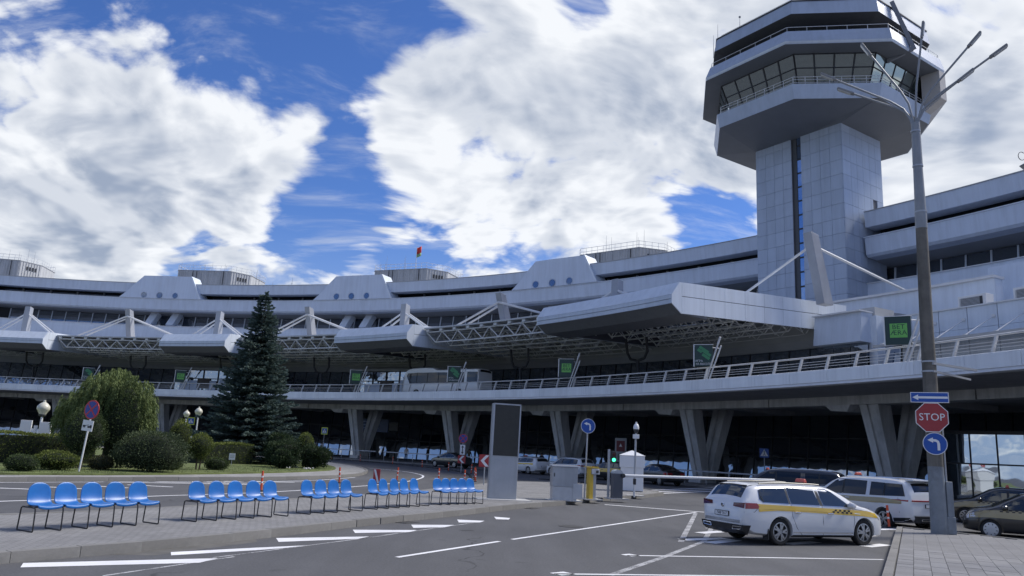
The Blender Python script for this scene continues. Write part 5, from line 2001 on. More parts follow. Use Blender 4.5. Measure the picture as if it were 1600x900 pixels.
SAL = dict(
    shape=dict(top=[(-2.30, .62), (-2.28, .95), (-2.15, 1.04), (-1.75, 1.10), (-1.35, 1.28), (-1.0, 1.40), (-.4, 1.455), (.1, 1.45), (.45, 1.37), (.9, 1.13), (1.15, 1.0), (1.5, .93), (1.95, .83), (2.15, .70), (2.25, .48)],
               bot=[(-2.3, .40), (-2.0, .25), (1.8, .20), (2.25, .27)], belt=[(-2.3, .98), (0, .94), (1.1, .92), (2.25, .6)],
               width=[(-2.30, .70), (-2.2, .82), (-1.8, .89), (1.2, .90), (1.75, .87), (2.05, .76), (2.2, .60), (2.25, .48)], crown=.045, tumble=.19, roofz=1.45),
    fx=1.38, rx=-1.40, r=.32, hw=.89, paint=m_blk, wheels='ten',
    windows=[[(-1.50, 1.06), (-1.0, .99), (-.12, .97), (-.14, 1.385), (-.75, 1.37), (-1.05, 1.30)], [(-.05, .968), (1.0, .945), (.70, 1.16), (.36, 1.345), (.12, 1.385), (-.05, 1.39)]],
    seams=[[(-1.1, .98), (-1.05, .6), (-.85, .3)], [(-.09, .97), (-.08, .3)], [(1.0, .93), (1.02, .6), (.9, .3)]],
    handles=[(-.9, .83), (.1, .82)], mirror=(.86, .99), windscreen=(.50, 1.16, .54, .70), rear_window=(-1.66, -1.08, .60, .54),
    side_patches=[('gold_band', m_gold, [(-2.15, .66), (0, .66), (1.4, .68), (2.0, .62), (1.92, .78), (1.5, .89), (1.1, .905), (0, .93), (-1.0, .955), (-2.15, .93)]), ('headlamp', m_lens, [(1.82, .66), (2.12, .60), (2.12, .68), (1.86, .80)]), ('tail_lamp', m_red, [(-2.24, .78), (-1.9, .80), (-1.9, .92), (-2.24, .94)])],
    extras=[lamp_sign(-.1, 1.46)])
car = make_car('taxi_saloon', 'black and gold saloon taxi with orange roof light behind the lamp pole', (20.10, 31.55, -.05), -58, SAL)
Cc = Car(**SAL['shape'])
for sd_ in (-1, 1):
    checker(car, Cc, .2, .95, .85, sd_, car, 9, .08)


def arc_az(th):
    return -(90 - th)


# cars at the terminal kerb
import copy
S2 = copy.copy(SAL)
S2['extras'] = []
S2['side_patches'] = [('gold_band', m_gold, [(-2.15, .74), (0, .73), (1.4, .73), (2.0, .66), (1.92, .78), (1.5, .87), (1.1, .895), (0, .90), (-1.0, .91), (-2.15, .90)]), SAL['side_patches'][1], SAL['side_patches'][2]]
S2['wtrim'] = m_chrome
p = pol(104.6, 42.55)
make_car('dark_saloon', 'black saloon with a gold band and chrome window trim at the terminal kerb', (p.x, p.y), arc_az(42.5), S2)
E2 = copy.copy(EST)
p = pol(104.6, 48.3)
E2['extras'] = [plate_part('', -2.507, 0, .70, -1), lamp_sign(.12, 1.48)]
make_car('taxi_estate', 'white and yellow estate taxi half hidden behind the tall display pillar', (p.x, p.y), arc_az(48.3) + 6, E2)
SUV = copy.copy(EST)
SUV['shape'] = dict(EST['shape'])
SUV['shape']['top'] = [(a, b * 1.09 + .02) for a, b in EST['shape']['top']]
SUV['shape']['belt'] = [(a, b * 1.08) for a, b in EST['shape']['belt']]
SUV['windows'] = [[(x, z * 1.085 + .005) for x, z in w] for w in EST['windows']]
SUV['r'] = .36
SUV['wtrim'] = m_trim
SUV['side_patches'] = [('grey_band', m_gold, [(-2.05, .90), (1.8, .82), (1.8, .92), (1.0, .98), (-2.05, 1.04)]), ('lower_cladding', m_trim, [(-1.0, .22), (1.0, .22), (1.0, .36), (-1.0, .36)]), ('tail_lamp', m_red, [(-2.44, .96), (-2.1, .97), (-2.1, 1.06), (-2.42, 1.06)]), ('headlamp', m_lens, [(1.9, .72), (2.16, .70), (2.16, .80), (1.95, .86)])]
SUV['extras'] = [plate_part('', -2.507, 0, .72, -1), box_part('tail_lamp', m_red, (-2.47, .6, 1.0), (.04, .4, .1)), box_part('tail_lamp', m_red, (-2.47, -.6, 1.0), (.04, .4, .1))]
SUV['mirror'] = (.9, 1.1)
p = pol(104.4, 51.4)
make_car('parked_suv', 'white SUV taxi parked at the terminal kerb behind the steel cabinet', (p.x, p.y), arc_az(51.4) + 4, SUV)
Y2 = copy.copy(HAT)
Y2['paint'] = m_blk
Y2['side_patches'] = [('yellow_band', m_yel, HAT['side_patches'][0][2]), HAT['side_patches'][1]]
p = pol(104.4, 54.1)
make_car('taxi_hatchback', 'black and yellow hatchback taxi between the traffic light and the white kiosk', (p.x, p.y), arc_az(54.1), Y2)
p = pol(104.4, 56.9)
S3 = copy.copy(S2)
S3['side_patches'] = SAL['side_patches'][1:]
S3['extras'] = [box_part('tail_lamp', m_red, (-2.285, .55, .86), (.04, .4, .12)), box_part('tail_lamp', m_red, (-2.285, -.55, .86), (.04, .4, .12)), plate_part('', -2.30, 0, .72, -1)]
make_car('dark_saloon', 'plain black saloon seen from behind right of the white kiosk', (p.x, p.y), arc_az(56.9) + 8, S3)
VAN = copy.copy(MPV)
VAN['paint'] = m_blu
VAN['shape'] = dict(MPV['shape'])
VAN['side_patches'] = [('door_rail', m_chrome, [(-2.2, 1.02), (-.9, 1.03), (-.9, 1.045), (-2.2, 1.035)]), MPV['side_patches'][5] if len(MPV['side_patches']) > 5 else MPV['side_patches'][-1]]
VAN['extras'] = [lamp_sign(.9, 1.60, w=.30)]
VAN['rail_mat'] = m_chrome
make_car('black_minivan', 'dark blue minivan seen over the estate taxi roof', (13.5, 37.4, 0), -58, VAN)

# ---------------------------------------------------------------- coach on the upper road
COACH = dict(cat='coach',
    shape=dict(top=[(-5.95, .9), (-5.93, 2.4), (-5.86, 2.95), (-5.7, 3.08), (-2.0, 3.1), (0.2, 3.1), (1.0, 3.36), (2.2, 3.42), (4.0, 3.40), (5.0, 3.2), (5.5, 2.7), (5.8, 1.9), (5.93, 1.2), (5.96, .7)],
               bot=[(-5.95, .45), (-5.3, .33), (5.3, .33), (5.96, .4)], belt=[(-6, 1.62), (4.6, 1.62), (5.4, 1.5), (5.96, .9)],
               width=[(-5.95, 1.1), (-5.85, 1.22), (-5.3, 1.25), (4.8, 1.25), (5.5, 1.18), (5.85, 1.0), (5.96, .85)], crown=.06, tumble=.09, roofz=3.1),
    fx=3.3, rx=-3.2, r=.48, hw=1.25, paint=m_wht, wheels='ten',
    windows=[[(-3.9, 1.55), (-1.6, 1.55), (-1.6, 2.78), (-3.9, 2.74)], [(-1.5, 1.55), (-.1, 1.55), (-.1, 2.8), (-1.5, 2.78)], [(0, 1.55), (1.6, 1.55), (1.6, 2.82), (0, 2.8)], [(1.7, 1.55), (3.3, 1.55), (3.3, 2.84), (1.7, 2.82)], [(3.4, 1.55), (4.4, 1.55), (5.05, 2.5), (4.9, 2.78), (3.4, 2.84)], [(-5.8, 1.55), (-4.3, 1.7), (-4.3, 2.78), (-5.75, 2.74)]],
    seams=[[(-1.5, 1.5), (-1.5, .5)], [(1.7, 1.5), (1.7, .5)], [(-4.1, 2.9), (-4.1, .4)]],
    handles=[(4.0, 1.2)], mirror=(5.5, 2.3), mirror_mat=m_wht, windscreen=(5.0, 5.88, .95, 1.0), rear_window=(-5.9, -5.84, .9, .85), glass=g_tint,
    side_patches=[('body_step', m_sil, [(-5.7, .62), (5.3, .62), (5.3, .66), (-5.7, .66)])], extras=[])
p = pol(109.4, 39.15, 7.25)
make_car('coach', 'white touring coach standing on the elevated road behind the railing', (p.x, p.y, p.z), arc_az(39.15), COACH)
for s in (-1, 1):
    pass

# ================================================================== SEATS
m_seat = M('blue plastic seat', (0.015, 0.135, 0.42), rough=0.38, var=0.07, scale=6, spec=0.5, dirt=0.14, rnd=.07)
m_frame = M('black tube', (0.02, 0.02, 0.022), rough=0.45, var=0.1)


def seat_mesh():
    """moulded stadium seat: pan that sweeps up into a rounded back; x = along the row, -y = front"""
    prof = [(-.20, .385), (-.205, .43), (-.19, .452), (-.10, .446), (.05, .440), (.13, .447), (.175, .48), (.195, .56), (.205, .66), (.215, .76), (.222, .80)]
    wid = [.215, .225, .225, .222, .218, .216, .215, .212, .206, .185, .13]
    mb = MB()
    n = 9
    for (y, z), w in zip(prof, wid):
        for j in range(n):
            u = -1 + 2 * j / (n - 1)
            dish = .028 * (1 - abs(u) ** 2.2)
            k = 1 if z > .5 else 0
            zz = z - (dish if not k else 0)
            yy = y + (dish * .9 if k else 0)
            # rounded top corners
            mb.v.append((u * w, yy, zz - (.05 * abs(u) ** 3 if z > .7 else 0)))
    for i in range(len(prof) - 1):
        for j in range(n - 1):
            a = i * n + j
            mb.f.append((a, a + 1, a + n + 1, a + n))
            mb.m.append(0)
    me = mb.mesh('seat', smooth='all', recalc=False)
    me.materials.append(m_seat)
    return me


SEAT = seat_mesh()
lg = MB()
lg.tube([(0, -.20, .40), (0, .16, .40), (0, .195, .385), (0, .205, .35), (0, .225, .02), (0, .215, .012), (0, -.235, .012), (0, -.245, .02), (0, -.225, .35), (0, -.215, .385), (0, -.18, .40)], .0125, 7)
LEG = lg.mesh('leg', smooth=40)
LEG.materials.append(m_frame)


def bench(n, a, b, label, legs=None):
    """a row of seats between the ground points a (left end) and b (right end)"""
    a, b = Vector((*a, .15)), Vector((*b, .15))
    d = (b - a)
    L_ = d.length
    rz = math.atan2(d.y, d.x)
    t = thing('seat_row', label, 'bench', tuple((a + b) / 2), rz, 'rows of blue seats on the footway')
    p = L_ / n
    for i in range(n):
        o = obj('seat', SEAT, None, t, loc=(-L_ / 2 + p * (i + .5) + .03 + random.uniform(-.008, .008), random.uniform(-.006, .006), 0), rz=random.uniform(-.03, .03))
        sm = o.modifiers.new('thickness', 'SOLIDIFY')
        sm.thickness = .022
        sm.offset = -1
        s2 = o.modifiers.new('smooth', 'SUBSURF')
        s2.levels = s2.render_levels = 1
    for i in range(n + 1):
        obj('leg', LEG, None, t, loc=(-L_ / 2 + p * i, 0, 0))
    mb = MB()
    mb.tube([(-L_ / 2 - .03, -.11, .405), (L_ / 2 + .03, -.11, .405)], .0125, 7)
    mb.tube([(-L_ / 2 - .03, .12, .405), (L_ / 2 + .03, .12, .405)], .0125, 7)
    obj('support_rail', mb, m_frame, t)
    return t


# seats face the near carriageway
bench(5, (-8.14, 13.82), (-6.94, 15.95), 'row of five blue plastic seats nearest the camera, at the left end')
bench(5, (-6.48, 16.70), (-5.18, 18.86), 'second row of five blue plastic seats from the left')
bench(4, (-4.84, 19.60), (-3.88, 21.28), 'row of only four blue plastic seats in the middle')
bench(5, (-3.60, 22.02), (-2.40, 24.28), 'row of five blue plastic seats just right of the four-seat row')
bench(5, (-2.04, 24.95), (-0.80, 26.48), 'row of five blue plastic seats beside the tall display pillar')

# ================================================================== STREET FURNITURE ON THE ISLAND
m_galv = M('galvanised steel', (0.40, 0.42, 0.45), rough=0.42, metal=0.35, var=0.10, scale=2, streak=.15)
m_blue = M('sign blue', (0.008, 0.075, 0.36), rough=0.35, var=0.03)
m_signw = M('sign white', (0.74, 0.75, 0.76), rough=0.4, var=0.03)
m_signr = M('sign red', (0.36, 0.03, 0.035), rough=0.4, var=0.05)
m_signg = M('sign yellow green', (0.55, 0.62, 0.06), rough=0.4, var=0.03)
m_screen = M('dark display', (0.03, 0.03, 0.026), rough=0.45, var=0.15, scale=5)
m_orange = M('orange post', (0.62, 0.085, 0.03), rough=0.45, var=0.1, scale=8)
m_stone = M('pale plinth', (0.46, 0.46, 0.45), rough=.85, var=.1, dirt=.2)
m_hous = M('slate housing', (0.075, 0.085, 0.105), rough=.45, var=.06)
m_pyel = M('pillar yellow', (0.62, 0.43, 0.05), rough=.4, var=.08, dirt=.1)

# tall display pillar
t = thing('display_pillar', 'tall grey display pillar with a dark blank screen on the footway', 'display', (0.03, 29.15, .15), -.03, rot=(0, rad(0.3), rad(12)))
mb = MB()
mb.box((0, .16, 1.74), (1.06, .32, 3.48))
obj('cabinet', mb, m_galv, t, bevel=.02)
mb = MB()
mb.box((.02, -.012, 2.50), (.94, .03, 1.86))
obj('screen', mb, m_screen, t)
mb = MB()
for x in (-.49, .51):
    mb.box((x, -.02, 2.50), (.05, .05, 1.92))
mb.box((.01, -.02, 3.46), (1.04, .05, .05))
obj('screen_frame', mb, m_galv, t)
mb = MB()
mb.box((0, .1, .005), (2.0, 1.2, .03))
obj('plinth', mb, m_stone, t)

# steel cabinet
t = thing('steel_cabinet', 'grey steel equipment cabinet with a lighter plinth box beside the display pillar', 'cabinet', (2.38, 30.75, .15), rad(6))
mb = MB()
mb.box((0, 0, .88), (.98, .62, .74))
c = obj('cabinet_body', mb, m_galv, t, bevel=.01)
mb = MB()
mb.box((0, 0, 1.285), (1.10, .72, .06), top=(.96, .94))
obj('cabinet_roof', mb, m_galv, c, bevel=.01)
mb = MB()
mb.box((0, 0, .255), (.94, .60, .50))
obj('cabinet_base', mb, M('bright zinc', (.50, .52, .55), rough=.35, metal=.4, var=.12, scale=3), t)
mb = MB()
mb.box((-.42, -.32, .95), (.03, .03, .14))
obj('cabinet_lock', mb, m_black, c)
mb = MB()
mb.box((.5, -.30, .36), (.36, .06, .56))
obj('access_plate', mb, M('bright zinc', (.5, .52, .55)), t)
mb = MB()
mb.box((0, 0, .0), (1.3, .9, .03))
obj('plinth', mb, m_stone, t)

# yellow ticket pillar
t = thing('ticket_pillar', 'yellow and grey parking ticket pillar beside the blue turn sign', 'ticket machine', (3.62, 32.25, .15), rad(20))
mb = MB()
mb.box((-.06, 0, .62), (.17, .30, 1.24))
obj('front_panel', mb, m_pyel, t, bevel=.015)
mb = MB()
mb.box((.09, 0, .58), (.13, .28, 1.16))
obj('grey_body', mb, m_galv, t, bevel=.012)
mb = MB()
mb.box((.10, -.05, 1.10), (.36, .34, .22), top=(1, .8))
obj('reader_head', mb, m_galv, t, bevel=.015)
mb = MB()
mb.box((0, 0, 1.27), (.50, .38, .04))
obj('head_cover', mb, m_pyel, t)
mb = MB()
mb.box((.16, -.225, 1.10), (.10, .02, .1))
obj('ticket_slot', mb, m_black, t)
mb = MB()
mb.box((0, 0, 0.0), (.8, .6, .04))
obj('plinth', mb, m_stone, t)


def arrow_turn(parent, r, y, z0=0.0):
    """white turn-left arrow on a blue disc"""
    mb = MB()
    pts = [(.30 * r, -.62 * r), (.30 * r, .0), (.24 * r, .20 * r), (.08 * r, .30 * r), (-.16 * r, .32 * r)]
    w = .115 * r
    L1, L2 = [], []
    for i, p_ in enumerate(pts):
        a_ = Vector(pts[max(i - 1, 0)])
        b_ = Vector(pts[min(i + 1, len(pts) - 1)])
        d = (b_ - a_).normalized()
        nrm = Vector((-d.y, d.x))
        L1.append(Vector(p_) + nrm * w)
        L2.append(Vector(p_) - nrm * w)
    for i in range(len(pts) - 1):
        q = [L1[i], L1[i + 1], L2[i + 1], L2[i]]
        mb.plate([(v.x, v.y + z0) for v in q], y - .0002 * i, y - .004 - .0002 * i)
    mb.plate([(x, z + z0) for x, z in ((-.16 * r, .58 * r), (-.64 * r, .34 * r), (-.16 * r, .08 * r))], y - .001, y - .005)
    obj('arrow', mb, m_signw, parent)


def disc_sign(parent, r, z, name='sign_disc', mat=None, rim=None, y=-.04):
    mb = MB()
    mb.lathe([(r, 0), (r, .02)], 36, c=(0, y, z), axis='Y')
    o = obj(name, mb, rim or m_signw, parent)
    mb = MB()
    mb.lathe([(r * .94, -.004), (r * .94, .004)], 36, c=(0, y, z), axis='Y')
    obj('sign_face', mb, mat or m_blue, o)
    return o


t = thing('turn_sign', 'round blue turn-left sign on a slim post beside the yellow ticket pillar', 'sign', (3.42, 32.2, .15), rad(6))
mb = MB()
mb.tube([(-.07, 0, 0), (0, 0, 3.2)], .032, 10)
obj('post', mb, m_galv, t)
o = disc_sign(t, .30, 2.92)
arrow_turn(o, .28, -.046, 2.92)

# barrier
t = thing('barrier', 'dark grey parking barrier with a long white boom', 'barrier', (4.88, 33.75, .15), rad(14))
mb = MB()
mb.box((0, 0, .52), (.44, .36, 1.04))
h_ = obj('housing', mb, m_hous, t, bevel=.03)
mb = MB()
n = 10
pts = [(-.22, 1.04)] + [(.22 * -math.cos(PI * i / n), 1.04 + .16 * math.sin(PI * i / n)) for i in range(1, n)] + [(.22, 1.04)]
mb.plate(pts, -.18, .18)
obj('housing_hood', mb, M('pale hood', (.42, .45, .48), rough=.4), h_)
a = Vector((.2, -.05, .96))
bm_end = Vector((7.2, -.62, 1.06))
mb = MB()
mb.tube([a, bm_end], [.062, .055], 10)
obj('boom', mb, m_signw, t)
mb = MB()
mb.lathe([(.09, -.06), (.09, .06)], 16, c=(.2, -.2, .96), axis='Y')
obj('boom_hub', mb, m_black, t)
mb = MB()
mb.box((0, 0, 0), (.9, .6, .04))
obj('plinth', mb, m_stone, t)
# boom rest beside the camera post
t = thing('boom_rest', 'short black and white post with a black handle next to the barrier', 'post', (5.95, 35.6, .15))
mb = MB()
mb.tube([(0, 0, 0), (0, 0, .55)], .035, 8)
obj('stem', mb, m_signw, t)
mb = MB()
mb.box((0, 0, .68), (.13, .1, .26))
obj('head', mb, m_black, t, bevel=.02)

# traffic light
t = thing('traffic_light', 'small traffic light showing green on a grey post beside the barrier', 'traffic light', (4.55, 33.95, .15))
mb = MB()
mb.box((0, 0, 1.02), (.10, .10, 2.04))
obj('post', mb, m_galv, t)
mb = MB()
mb.box((.20, -.02, 1.72), (.22, .18, .50))
hd = obj('signal_head', mb, m_black, t, bevel=.02)
for z, mt in ((1.84, M('unlit red lens', (.06, .008, .008), rough=.3)), (1.60, M('green signal light', (.02, .4, .12), rough=.3, emit=(.05, 1.0, .35), estr=2.2))):
    mb = MB()
    mb.lathe([(.075, 0), (.075, -.02), (.001, -.03)], 16, c=(.20, -.115, z), axis='Y')
    obj('lens', mb, mt, hd)
    mb = MB()
    mb.tube([(.20 + .09 * math.cos(q), -.17, z + .09 * math.sin(q)) for q in lin(0, PI, 8)], .012, 5)
    obj('visor', mb, m_black, hd)

# white kiosk with a pyramid roof
t = thing('kiosk', 'small white kiosk box with a pyramid roof behind the barrier', 'kiosk', (6.85, 41.9, .12), rad(-8))
mb = MB()
mb.box((0, 0, .66), (1.18, 1.1, 1.2))
obj('lower_box', mb, m_signw, t, bevel=.01)
mb = MB()
mb.box((0, 0, 1.56), (1.30, 1.2, .62))
obj('upper_box', mb, m_signw, t, bevel=.01)
mb = MB()
mb.box((0, 0, 2.0), (1.38, 1.28, .26), top=(.05, .05))
obj('pyramid_roof', mb, m_signw, t)
mb = MB()
mb.box((0, 0, .03), (1.12, 1.04, .1))
obj('dark_base', mb, m_black, t)

# camera post
t = thing('camera_post', 'white surveillance camera on a slim steel post beside the white kiosk', 'camera', (6.25, 37.2, .15))
mb = MB()
mb.tube([(-.05, 0, 0), (0, 0, 2.9)], .05, 10)
obj('post', mb, m_galv, t)
mb = MB()
mb.box((0, -.02, 2.72), (.28, .2, .2))
obj('junction_box', mb, m_signw, t, bevel=.02)
mb = MB()
mb.lathe([(.001, -.16), (.09, -.12), (.12, -.02), (.12, .06), (.001, .07)], 16, c=(0, -.05, 3.02))
obj('dark_dome', mb, m_black, t, smooth=40)
mb = MB()
mb.lathe([(.13, 0), (.14, .1), (.10, .22), (.04, .27), (.04, .34), (.001, .35)], 16, c=(0, -.05, 3.06))
obj('camera_hood', mb, m_signw, t, smooth=40)
mb = MB()
mb.box((0, 0, 0), (.8, .6, .03))
obj('plinth', mb, m_stone, t)


# ---- chevron boards
def chevron(label, loc, w, h, z, rz, flip=False):
    t = thing('chevron_sign', label, 'sign', loc, rz, 'red and white chevron boards')
    mb = MB()
    mb.tube([(0, .03, 0), (0, .03, z)], .03, 8)
    obj('post', mb, m_galv, t)
    mb = MB()
    mb.box((0, 0, z), (w, .02, h))
    b_ = obj('board', mb, m_signr, t)
    mb = MB()
    k = w / 2 * .92
    th = w * .30
    if flip:
        mb.plate([(x, q_ + z) for x, q_ in ((-k, h * .46), (-k + th, h * .46), (k, -h * .46), (k - th, -h * .46))], -.012, -.016)
    else:
        mb.plate([(x, q_ + z) for x, q_ in ((-k * .8, 0), (k * .15, h * .46), (k * .8, h * .46), (-k * .15, 0))], -.012, -.016)
        mb.plate([(x, q_ + z) for x, q_ in ((-k * .8, 0), (k * .15, -h * .46), (k * .8, -h * .46), (-k * .15, 0))], -.0121, -.0161)
    obj('white_stripe', mb, m_signw, b_)
    return t


chevron('upright red and white chevron board standing before the middle seat rows', (-5.45, 34.3, 0), .30, .62, .55, rad(-8), True)
chevron('red and white chevron board left of the display pillar, below the round no-stopping sign', (-3.40, 64.0, 0), .62, .62, 1.05, 0)
chevron('red and white chevron board touching the left side of the display pillar', (-.95, 40.5, 0), .60, .62, 1.35, 0)


def no_stop(parent, r, z):
    mb = MB()
    mb.lathe([(r, 0), (r, .02)], 36, c=(0, -.04, z), axis='Y')
    o = obj('sign_disc', mb, m_signr2, parent)
    mb = MB()
    mb.lathe([(r * .86, -.004), (r * .86, .004)], 36, c=(0, -.042, z), axis='Y')
    obj('sign_face', mb, m_blue2, o)
    mb = MB()
    for s in (-1, 1):
        k = r * .62
        mb.bar((-k, -.05, z - s * k), (k, -.05 - .001 * s, z + s * k), r * .15, .006, up=(0, 1, 0))
    obj('red_cross', mb, m_signr2, o)
    return o


m_signr2 = M('prohibition red', (0.50, 0.035, 0.05), rough=.4, var=.03)
m_blue2 = M('prohibition blue', (0.035, 0.06, 0.30), rough=.4, var=.03)
t = thing('no_stopping_sign', 'leaning round no-stopping sign with a tow-away plate on the planted island', 'sign', (-17.55, 32.9, .2), 0, rot=(0, rad(4.5), rad(-20)))
mb = MB()
mb.tube([(0, 0, 0), (0, 0, 2.85)], .035, 10)
obj('post', mb, m_signw, t)
no_stop(t, .40, 2.55)
mb = MB()
mb.box((-.03, -.04, 1.88), (.58, .02, .44))
pl = obj('plate', mb, m_signw, t)
mb = MB()      # tow-truck pictogram
mb.box((.10, -.053, 1.84), (.22, .006, .07))
mb.box((.16, -.053, 1.89), (.10, .006, .05))
mb.box((-.20, -.053, 1.86), (.14, .006, .06))
mb.bar((-.14, -.053, 1.88), (.04, -.053, 1.92), .012, .02)
for x in (-.24, -.16, .04, .17):
    mb.lathe([(.025, 0), (.025, .006)], 10, c=(x, -.056, 1.81), axis='Y')
obj('tow_pictogram', mb, m_ink, pl)

t = thing('no_stopping_sign', 'round no-stopping sign over an arrow plate in front of the dark saloon', 'sign', (-3.38, 64.2, 0), 0)
mb = MB()
mb.tube([(0, 0, 0), (0, 0, 3.0)], .03, 8)
obj('post', mb, m_galv, t)
no_stop(t, .37, 2.72)
mb = MB()
mb.box((0, -.04, 1.82), (.42, .02, .80))
pl = obj('plate', mb, m_signw, t)
mb = MB()
mb.plate([(0, 2.16), (-.11, 2.0), (.11, 2.0)], -.052, -.056)
mb.plate([(0, 1.48), (-.11, 1.64), (.11, 1.64)], -.052, -.056)
mb.box((0, -.054, 1.82), (.06, .004, .4))
obj('double_arrow', mb, m_ink, pl)


def crossing_sign(label, loc, rz, size, z, board=True, lean=0):
    t = thing('crossing_sign', label, 'sign', loc, rz)
    mb = MB()
    mb.tube([(0, .03, 0), (0, .03, z + size / 2)], .035, 8)
    obj('post', mb, m_galv, t)
    o = t
    if board:
        mb = MB()
        mb.box((0, .0, z), (size * 1.3, .02, size * 1.35))
        o = obj('reflective_board', mb, m_signg, t)
    mb = MB()
    mb.box((0, -.018, z), (size, .015, size))
    f_ = obj('blue_face', mb, m_blue, t)
    mb = MB()
    s = size * .42
    mb.plate([(0, z + s), (-s, z - s * .8), (s, z - s * .8)], -.027, -.031)
    obj('white_triangle', mb, m_signw, f_)
    mb = MB()
    mb.lathe([(.05 * size, 0), (.05 * size, .004)], 10, c=(0, -.037, z + s * .42), axis='Y')
    mb.bar((0, -.034, z + s * .3), (0, -.034, z - s * .2), .07 * size, .006, up=(0, 1, 0))
    mb.bar((0, -.034, z - s * .2), (-.12 * size, -.034, z - s * .65), .05 * size, .006, up=(0, 1, 0))
    mb.bar((0, -.034, z - s * .2), (.12 * size, -.034, z - s * .65), .05 * size, .006, up=(0, 1, 0))
    obj('walking_figure', mb, m_ink, f_)
    return t


crossing_sign('square blue pedestrian crossing sign under the roadway, right of the barrier boom', (21.0, 63.2, .0), -.25, .72, 2.75, board=False)
p = pol(108.2, 30.0, .1)
crossing_sign('pedestrian crossing sign on a yellow-green board right of the spruce', tuple(p), -rad(10), .62, 3.1)
p = pol(106.5, 19.2, .1)
crossing_sign('pedestrian crossing sign on a yellow-green board left of the spruce', tuple(p), -rad(-10), .72, 3.6)

# ---- flexible orange delineator posts
dl = MB()
for z0, z1 in ((0.03, .30), (.36, .50), (.56, .74)):
    dl.lathe([(.042, z0), (.040, z1)], 10)
DLM = dl.mesh('orange_bands', smooth=40)
DLM.materials.append(m_orange)
dw_ = MB()
for z0, z1 in ((.30, .36), (.50, .56)):
    dw_.lathe([(.041, z0), (.041, z1)], 10)
DWM = dw_.mesh('white_bands', smooth=40)
DWM.materials.append(m_signw)
db = MB()
db.lathe([(.11, 0), (.10, .03), (.05, .05)], 12)
DBM = db.mesh('rubber_foot')
DBM.materials.append(m_tyre)
DEL = [((-8.86, 29.3), 'behind the second seat row'), ((-7.8, 38.0), 'behind the four-seat row'), ((-5.75, 43.2), 'behind the fourth seat row, left one'), ((-3.7, 45.8), 'behind the fifth seat row, left one'),
       ((-2.15, 44.6), 'left of the cluster by the display pillar'), ((-1.62, 47.4), 'rightmost of the cluster by the display pillar'), ((-1.75, 50.3), 'in the cluster by the display pillar, middle front'), ((-1.9, 53.6), 'in the cluster by the display pillar, middle back'),
       ((-2.5, 62.5), 'right of the round no-stopping sign'), ((-4.55, 66.0), 'left of the round no-stopping sign'), ((-7.6, 74.2), 'in front of the dark saloon, left one'), ((-11.3, 80.6), 'below the third V-shaped column'), ((-15.6, 86.0), 'left of the third V-shaped column'), ((-19.5, 89.5), 'near the crossing right of the spruce'),
       ((13.05, 26.75), 'at the corner of the paved footway, nearest one'), ((11.6, 27.6), 'between the estate taxi bonnet and the people carrier'), ((9.2, 28.6), 'behind the estate taxi windscreen')]
for (x, y), wh in DEL:
    t = thing('delineator_post', 'orange flexible post ' + wh, 'bollard', (x, y, 0), 0, 'orange flexible posts', rot=(random.uniform(-.05, .05), random.uniform(-.06, .06), 0))
    k = 1.0 if y > 30 else .95
    obj('orange_bands', DLM, None, t)
    obj('white_bands', DWM, None, t)
    obj('rubber_foot', DBM, None, t)

# rubber lane divider blocks on the far carriageway
t = thing('lane_divider', 'broken line of dark rubber kerb blocks along the far lane', 'kerb', (-3, 62, 0))
mb = MB()
mb.box((0, 0, .035), (.9, .22, .07), top=(.92, .6))
me = mb.mesh('rubber_block')
me.materials.append(m_tyre)
for pth in (smooth_line([(-19, 90.5), (-11.5, 81.5), (-6.5, 73), (-3.6, 66), (-2.4, 58), (-2.0, 48)], 6), [(3.0, 57.0), (9.0, 51.5)]):
    for p_, a_ in along([Vector((*q, 0)) for q in pth], 1.25):
        obj('rubber_block', me, None, t, loc=(p_.x + 3, p_.y - 62, 0), rz=a_)
t = thing('lane_divider', 'short dark rubber blocks on the asphalt behind the seat rows', 'kerb', (-6.2, 26.3, 0))
for (x, y) in ((-6.9, 24.9), (-6.55, 25.8), (-3.9, 32.6), (-3.3, 33.9)):
    obj('rubber_block', me, None, t, loc=(x + 6.2, y - 26.3, 0), rz=rad(65))

# ================================================================== CONCRETE LAMP POLE WITH SIGNS
PX, PY_ = 12.87, 23.36
t = thing('lamp_pole', 'tall concrete lamp pole with seven radiating lamp heads at right', 'lamp post', (PX, PY_, .15), 0)
m_pole = M('stained pole concrete', (0.165, 0.155, 0.135), rough=.9, var=.22, scale=2.5, bump=.4, bscale=20, streak=.55, dirt=.3)
m_band = M('painted pole base', (0.20, 0.225, 0.25), rough=.6, var=.15, scale=4, dirt=.35)
mb = MB()
mb.tube([(0, 0, 0), (0, 0, 1.92)], [.235, .215], 20)
obj('painted_base', mb, m_band, t, smooth=40)
mb = MB()
mb.tube([(0, 0, 1.92), (.0, 0, 6), (.04, 0, 9.45)], [.214, .19, .165], 20)
sh_ = obj('shaft', mb, m_pole, t, smooth=40)
mb = MB()
mb.tube([(.04, 0, 9.3), (.045, 0, 9.9)], .175, 16)
mb.tube([(.045, 0, 9.9), (.05, 0, 11.4)], [.165, .14], 16)
mb.tube([(.05, 0, 11.4), (.065, 0, 12.9)], [.15, .13], 16)
obj('steel_sleeve', mb, M('sleeve grey', (.27, .285, .30), rough=.5, metal=.2, var=.1), t, smooth=40)
for z, r_ in ((9.85, .185), (11.4, .16), (12.6, .15), (4.75, .215), (5.05, .213)):
    mb = MB()
    mb.lathe([(r_, -.025), (r_, .025)], 18, c=(.05 if z > 6 else 0, 0, z))
    obj('clamp_band', mb, m_galv, t)
mb = MB()
mb.box((.30, -.02, .75), (.20, .26, 1.5))
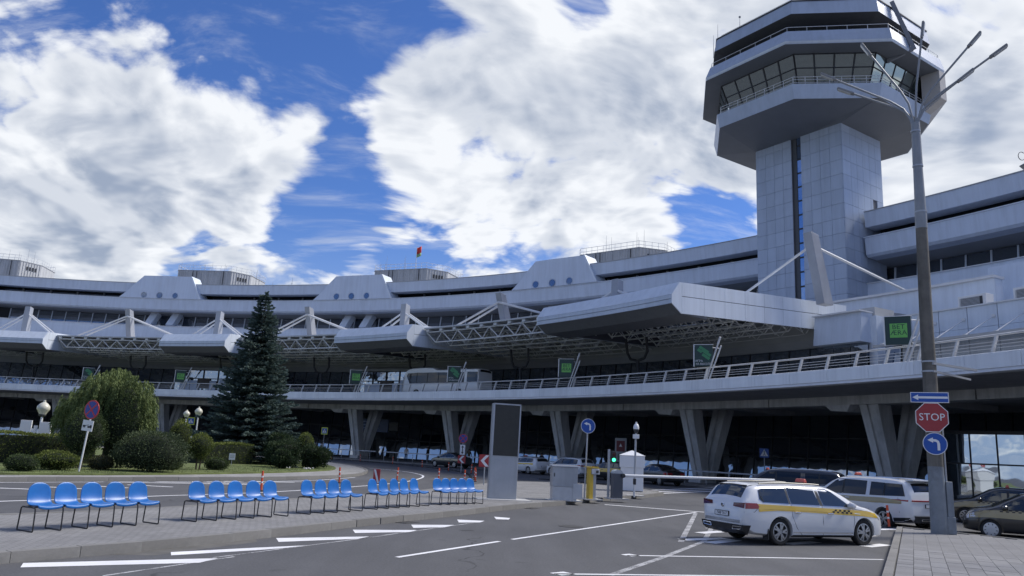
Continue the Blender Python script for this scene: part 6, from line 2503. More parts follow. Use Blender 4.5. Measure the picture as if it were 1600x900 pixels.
mb.box((.29, -.02, .25), (.26, .3, .5))
obj('cable_box', mb, m_band, t, bevel=.02)
mb = MB()
mb.tube([(.26, -.06, 1.4), (.25, -.05, 3.6)], .03, 6)
obj('conduit', mb, m_galv, t)
mb = MB()
mb.bar((.0, -.22, 4.98), (2.0, .9, 4.98), .05, .07)
mb.bar((.0, -.22, 4.74), (1.9, 1.1, 4.70), .05, .06)
obj('service_bracket', mb, m_steel, t)
heads = [((.35, -.20, 16.05), .0), ((1.47, -.87, 15.40), 0), ((1.95, -1.19, 14.88), 0), ((1.17, -.68, 14.26), 0), ((-1.03, .54, 15.72), 0), ((-2.06, 1.02, 15.0), 0), ((-1.58, .8, 14.4), 0)]
for k, ((x, y, z), _) in enumerate(heads):
    z -= .15
    mb = MB()
    s = Vector((.06 + .05 * math.copysign(1, x), 0, 12.2))
    e_ = Vector((x, y, z))
    d = (e_ - Vector((.06, 0, 13.5)))
    pts = [s, Vector((.06 + x * .05, y * .05, 13.0)), Vector((.06 + x * .14, y * .14, 13.0 + (z - 13.0) * .24)), Vector((.06 + (x - .06) * .30, y * .30, 13 + (z - 13) * .42)), e_]
    q = []
    for i in range(len(pts) - 1):
        for f in (0, .5):
            q.append(pts[i].lerp(pts[i + 1], f))
    q.append(pts[-1])
    mb.tube(q, .034, 8)
    ar = obj('lamp_arm', mb, M('sleeve grey', (.27, .285, .30)), t, smooth=50)
    dr = (e_ - pts[-2]).normalized()
    mb = MB()
    tip = e_ + dr * .55
    mb.bar(e_ - dr * .05, tip, .19, .08)
    obj('lamp_head', mb, M('lamp head grey', (.24, .245, .25), rough=.5, var=.08), ar, bevel=.03)
    mb = MB()
    sd2 = dr.cross(Vector((0, 0, 1))).normalized()
    up = sd2.cross(dr).normalized()
    mb.bar(e_ + dr * .06 - up * .045, tip - dr * .05 - up * .045, .15, .02)
    obj('lamp_glass', mb, M('lamp diffuser', (.55, .55, .52), rough=.3), ar)

# signs fixed to the pole (each its own thing)
face = math.atan2(-PY_, -PX) + PI / 2 + rad(4)
SP = Vector((PX, PY_, 0)) + Vector((-PX, -PY_, 0)).normalized() * .26
t = thing('one_way_sign', 'long blue one-way arrow sign at the top of the lamp pole signs', 'sign', (SP.x - .05, SP.y, 4.09), face)
mb = MB()
mb.box((0, 0, 0), (1.02, .02, .31))
o = obj('white_border', mb, m_signw, t, bevel=.006)
mb = MB()
mb.box((0, -.012, 0), (.98, .006, .27))
obj('blue_face', mb, m_blue, o)
mb = MB()
mb.box((.08, -.017, 0), (.80, .005, .065))
mb.plate([(-.46, 0), (-.30, .085), (-.30, -.085)], -.0165, -.0205)
obj('arrow', mb, m_signw, o)
t = thing('stop_sign', 'red octagonal STOP sign on the lamp pole', 'sign', (SP.x - .02, SP.y - .01, 3.50), face)
R8 = .47
oc = [(R8 * math.cos(PI / 8 + i * PI / 4), R8 * math.sin(PI / 8 + i * PI / 4)) for i in range(8)]
mb = MB()
mb.plate(oc, .01, -.01)
o = obj('white_border', mb, m_signw, t)
mb = MB()
mb.plate([(x * .95, z * .95) for x, z in oc], -.0105, -.014)
obj('red_face', mb, M('stop red', (.33, .035, .04), rough=.45, var=.06), o)
obj('stop_lettering', text_mesh('STOP', .30, .002, spacing=1.02, xscale=.95), m_signw, o, loc=(0, -.017, 0), rot=(PI / 2, 0, 0))
mb = MB()
mb.box((.05, .04, -.45), (.12, .05, .1))
obj('bracket', mb, m_signr, o)
t = thing('turn_sign', 'round blue turn-left sign directly under the STOP sign', 'sign', (SP.x + .02, SP.y - .02, 2.73), face)
o = disc_sign(t, .325, 0, y=0)
arrow_turn(o, .31, -.012)

# flood lamp on a bracket pole that stands just outside the view
t = thing('floodlight_pole', 'angled floodlight bracket at the right edge of the sky', 'floodlight', (12.95, 16.6, .15))
mb = MB()
mb.tube([(0, 0, 0), (0, 0, 9.3)], [.12, .08], 12)
obj('pole', mb, m_galv, t)
mb = MB()
mb.bar((0, 0, 9.05), (-1.15, -.1, 9.0), .06, .06)
obj('arm', mb, m_galv, t)
mb = MB()
mb.add([(-1.36, -.25, 8.78), (-1.0, -.25, 8.98), (-1.0, .12, 8.98), (-1.36, .12, 8.78), (-1.16, -.2, 8.55), (-.98, -.2, 8.66), (-.98, .06, 8.66), (-1.16, .06, 8.55)],
       [(0, 1, 2, 3), (7, 6, 5, 4), (0, 4, 5, 1), (1, 5, 6, 2), (2, 6, 7, 3), (3, 7, 4, 0)])
obj('lamp_housing', mb, M('lamp grey', (.30, .31, .32), rough=.5), t, bevel=.02)
mb = MB()
mb.tube([(-1.4 + .08 * math.cos(q), -.08, 8.95 + .1 * math.sin(q)) for q in lin(.8, 5.4, 10)], .008, 4)
obj('cable_loop', mb, m_black, t)

# ================================================================== BANNERS ON THE UPPER ROAD RAILING
m_bgreen = M('banner dark green', (0.012, 0.042, 0.040), rough=.4, var=.06)
m_blime = M('banner lime', (0.16, 0.50, 0.10), rough=.4, var=.05)
m_bmid = M('banner mid green', (0.045, 0.24, 0.10), rough=.4, var=.15)
BAN = [(10.6, 1, 'green picture banner above the willow on the road railing'), (18.5, 0, 'dark green square banner with a lime logo, left of the spruce'), (33.95, 0, 'dark green square banner with a lime logo, right of the spruce'), (42.2, 1, 'green picture banner in front of the white coach'),
       (50.65, 0, 'dark green square banner with a lime logo between the coach and the big canopy'), (59.15, 1, 'green picture banner with white lettering below the big canopy'), (67.75, 0, 'large dark green banner with a lime logo left of the lamp pole')]
for th, pic, lab in BAN:
    t = thing('banner', lab, 'banner', tuple(pol(105.0, th, 7.62)), -rad(th), 'green banners on leaning rail posts')
    mb = MB()
    for dx in (0, .26):
        mb.tube([(dx, .05, -.4), (dx + 1.36, .05, 2.55 - dx * .9)], .055, 8)
    mb.tube([(1.3, .05, 2.45), (1.55, .05, 2.95)], .075, 8)
    obj('leaning_posts', mb, m_white, t)
    W_, H_ = 1.30, 1.55
    ox, oz = -.62, 1.0
    mb = MB()
    # the panel hangs towards the lower angle side and is turned to face along the road
    a = rad(36)
    mb.box((0, 0, 0), (W_, .10, H_))
    pn = obj('panel', mb, m_bgreen, t, loc=(.05, -.10, 1.72), rz=a)
    mb = MB()
    mb.box((-W_ / 2 - .02, 0, 0), (.07, .16, H_ + .05))
    mb.box((0, 0, H_ / 2 + .02), (W_ + .1, .13, .035))
    obj('panel_edge', mb, m_signw, pn)
    mb = MB()
    mb.tube([(W_ / 2, 0, H_ / 2 - .2), (W_ / 2 + .45, .25, H_ / 2 - .22)], .03, 6)
    mb.tube([(W_ / 2, 0, -H_ / 2 + .1), (W_ / 2 + .12, .2, -H_ / 2 + .05)], .03, 6)
    obj('brackets', mb, m_white, pn)
    if not pic:
        mb = MB()
        mb.box((.03, -.053, .0), (W_ * .66, .006, H_ * .5))
        lg_ = obj('lime_field', mb, m_blime, pn)
        obj('logo_lettering', text_mesh('BET\nÆRA', .36, .002, spacing=1.05, xscale=1.02), m_bgreen, pn, loc=(.03, -.059, .03), rot=(PI / 2, 0, 0))
    else:
        mb = MB()
        for i, (x, z, l) in enumerate(((.05, .42, .75), (.22, .18, .7), (.18, -.08, .6), (-.25, .35, .35))):
            mb.bar((x - l * .42, -.054 - .001 * i, z + l * .30), (x + l * .42, -.054 - .001 * i, z - l * .30), .006, .20)
        obj('green_picture', mb, m_bmid, pn)
        obj('banner_lettering', text_mesh('ИГРА', .20, .002), m_signw, pn, loc=(-.30, -.062, -.40), rot=(PI / 2, 0, 0))
        obj('banner_lettering', text_mesh('НА ВЫСОТЕ', .20, .002, xscale=.9), m_signw, pn, loc=(0, -.062, -.62), rot=(PI / 2, 0, 0))

# flag on a roof
p = pol(150.5, 22.55, 34.3)
t = thing('roof_flag', 'red and green flag flying above a rooftop plant room', 'flag', tuple(p))
mb = MB()
mb.tube([(0, 0, 0), (0, 0, 4.4)], .05, 8)
obj('flagpole', mb, m_white, t)
for z0, z1, mt, nm in ((3.0, 4.25, M('flag red', (.55, .05, .04), rough=.8), 'red_field'), (2.35, 3.0, M('flag green', (.25, .40, .22), rough=.8), 'green_stripe')):
    mb = MB()
    k = 8
    vs = []
    for i in range(k + 1):
        f = i / k
        for z in (z0, z1):
            zz = z + .35 * f
            vs.append((1.15 * f * (1 - .25 * f), .14 * math.sin(f * 7), zz))
    mb.add(vs, [(2 * i, 2 * i + 2, 2 * i + 3, 2 * i + 1) for i in range(k)])
    o = obj(nm, mb, mt, t, smooth=60)
    o.modifiers.new('thick', 'SOLIDIFY').thickness = .012

# ================================================================== UNDER THE ROADWAY
t = thing('guard_fence', 'low steel guard rail on slim posts along the terminal footway', 'fence', tuple(pol(109.2, 45, .12)))
lt = loc_of(t)
lt = (lt[0], lt[1], 0)
for a, b in ((27.5, 34.0), (34.6, 52.0), (54.5, 62.5)):
    mb = MB()
    mb.sweep([(109.15, .93), (109.23, .93), (109.23, 1.03), (109.15, 1.03)], a, b, .6)
    obj('rail', mb, m_galv, t, loc=lt)
pm = MB()
pm.tube([(0, 109.2, 0), (0, 109.2, .9)], .03, 6)
me = pm.mesh('post')
me.materials.append(m_galv)
k = 27.6
while k < 62.5:
    if not (34.0 < k < 34.6 or 52.0 < k < 54.5):
        obj('post', me, None, t, loc=lt, rz=-rad(k))
    k += 1.18

p = pol(119.5, 29.2, 3.6)
t = thing('information_board', 'dim blue information board above the arrivals doors right of the spruce', 'board', tuple(p), -rad(18))
mb = MB()
mb.box((0, 0, .8), (4.2, .15, 1.7))
o = obj('panel', mb, M('board blue', (.02, .05, .14), rough=.4, var=.2), t)
for z, w in ((1.3, 1.2), (.85, 1.5), (.45, 2.6)):
    mb = MB()
    mb.box((-1.9 + w / 2, -.08, z), (w, .02, .14))
    obj('text_line', mb, M('board text', (.16, .24, .42), rough=.5), o)
mb = MB()
mb.box((2.9, 0, .75), (1.3, .15, 1.1))
obj('side_panel', mb, M('board grey', (.09, .09, .085), rough=.6), t)
mb = MB()
for x in (-2, 2):
    mb.tube([(x, .1, 1.6), (x, .1, 2.9)], .04, 6)
obj('hangers', mb, m_black, t)
p = pol(113.5, 50.1, .12)
t = thing('poster_stand', 'grey stand with a red poster beside the fourth V-shaped column', 'sign', tuple(p), -rad(22))
mb = MB()
mb.box((0, 0, 1.75), (1.1, .2, 3.5))
obj('stand', mb, m_steel, t)
mb = MB()
mb.box((0, -.11, 2.75), (.8, .02, 1.0))
o = obj('red_poster', mb, M('poster red', (.16, .02, .025), rough=.5), t)
mb = MB()
mb.box((0, -.12, 1.75), (.55, .02, .6))
obj('green_poster', mb, M('poster green', (.10, .17, .12), rough=.5), t)
mb = MB()
mb.plate([(0, 3.0), (-.15, 2.7), (.15, 2.7)], -.121, -.125)
obj('poster_mark', mb, m_signw, o)

p = pol(118.0, 65.3, .12)
t = thing('glass_vestibule', 'glazed entrance box with tall reflecting panes under the roadway behind the lamp pole', 'entrance', tuple(p), -rad(65.3) + rad(15))
gv = glass_mat('vestibule glazing', (0.02, 0.025, 0.03), 0.62, tint=(.8, .9, 1), wav=.006, wscale=.8)
fr = MB()
for i in range(4):
    x = -2.4 + i * 1.6
    fr.box((x, 0, 2.2), (.07, .12, 4.4))
for z in (.05, 2.45, 4.4):
    fr.box((0, 0, z), (4.87, .12, .09))
obj('frame', fr, m_black, t)
for i in range(3):
    for z0, z1 in ((.1, 2.4), (2.5, 4.35)):
        mb = MB()
        mb.box((-1.6 + i * 1.6, .02, (z0 + z1) / 2), (1.52, .03, z1 - z0))
        o = obj('glass_pane', mb, gv, t)
        o.rotation_euler = (random.uniform(-.004, .004), 0, random.uniform(-.01, .01))
for s_ in (-1, 1):
    mb = MB()
    mb.box((s_ * 2.42, 2.5, 2.2), (.05, 5.0, 4.4))
    obj('side_wall', mb, g_low, t)
mb = MB()
mb.box((0, 2.5, 4.5), (5.0, 5.1, .16))
obj('box_roof', mb, m_black, t)

# ================================================================== TREES AND SHRUBS
def leaf_mat(name, c, c2, rough=0.7, scale=1.2):
    m = bpy.data.materials.new(name)
    m.use_nodes = True
    b = NB(m.node_tree)
    p = m.node_tree.nodes['Principled BSDF']
    p.inputs['Roughness'].default_value = rough
    p.inputs['Specular IOR Level'].default_value = 0.25
    t = b.n('ShaderNodeTexCoord')
    f = b.ramp(b.noise(t.outputs['Object'], scale, 4, .7), .3, .7)
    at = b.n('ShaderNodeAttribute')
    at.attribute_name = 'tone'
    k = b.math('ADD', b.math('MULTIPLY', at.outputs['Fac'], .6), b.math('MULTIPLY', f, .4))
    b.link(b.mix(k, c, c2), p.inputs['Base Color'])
    tr = b.n('ShaderNodeBsdfTranslucent')
    b.link(b.mix(k, c, c2), tr.inputs[0])
    mx = b.n('ShaderNodeMixShader')
    mx.inputs[0].default_value = .18
    b.link(p.outputs[0], mx.inputs[1])
    b.link(tr.outputs[0], mx.inputs[2])
    b.link(mx.outputs[0], m.node_tree.nodes['Material Output'].inputs[0])
    return m


def leaf_cloud(pos, nrm_axis, length, width, tone=None):
    """numpy: one rhombic leaf per point; nrm_axis = leaf direction"""
    n = len(pos)
    d = nrm_axis / np.linalg.norm(nrm_axis, axis=1, keepdims=True)
    r = RNG.normal(size=(n, 3))
    s = np.cross(d, r)
    s /= np.linalg.norm(s, axis=1, keepdims=True) + 1e-9
    L_ = (length * RNG.uniform(.7, 1.3, n))[:, None]
    W_ = (width * RNG.uniform(.7, 1.3, n))[:, None]
    v = np.stack([pos, pos + d * L_ * .5 + s * W_, pos + d * L_, pos + d * L_ * .5 - s * W_], 1).reshape(-1, 3)
    me = bpy.data.meshes.new('foliage')
    me.vertices.add(n * 4)
    me.vertices.foreach_set('co', v.ravel())
    me.loops.add(n * 4)
    me.loops.foreach_set('vertex_index', np.arange(n * 4))
    me.polygons.add(n)
    me.polygons.foreach_set('loop_start', np.arange(n) * 4)
    me.polygons.foreach_set('loop_total', np.full(n, 4))
    at = me.attributes.new('tone', 'FLOAT', 'POINT')
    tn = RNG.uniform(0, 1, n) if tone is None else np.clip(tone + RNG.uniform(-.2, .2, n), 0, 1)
    at.data.foreach_set('value', np.repeat(tn, 4))
    me.update()
    me.validate()
    return me


m_bark = M('bark', (0.055, 0.042, 0.03), rough=.95, var=.25, scale=6, bump=.6, bscale=20)
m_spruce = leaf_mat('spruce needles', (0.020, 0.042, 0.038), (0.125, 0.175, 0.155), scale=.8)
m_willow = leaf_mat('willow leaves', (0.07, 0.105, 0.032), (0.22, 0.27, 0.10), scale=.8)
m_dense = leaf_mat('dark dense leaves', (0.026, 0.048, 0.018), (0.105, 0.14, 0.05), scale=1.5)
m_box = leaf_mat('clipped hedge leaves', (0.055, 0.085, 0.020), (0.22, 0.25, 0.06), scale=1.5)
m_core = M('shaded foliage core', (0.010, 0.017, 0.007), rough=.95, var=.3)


def blob(center, radii, n_=3, amp=.12, seed=0):
    bm = bmesh.new()
    bmesh.ops.create_icosphere(bm, subdivisions=n_, radius=1.0)
    r = random.Random(seed)
    ph = [r.uniform(0, 6) for _ in range(6)]
    for v in bm.verts:
        k = 1 + amp * (math.sin(v.co.x * 4 + ph[0]) + math.sin(v.co.y * 5 + ph[1]) + math.sin(v.co.z * 4.5 + ph[2])) / 2
        v.co = Vector((v.co.x * radii[0] * k + center[0], v.co.y * radii[1] * k + center[1], v.co.z * radii[2] * k + center[2]))
    me = bpy.data.meshes.new('core')
    bm.to_mesh(me)
    bm.free()
    return me


def shell_points(n, center, radii, amp, seed, inner=.80, flat=None):
    """points near the skin of a lumpy ellipsoid"""
    d = RNG.normal(size=(n, 3))
    d /= np.linalg.norm(d, axis=1, keepdims=True)
    r = random.Random(seed)
    ph = [r.uniform(0, 6) for _ in range(6)]
    k = 1 + amp * (np.sin(d[:, 0] * 4 + ph[0]) + np.sin(d[:, 1] * 5 + ph[1]) + np.sin(d[:, 2] * 4.5 + ph[2])) / 2
    k += amp * .5 * (np.sin(d[:, 0] * 11 + ph[3]) * np.sin(d[:, 1] * 12 + ph[4]) + np.sin(d[:, 2] * 13 + ph[5]) * .6)
    rr_ = k * RNG.uniform(inner, 1.03, n)
    p = d * rr_[:, None] * np.array(radii) + np.array(center)
    return p, d


def shrub(name, label, cat, loc, radii, mat, n=3500, leaf=.07, amp=.12, seed=1, lift=0.0, stems=3, group=None, up=.4):
    t = thing(name, label, cat, (loc[0], loc[1], .2), 0, group)
    c = (0, 0, radii[2] * .95 + lift)
    p, d = shell_points(n, c, radii, amp, seed)
    keep = p[:, 2] > .03
    p, d = p[keep], d[keep]
    ax = d * .8 + RNG.normal(size=p.shape) * .55 + np.array([0, 0, up])
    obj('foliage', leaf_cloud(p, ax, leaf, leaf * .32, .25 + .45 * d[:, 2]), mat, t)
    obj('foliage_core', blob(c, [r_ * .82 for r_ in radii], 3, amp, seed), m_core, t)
    mb = MB()
    for i in range(stems):
        a = 2 * PI * i / max(1, stems) + .4
        mb.tube([(.10 * math.cos(a), .10 * math.sin(a), -.03), (.16 * math.cos(a), .16 * math.sin(a), lift + radii[2] * .7)], [.045, .03], 6)
    obj('stem', mb, m_bark, t)
    return t


def hedge(label, a, b, w, h):
    a, b = Vector((*a, 0)), Vector((*b, 0))
    d = b - a
    L_ = d.length
    t = thing('clipped_hedge', label, 'hedge', tuple((a + b) / 2 + Vector((0, 0, .2))), math.atan2(d.y, d.x))
    n = int(5200 * min(1.6, L_ / 6))
    f = RNG.integers(0, 4, n)
    u = RNG.uniform(-.5, .5, (n, 3))
    p = np.zeros((n, 3))
    nn = np.zeros((n, 3))
    top = f >= 2
    p[:, 0] = u[:, 0] * L_
    p[:, 1] = np.where(top, u[:, 1] * w, np.where(f == 0, -w / 2, w / 2) + RNG.uniform(-.06, .05, n))
    p[:, 2] = np.where(top, h + RNG.uniform(-.06, .06, n), (u[:, 2] + .5) * h)
    nn[:, 1] = np.where(top, 0, np.where(f == 0, -1, 1))
    nn[:, 2] = np.where(top, 1, 0)
    nn += RNG.normal(size=(n, 3)) * .6
    p[:, 2] += .05 * np.sin(p[:, 0] * 2.1)
    obj('foliage', leaf_cloud(p, nn + np.array([0, 0, .3]), .085, .028, np.where(top, .85, .3)), m_box, t)  # top leaves toned lighter: sunlight put into the colour
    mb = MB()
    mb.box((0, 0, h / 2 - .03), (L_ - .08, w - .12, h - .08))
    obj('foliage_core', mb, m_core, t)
    return t


# ---- the big blue-green spruce
t = thing('spruce_tree', 'tall blue-green spruce in front of the terminal on the planted island', 'tree', (-18.25, 56.2, .2))
H = 12.35
mb = MB()
mb.tube([(0, 0, -.1), (.03, 0, 4), (.05, 0, 8), (.06, .0, H - .3)], [.24, .17, .09, .015], 10)
obj('trunk', mb, m_bark, t)
pos, axs, ton = [], [], []
brm = MB()
z = .35
lev = 0
while z < H - .25:
    f = z / H
    Rr = 4.3 * (1 - f) ** .90 * (1 + .14 * (1 - f) ** 3) * (.86 + .10 * math.sin(lev * 1.7)) + .10
    if f < .06:
        Rr *= .86
    nb = max(5, int(15 * (1 - f) + 5))
    for i in range(nb):
        a = 2 * PI * i / nb + lev * 1.13 + random.uniform(-.18, .18)
        Lb = Rr * random.uniform(.72, 1.10)
        droop = .30 * (1 - f) + random.uniform(-.05, .08)
        zz = z + random.uniform(-.10, .10)
        steps = max(4, int(Lb / .13))
        ca, sa = math.cos(a), math.sin(a)
        prev = None
        for s in range(1, steps + 1):
            u = s / steps
            r_ = Lb * u
            hz = zz + r_ * .10 - droop * Lb * (u ** 1.3) * .62 + .20 * Lb * max(0, u - .72) * (1 + f)
            c_ = np.array([r_ * ca, r_ * sa, hz])
            # side twigs, widest in the middle of the branch
            wsp = (.16 + .34 * math.sin(PI * min(1, u * 1.02)) ** .8) * min(1.0, Lb / 1.6) * (1.15 - .3 * u)
            m_ = 10 if u > .25 else 6
            for q in range(m_):
                sd_ = random.uniform(-1, 1)
                o_ = np.array([-sa, ca, 0]) * sd_ * wsp
                pos.append(c_ + o_ + np.array([0, 0, -.10 * abs(sd_) * wsp + random.uniform(-.03, .03)]))
                axs.append(np.array([ca * .8 - sa * sd_ * .9, sa * .8 + ca * sd_ * .9, random.uniform(-.55, .25)]))
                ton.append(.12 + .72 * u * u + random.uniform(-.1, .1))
        brm.tube([(0, 0, zz), (Lb * .5 * ca, Lb * .5 * sa, zz + .05 * Lb - droop * Lb * .25), (Lb * .9 * ca, Lb * .9 * sa, zz + .09 * Lb - droop * Lb * .55)], [.028, .018, .006], 4, caps=False)
    z += .22 + .12 * (1 - f)
    lev += 1
for k in range(90):                        # leader
    zz = H - random.uniform(0, .8)
    pos.append(np.array([.06, 0, zz]))
    axs.append(np.array([random.uniform(-1, 1), random.uniform(-1, 1), .6]))
    ton.append(.7)
obj('branches', brm, m_bark, t)
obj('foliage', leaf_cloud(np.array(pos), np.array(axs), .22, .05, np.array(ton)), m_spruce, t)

# ---- the weeping willow-like tree
t = thing('willow_tree', 'bushy light green weeping tree left of the spruce', 'tree', (-19.5, 38.6, .2))
mb = MB()
mb.tube([(0, 0, -.1), (.1, .05, 1.4), (.0, .1, 2.4)], [.20, .15, .12], 8)
obj('trunk', mb, m_bark, t)
pos, axs, ton = [], [], []
lobes = [(-.15, 0, 3.7, 1.35, 1.3, 1.35), (-1.35, -.2, 3.1, 1.25, 1.1, 1.15), (1.2, .1, 3.5, 1.15, 1.1, 1.2), (.45, -.3, 4.15, .9, .9, .95), (-.75, .1, 3.95, .95, .9, .95), (1.75, -.1, 2.6, .7, .8, 1.0), (-2.1, -.1, 2.5, .75, .8, .95), (.2, .9, 3.3, 1.3, 1.0, 1.2)]
limb = MB()
for (x, y, z, rx, ry, rz) in lobes:
    limb.tube([(0, .08, 1.9), (x * .5, y * .5, z * .75), (x, y, z)], [.09, .06, .02], 6)
    for k in range(230):
        d = np.random.default_rng(random.randint(0, 10 ** 9)).normal(size=3)
        d /= np.linalg.norm(d)
        if d[2] < -.35:
            continue
        st = np.array([x, y, z]) + d * np.array([rx, ry, rz]) * random.uniform(.75, 1.16)
        ln = random.uniform(.5, 1.35)
        out = np.array([d[0], d[1], 0]) * .32
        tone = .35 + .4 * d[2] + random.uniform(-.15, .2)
        m_ = int(ln / .055)
        for j in range(m_):
            u = j / m_
            p_ = st + out * ln * (u - .35 * u * u) + np.array([0, 0, .12 * u - ln * u ** 1.6])
            for q in range(2):
                pos.append(p_ + RNG.normal(size=3) * .02)
                axs.append(np.array([d[0] * .5 + random.uniform(-.7, .7), d[1] * .5 + random.uniform(-.7, .7), -.9]))
                ton.append(tone)
obj('limbs', limb, m_bark, t)
t.scale = (.86, .86, .93)
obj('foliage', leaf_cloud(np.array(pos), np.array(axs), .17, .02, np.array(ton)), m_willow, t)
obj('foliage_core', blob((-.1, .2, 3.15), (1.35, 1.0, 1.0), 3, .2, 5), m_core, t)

# ---- dark conical evergreen in front of the willow and other clipped shrubs
shrub('conifer_shrub', 'dark green columnar evergreen in the middle of the weeping tree', 'shrub', (-18.45, 38.0), (1.05, .9, 2.0), m_dense, 7500, .09, .10, 3, .15, group='evergreen shrubs')
shrub('small_tree', 'dark clipped small tree on thin stems behind the leaning sign', 'shrub', (-19.2, 35.9), (.95, .85, 1.12), m_dense, 5200, .07, .10, 4, .55, 4)
shrub('round_shrub', 'large rounded grey-green shrub in front of the weeping tree', 'shrub', (-16.0, 35.9), (1.55, 1.2, .93), leaf_mat('grey green leaves', (0.03, 0.05, 0.024), (0.115, 0.145, 0.07), scale=1.3), 8000, .08, .10, 6, .0, 5)
shrub('topiary', 'rounded dark green topiary on a thin stem, left of the pair', 'shrub', (-16.75, 40.6), (.58, .55, .92), m_box, 3600, .06, .06, 7, .62, 3, group='pair of topiary trees')
shrub('topiary', 'rounded dark green topiary on thin stems, right of the pair', 'shrub', (-15.55, 40.3), (.66, .6, .66), m_box, 3600, .06, .06, 8, .55, 3, group='pair of topiary trees')
shrub('low_shrub', 'low bright green mound at the left, before the hedge', 'shrub', (-18.75, 33.3), (.92, .7, .40), m_box, 3200, .07, .10, 9, 0, 2)
shrub('low_shrub', 'small dark mound shrub at the left edge', 'shrub', (-18.9, 31.2), (.62, .55, .32), m_dense, 2200, .06, .10, 10, 0, 2)
shrub('low_shrub', 'small low shrub cut by the left edge of the photo', 'shrub', (-20.4, 30.9), (.6, .5, .36), m_box, 2200, .06, .10, 11, 0, 2)
shrub('low_shrub', 'small dark mound right of the topiary pair', 'shrub', (-14.9, 41.2), (.62, .5, .30), m_dense, 2200, .06, .10, 12, 0, 2)
shrub('low_shrub', 'small grey mound at the foot of the leaning sign', 'shrub', (-17.9, 35.3), (.55, .45, .30), leaf_mat('brown green leaves', (0.035, 0.038, 0.016), (0.09, 0.09, 0.04)), 2000, .06, .10, 13, 0, 2)
shrub('low_shrub', 'small green mound between the big round shrub and the topiary', 'shrub', (-16.2, 38.6), (.5, .42, .34), m_box, 1800, .06, .10, 14, 0, 2)
m_pine = leaf_mat('mountain pine needles', (0.016, 0.032, 0.014), (0.062, 0.092, 0.040), scale=1.5)
shrub('mountain_pine', 'dark mountain pine bush right of the spruce foot', 'shrub', (-13.9, 49.6), (1.0, .85, .78), m_pine, 4200, .12, .24, 15, .1, 4)
shrub('mountain_pine', 'small dark pine bush nearest the lawn edge right of the spruce', 'shrub', (-13.25, 47.6), (.62, .55, .52), m_pine, 2600, .11, .24, 16, .05, 3)
shrub('mountain_pine', 'spreading pine bush at the tip of the planted island', 'shrub', (-12.2, 51.2), (.95, .8, .66), m_pine, 3600, .12, .26, 17, .12, 5)
shrub('clipped_bush', 'square clipped green bush behind the pine bushes', 'shrub', (-13.7, 54.2), (.66, .6, .95), m_box, 3600, .07, .05, 18, .4, 3)
shrub('mountain_pine', 'tall pine bush tucked against the spruce', 'shrub', (-15.1, 53.3), (.95, .8, 1.05), m_pine, 3800, .12, .22, 19, .1, 4)
hedge('long clipped hedge at the left edge behind the low mounds', (-27.5, 33.9), (-21.6, 41.4), 1.2, 1.35)
hedge('short clipped hedge just left of the spruce', (-19.5, 49.6), (-17.2, 53.3), 1.1, 1.25)

# pale stones at the island tip
t = thing('edging_stones', 'scatter of pale stones below the pine bushes', 'stones', (-12.6, 49.6, .2))
for i in range(14):
    me = blob((0, 0, 0), (random.uniform(.06, .14), random.uniform(.05, .1), random.uniform(.03, .07)), 1, .25, i)
    obj('stone', me, m_stone, t, loc=(random.uniform(-1.0, 1.2), random.uniform(-1.2, 1.4), .03))

# ---- globe lamps and white slabs
def globe_lamp(label, loc, h, r):
    t = thing('globe_lamp', label, 'lamp', (loc[0], loc[1], .2), 0)
    mb = MB()
    mb.tube([(0, 0, 0), (0, 0, h)], .06, 10)
    obj('post', mb, m_signw, t)
    mb = MB()
    mb.lathe([(.05, h - .1), (r * .55, h - .02), (r * .55, h + .04), (.05, h + .06)], 16)
    obj('collar', mb, m_black, t)
    mb = MB()
    mb.lathe([(r * .5, h + .04), (r * .85, h + .2 * r / .25), (r, h + r * 1.0), (r * .96, h + r * 1.45), (r * .6, h + r * 1.9), (r * .22, h + r * 2.15), (r * .2, h + r * 2.45), (.001, h + r * 2.5)], 20)
    obj('globe', mb, M('milk glass globe', (.62, .60, .50), rough=.3, var=.03), t, smooth=50)


def slab_pair(label, loc, rz, gap=.9):
    t = thing('white_slabs', label, 'monument', (loc[0], loc[1], .2), rz)
    for x, h in ((-gap / 2, 2.05), (gap / 2, 2.0)):
        mb = MB()
        mb.box((x, 0, h / 2), (.52, .16, h))
        obj('slab', mb, m_signw, t, bevel=.01)
    mb = MB()
    mb.box((0, 0, .9), (.16, .1, 1.8))
    obj('centre_strip', mb, m_signw, t)


globe_lamp('white globe lamp at the far left between two white slabs', (-24.6, 41.6), 2.35, .32)
slab_pair('pair of upright white slabs under the left globe lamp', (-24.6, 41.2), rad(20))
globe_lamp('smaller left globe lamp of the pair left of the spruce', (-30.2, 74.0), 3.3, .30)
globe_lamp('right globe lamp of the pair left of the spruce', (-27.6, 70.2), 3.4, .34)
slab_pair('pair of white slabs under the twin globe lamps', (-27.9, 70.0), rad(20), 1.3)
t = thing('notice_board', 'small white notice board on the lawn left of the spruce', 'sign', (-16.9, 49.2, .2), rad(12))
mb = MB()
mb.box((0, 0, .52), (.36, .03, .40))
o = obj('board', mb, m_signw, t)
mb = MB()
for z in (.62, .55, .47):
    mb.box((0, -.017, z), (.26, .006, .03))
obj('print', mb, M('faint print', (.35, .35, .36)), o)
mb = MB()
mb.tube([(0, .03, 0), (0, .03, .5)], .02, 6)
obj('stake', mb, m_galv, t)

# ================================================================== PEOPLE
m_skin = M('skin', (0.36, 0.20, 0.14), rough=.6, var=.05)
m_hair = M('dark hair', (0.02, 0.015, 0.012), rough=.7)


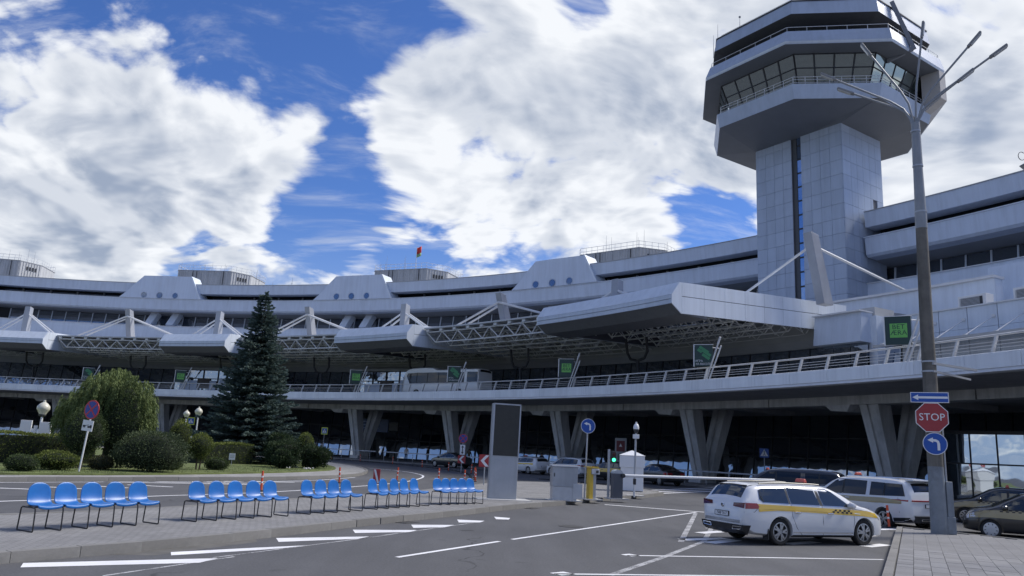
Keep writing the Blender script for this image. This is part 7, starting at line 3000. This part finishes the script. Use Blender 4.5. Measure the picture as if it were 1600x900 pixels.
def person(label, loc, az, top, legs, h=1.74, pose='stand'):
    """one continuous skinned body; clothes colours by height"""
    t = thing('person', label, 'person', loc, PI / 2 - rad(az) - PI / 2)
    k = h / 1.75
    if pose == 'stand':
        J = dict(pel=(0, 0, .95), sp=(0, .01, 1.18), ch=(0, .0, 1.36), nk=(0, .0, 1.50), hd=(0, -.02, 1.58), ht=(0, -.02, 1.72),
                 lh=(.09, 0, .90), lk=(.10, -.02, .50), la=(.10, .02, .09), lt=(.11, -.12, .04),
                 rh=(-.09, 0, .90), rk=(-.11, -.01, .50), ra=(-.12, .04, .09), rt=(-.13, -.10, .04),
                 ls=(.18, 0, 1.42), le=(.24, .02, 1.14), lw=(.25, -.08, .90), lp=(.25, -.10, .80),
                 rs=(-.18, 0, 1.42), re=(-.24, .02, 1.14), rw=(-.24, -.10, .92), rp=(-.24, -.13, .82))
    else:
        J = dict(pel=(0, 0, .95), sp=(0, -.01, 1.18), ch=(0, -.02, 1.36), nk=(0, -.03, 1.50), hd=(0, -.06, 1.58), ht=(0, -.06, 1.72),
                 lh=(.09, 0, .90), lk=(.10, -.16, .52), la=(.10, -.22, .10), lt=(.11, -.35, .05),
                 rh=(-.09, 0, .90), rk=(-.11, .04, .50), ra=(-.12, .26, .12), rt=(-.13, .16, .04),
                 ls=(.18, -.01, 1.42), le=(.24, .12, 1.16), lw=(.25, .10, .92), lp=(.25, .08, .82),
                 rs=(-.18, -.01, 1.42), re=(-.24, -.12, 1.16), rw=(-.24, -.26, .98), rp=(-.24, -.32, .90))
    Rr = dict(pel=.15, sp=.14, ch=.16, nk=.055, hd=.085, ht=.075, lh=.095, lk=.065, la=.045, lt=.04, rh=.095, rk=.065, ra=.045, rt=.04, ls=.065, le=.048, lw=.035, lp=.035, rs=.065, re=.048, rw=.035, rp=.035)
    names = list(J)
    E_ = [('pel', 'sp'), ('sp', 'ch'), ('ch', 'nk'), ('nk', 'hd'), ('hd', 'ht'), ('pel', 'lh'), ('lh', 'lk'), ('lk', 'la'), ('la', 'lt'), ('pel', 'rh'), ('rh', 'rk'), ('rk', 'ra'), ('ra', 'rt'),
          ('ch', 'ls'), ('ls', 'le'), ('le', 'lw'), ('lw', 'lp'), ('ch', 'rs'), ('rs', 're'), ('re', 'rw'), ('rw', 'rp')]
    me = bpy.data.meshes.new('body')
    me.from_pydata([tuple(c * k for c in J[n]) for n in names], [(names.index(a), names.index(b)) for a, b in E_], [])
    o = bpy.data.objects.new('body', me)
    COL.objects.link(o)
    md = o.modifiers.new('skin', 'SKIN')
    for i, n in enumerate(names):
        sv = me.skin_vertices[0].data[i]
        q = Rr[n] * k
        sv.radius = (q, q * (.72 if n in ('pel', 'sp', 'ch') else 1))
        sv.use_root = (n == 'pel')
    s = o.modifiers.new('sub', 'SUBSURF')
    s.levels = s.render_levels = 2
    dg = bpy.context.evaluated_depsgraph_get()
    dg.update()
    m2 = bpy.data.meshes.new_from_object(o.evaluated_get(dg))
    bpy.data.objects.remove(o)
    for mt in (legs, top, m_skin, m_hair):
        m2.materials.append(mt)
    idx = []
    for p_ in m2.polygons:
        z_ = p_.center.z / k
        x_ = abs(p_.center.x) / k
        idx.append(2 if z_ > 1.49 or (x_ > .2 and z_ < .93 and z_ > .7) else 1 if z_ > .98 or x_ > .19 and z_ > .6 else 0 if z_ > .10 else 3)
    m2.polygons.foreach_set('material_index', idx)
    m2.polygons.foreach_set('use_smooth', [True] * len(idx))
    obj('body', m2, None, t)
    hd = Vector(J['hd']) * k
    obj('hair', blob((hd.x, hd.y + .018, hd.z + .085), (.098 * k, .108 * k, .098 * k), 2, .06, 3), m_hair, t)
    mb = MB()
    mb.lathe([(.001, -.03), (.012, -.012), (.016, .01), (.001, .012)], 6, c=(hd.x, hd.y - .098 * k, hd.z + .04), axis='Z')
    obj('nose', mb, m_skin, t)
    mb = MB()
    for sx in (-1, 1):
        mb.lathe([(.001, -.004), (.010, 0), (.001, .004)], 8, c=(hd.x + sx * .032, hd.y - .085 * k, hd.z + .075), axis='Y')
    obj('eyes', mb, m_ink, t)
    return t


C_ = lambda n, c: M(n, c, rough=.8, var=.1, scale=8)
person('person in a white top walking near the arrivals doors', tuple(pol(110.6, 28.75, .12)), 150, C_('white shirt', (.62, .62, .6)), C_('dark trousers', (.025, .025, .03)), 1.72, 'walk')
person('person in a pale top standing left of the bench by the third column', tuple(pol(112.0, 35.15, .12)), 190, C_('beige top', (.42, .36, .30)), C_('dark jeans', (.03, .035, .05)), 1.70)
person('person in dark clothes with a pale bag behind the guard rail', tuple(pol(112.6, 36.6, .12)), 120, C_('black jacket', (.02, .02, .024)), C_('black trousers', (.018, .018, .02)), 1.76)
person('person in a dark olive jacket walking behind the guard rail', tuple(pol(111.8, 40.2, .12)), 200, C_('olive jacket', (.07, .06, .04)), C_('brown trousers', (.05, .042, .035)), 1.80, 'walk')
person('person in dark clothes waiting at the left of the arrivals doors', tuple(pol(114.5, 26.5, .12)), 170, C_('grey jacket', (.12, .11, .11)), C_('charcoal trousers', (.03, .03, .033)), 1.78)
person('person in black near the footway bench right of the dark saloon', tuple(pol(113.5, 44.8, .12)), 170, C_('navy jacket', (.02, .025, .045)), C_('navy trousers', (.02, .022, .03)), 1.75)
t = thing('suitcase', 'small white suitcase beside the person in a white top', 'suitcase', tuple(pol(110.5, 28.35, .12)))
mb = MB()
mb.box((0, 0, .33), (.38, .22, .55))
obj('shell', mb, m_signw, t, bevel=.04)
mb = MB()
mb.tube([(-.1, .08, .6), (-.1, .08, .95), (.1, .08, .95), (.1, .08, .6)], .012, 5)
obj('handle', mb, m_black, t)
mb = MB()
for x in (-.14, .14):
    for y in (-.07, .07):
        mb.lathe([(.03, -.012), (.03, .012)], 8, c=(x, y, .03), axis='X')
obj('wheels', mb, m_black, t)
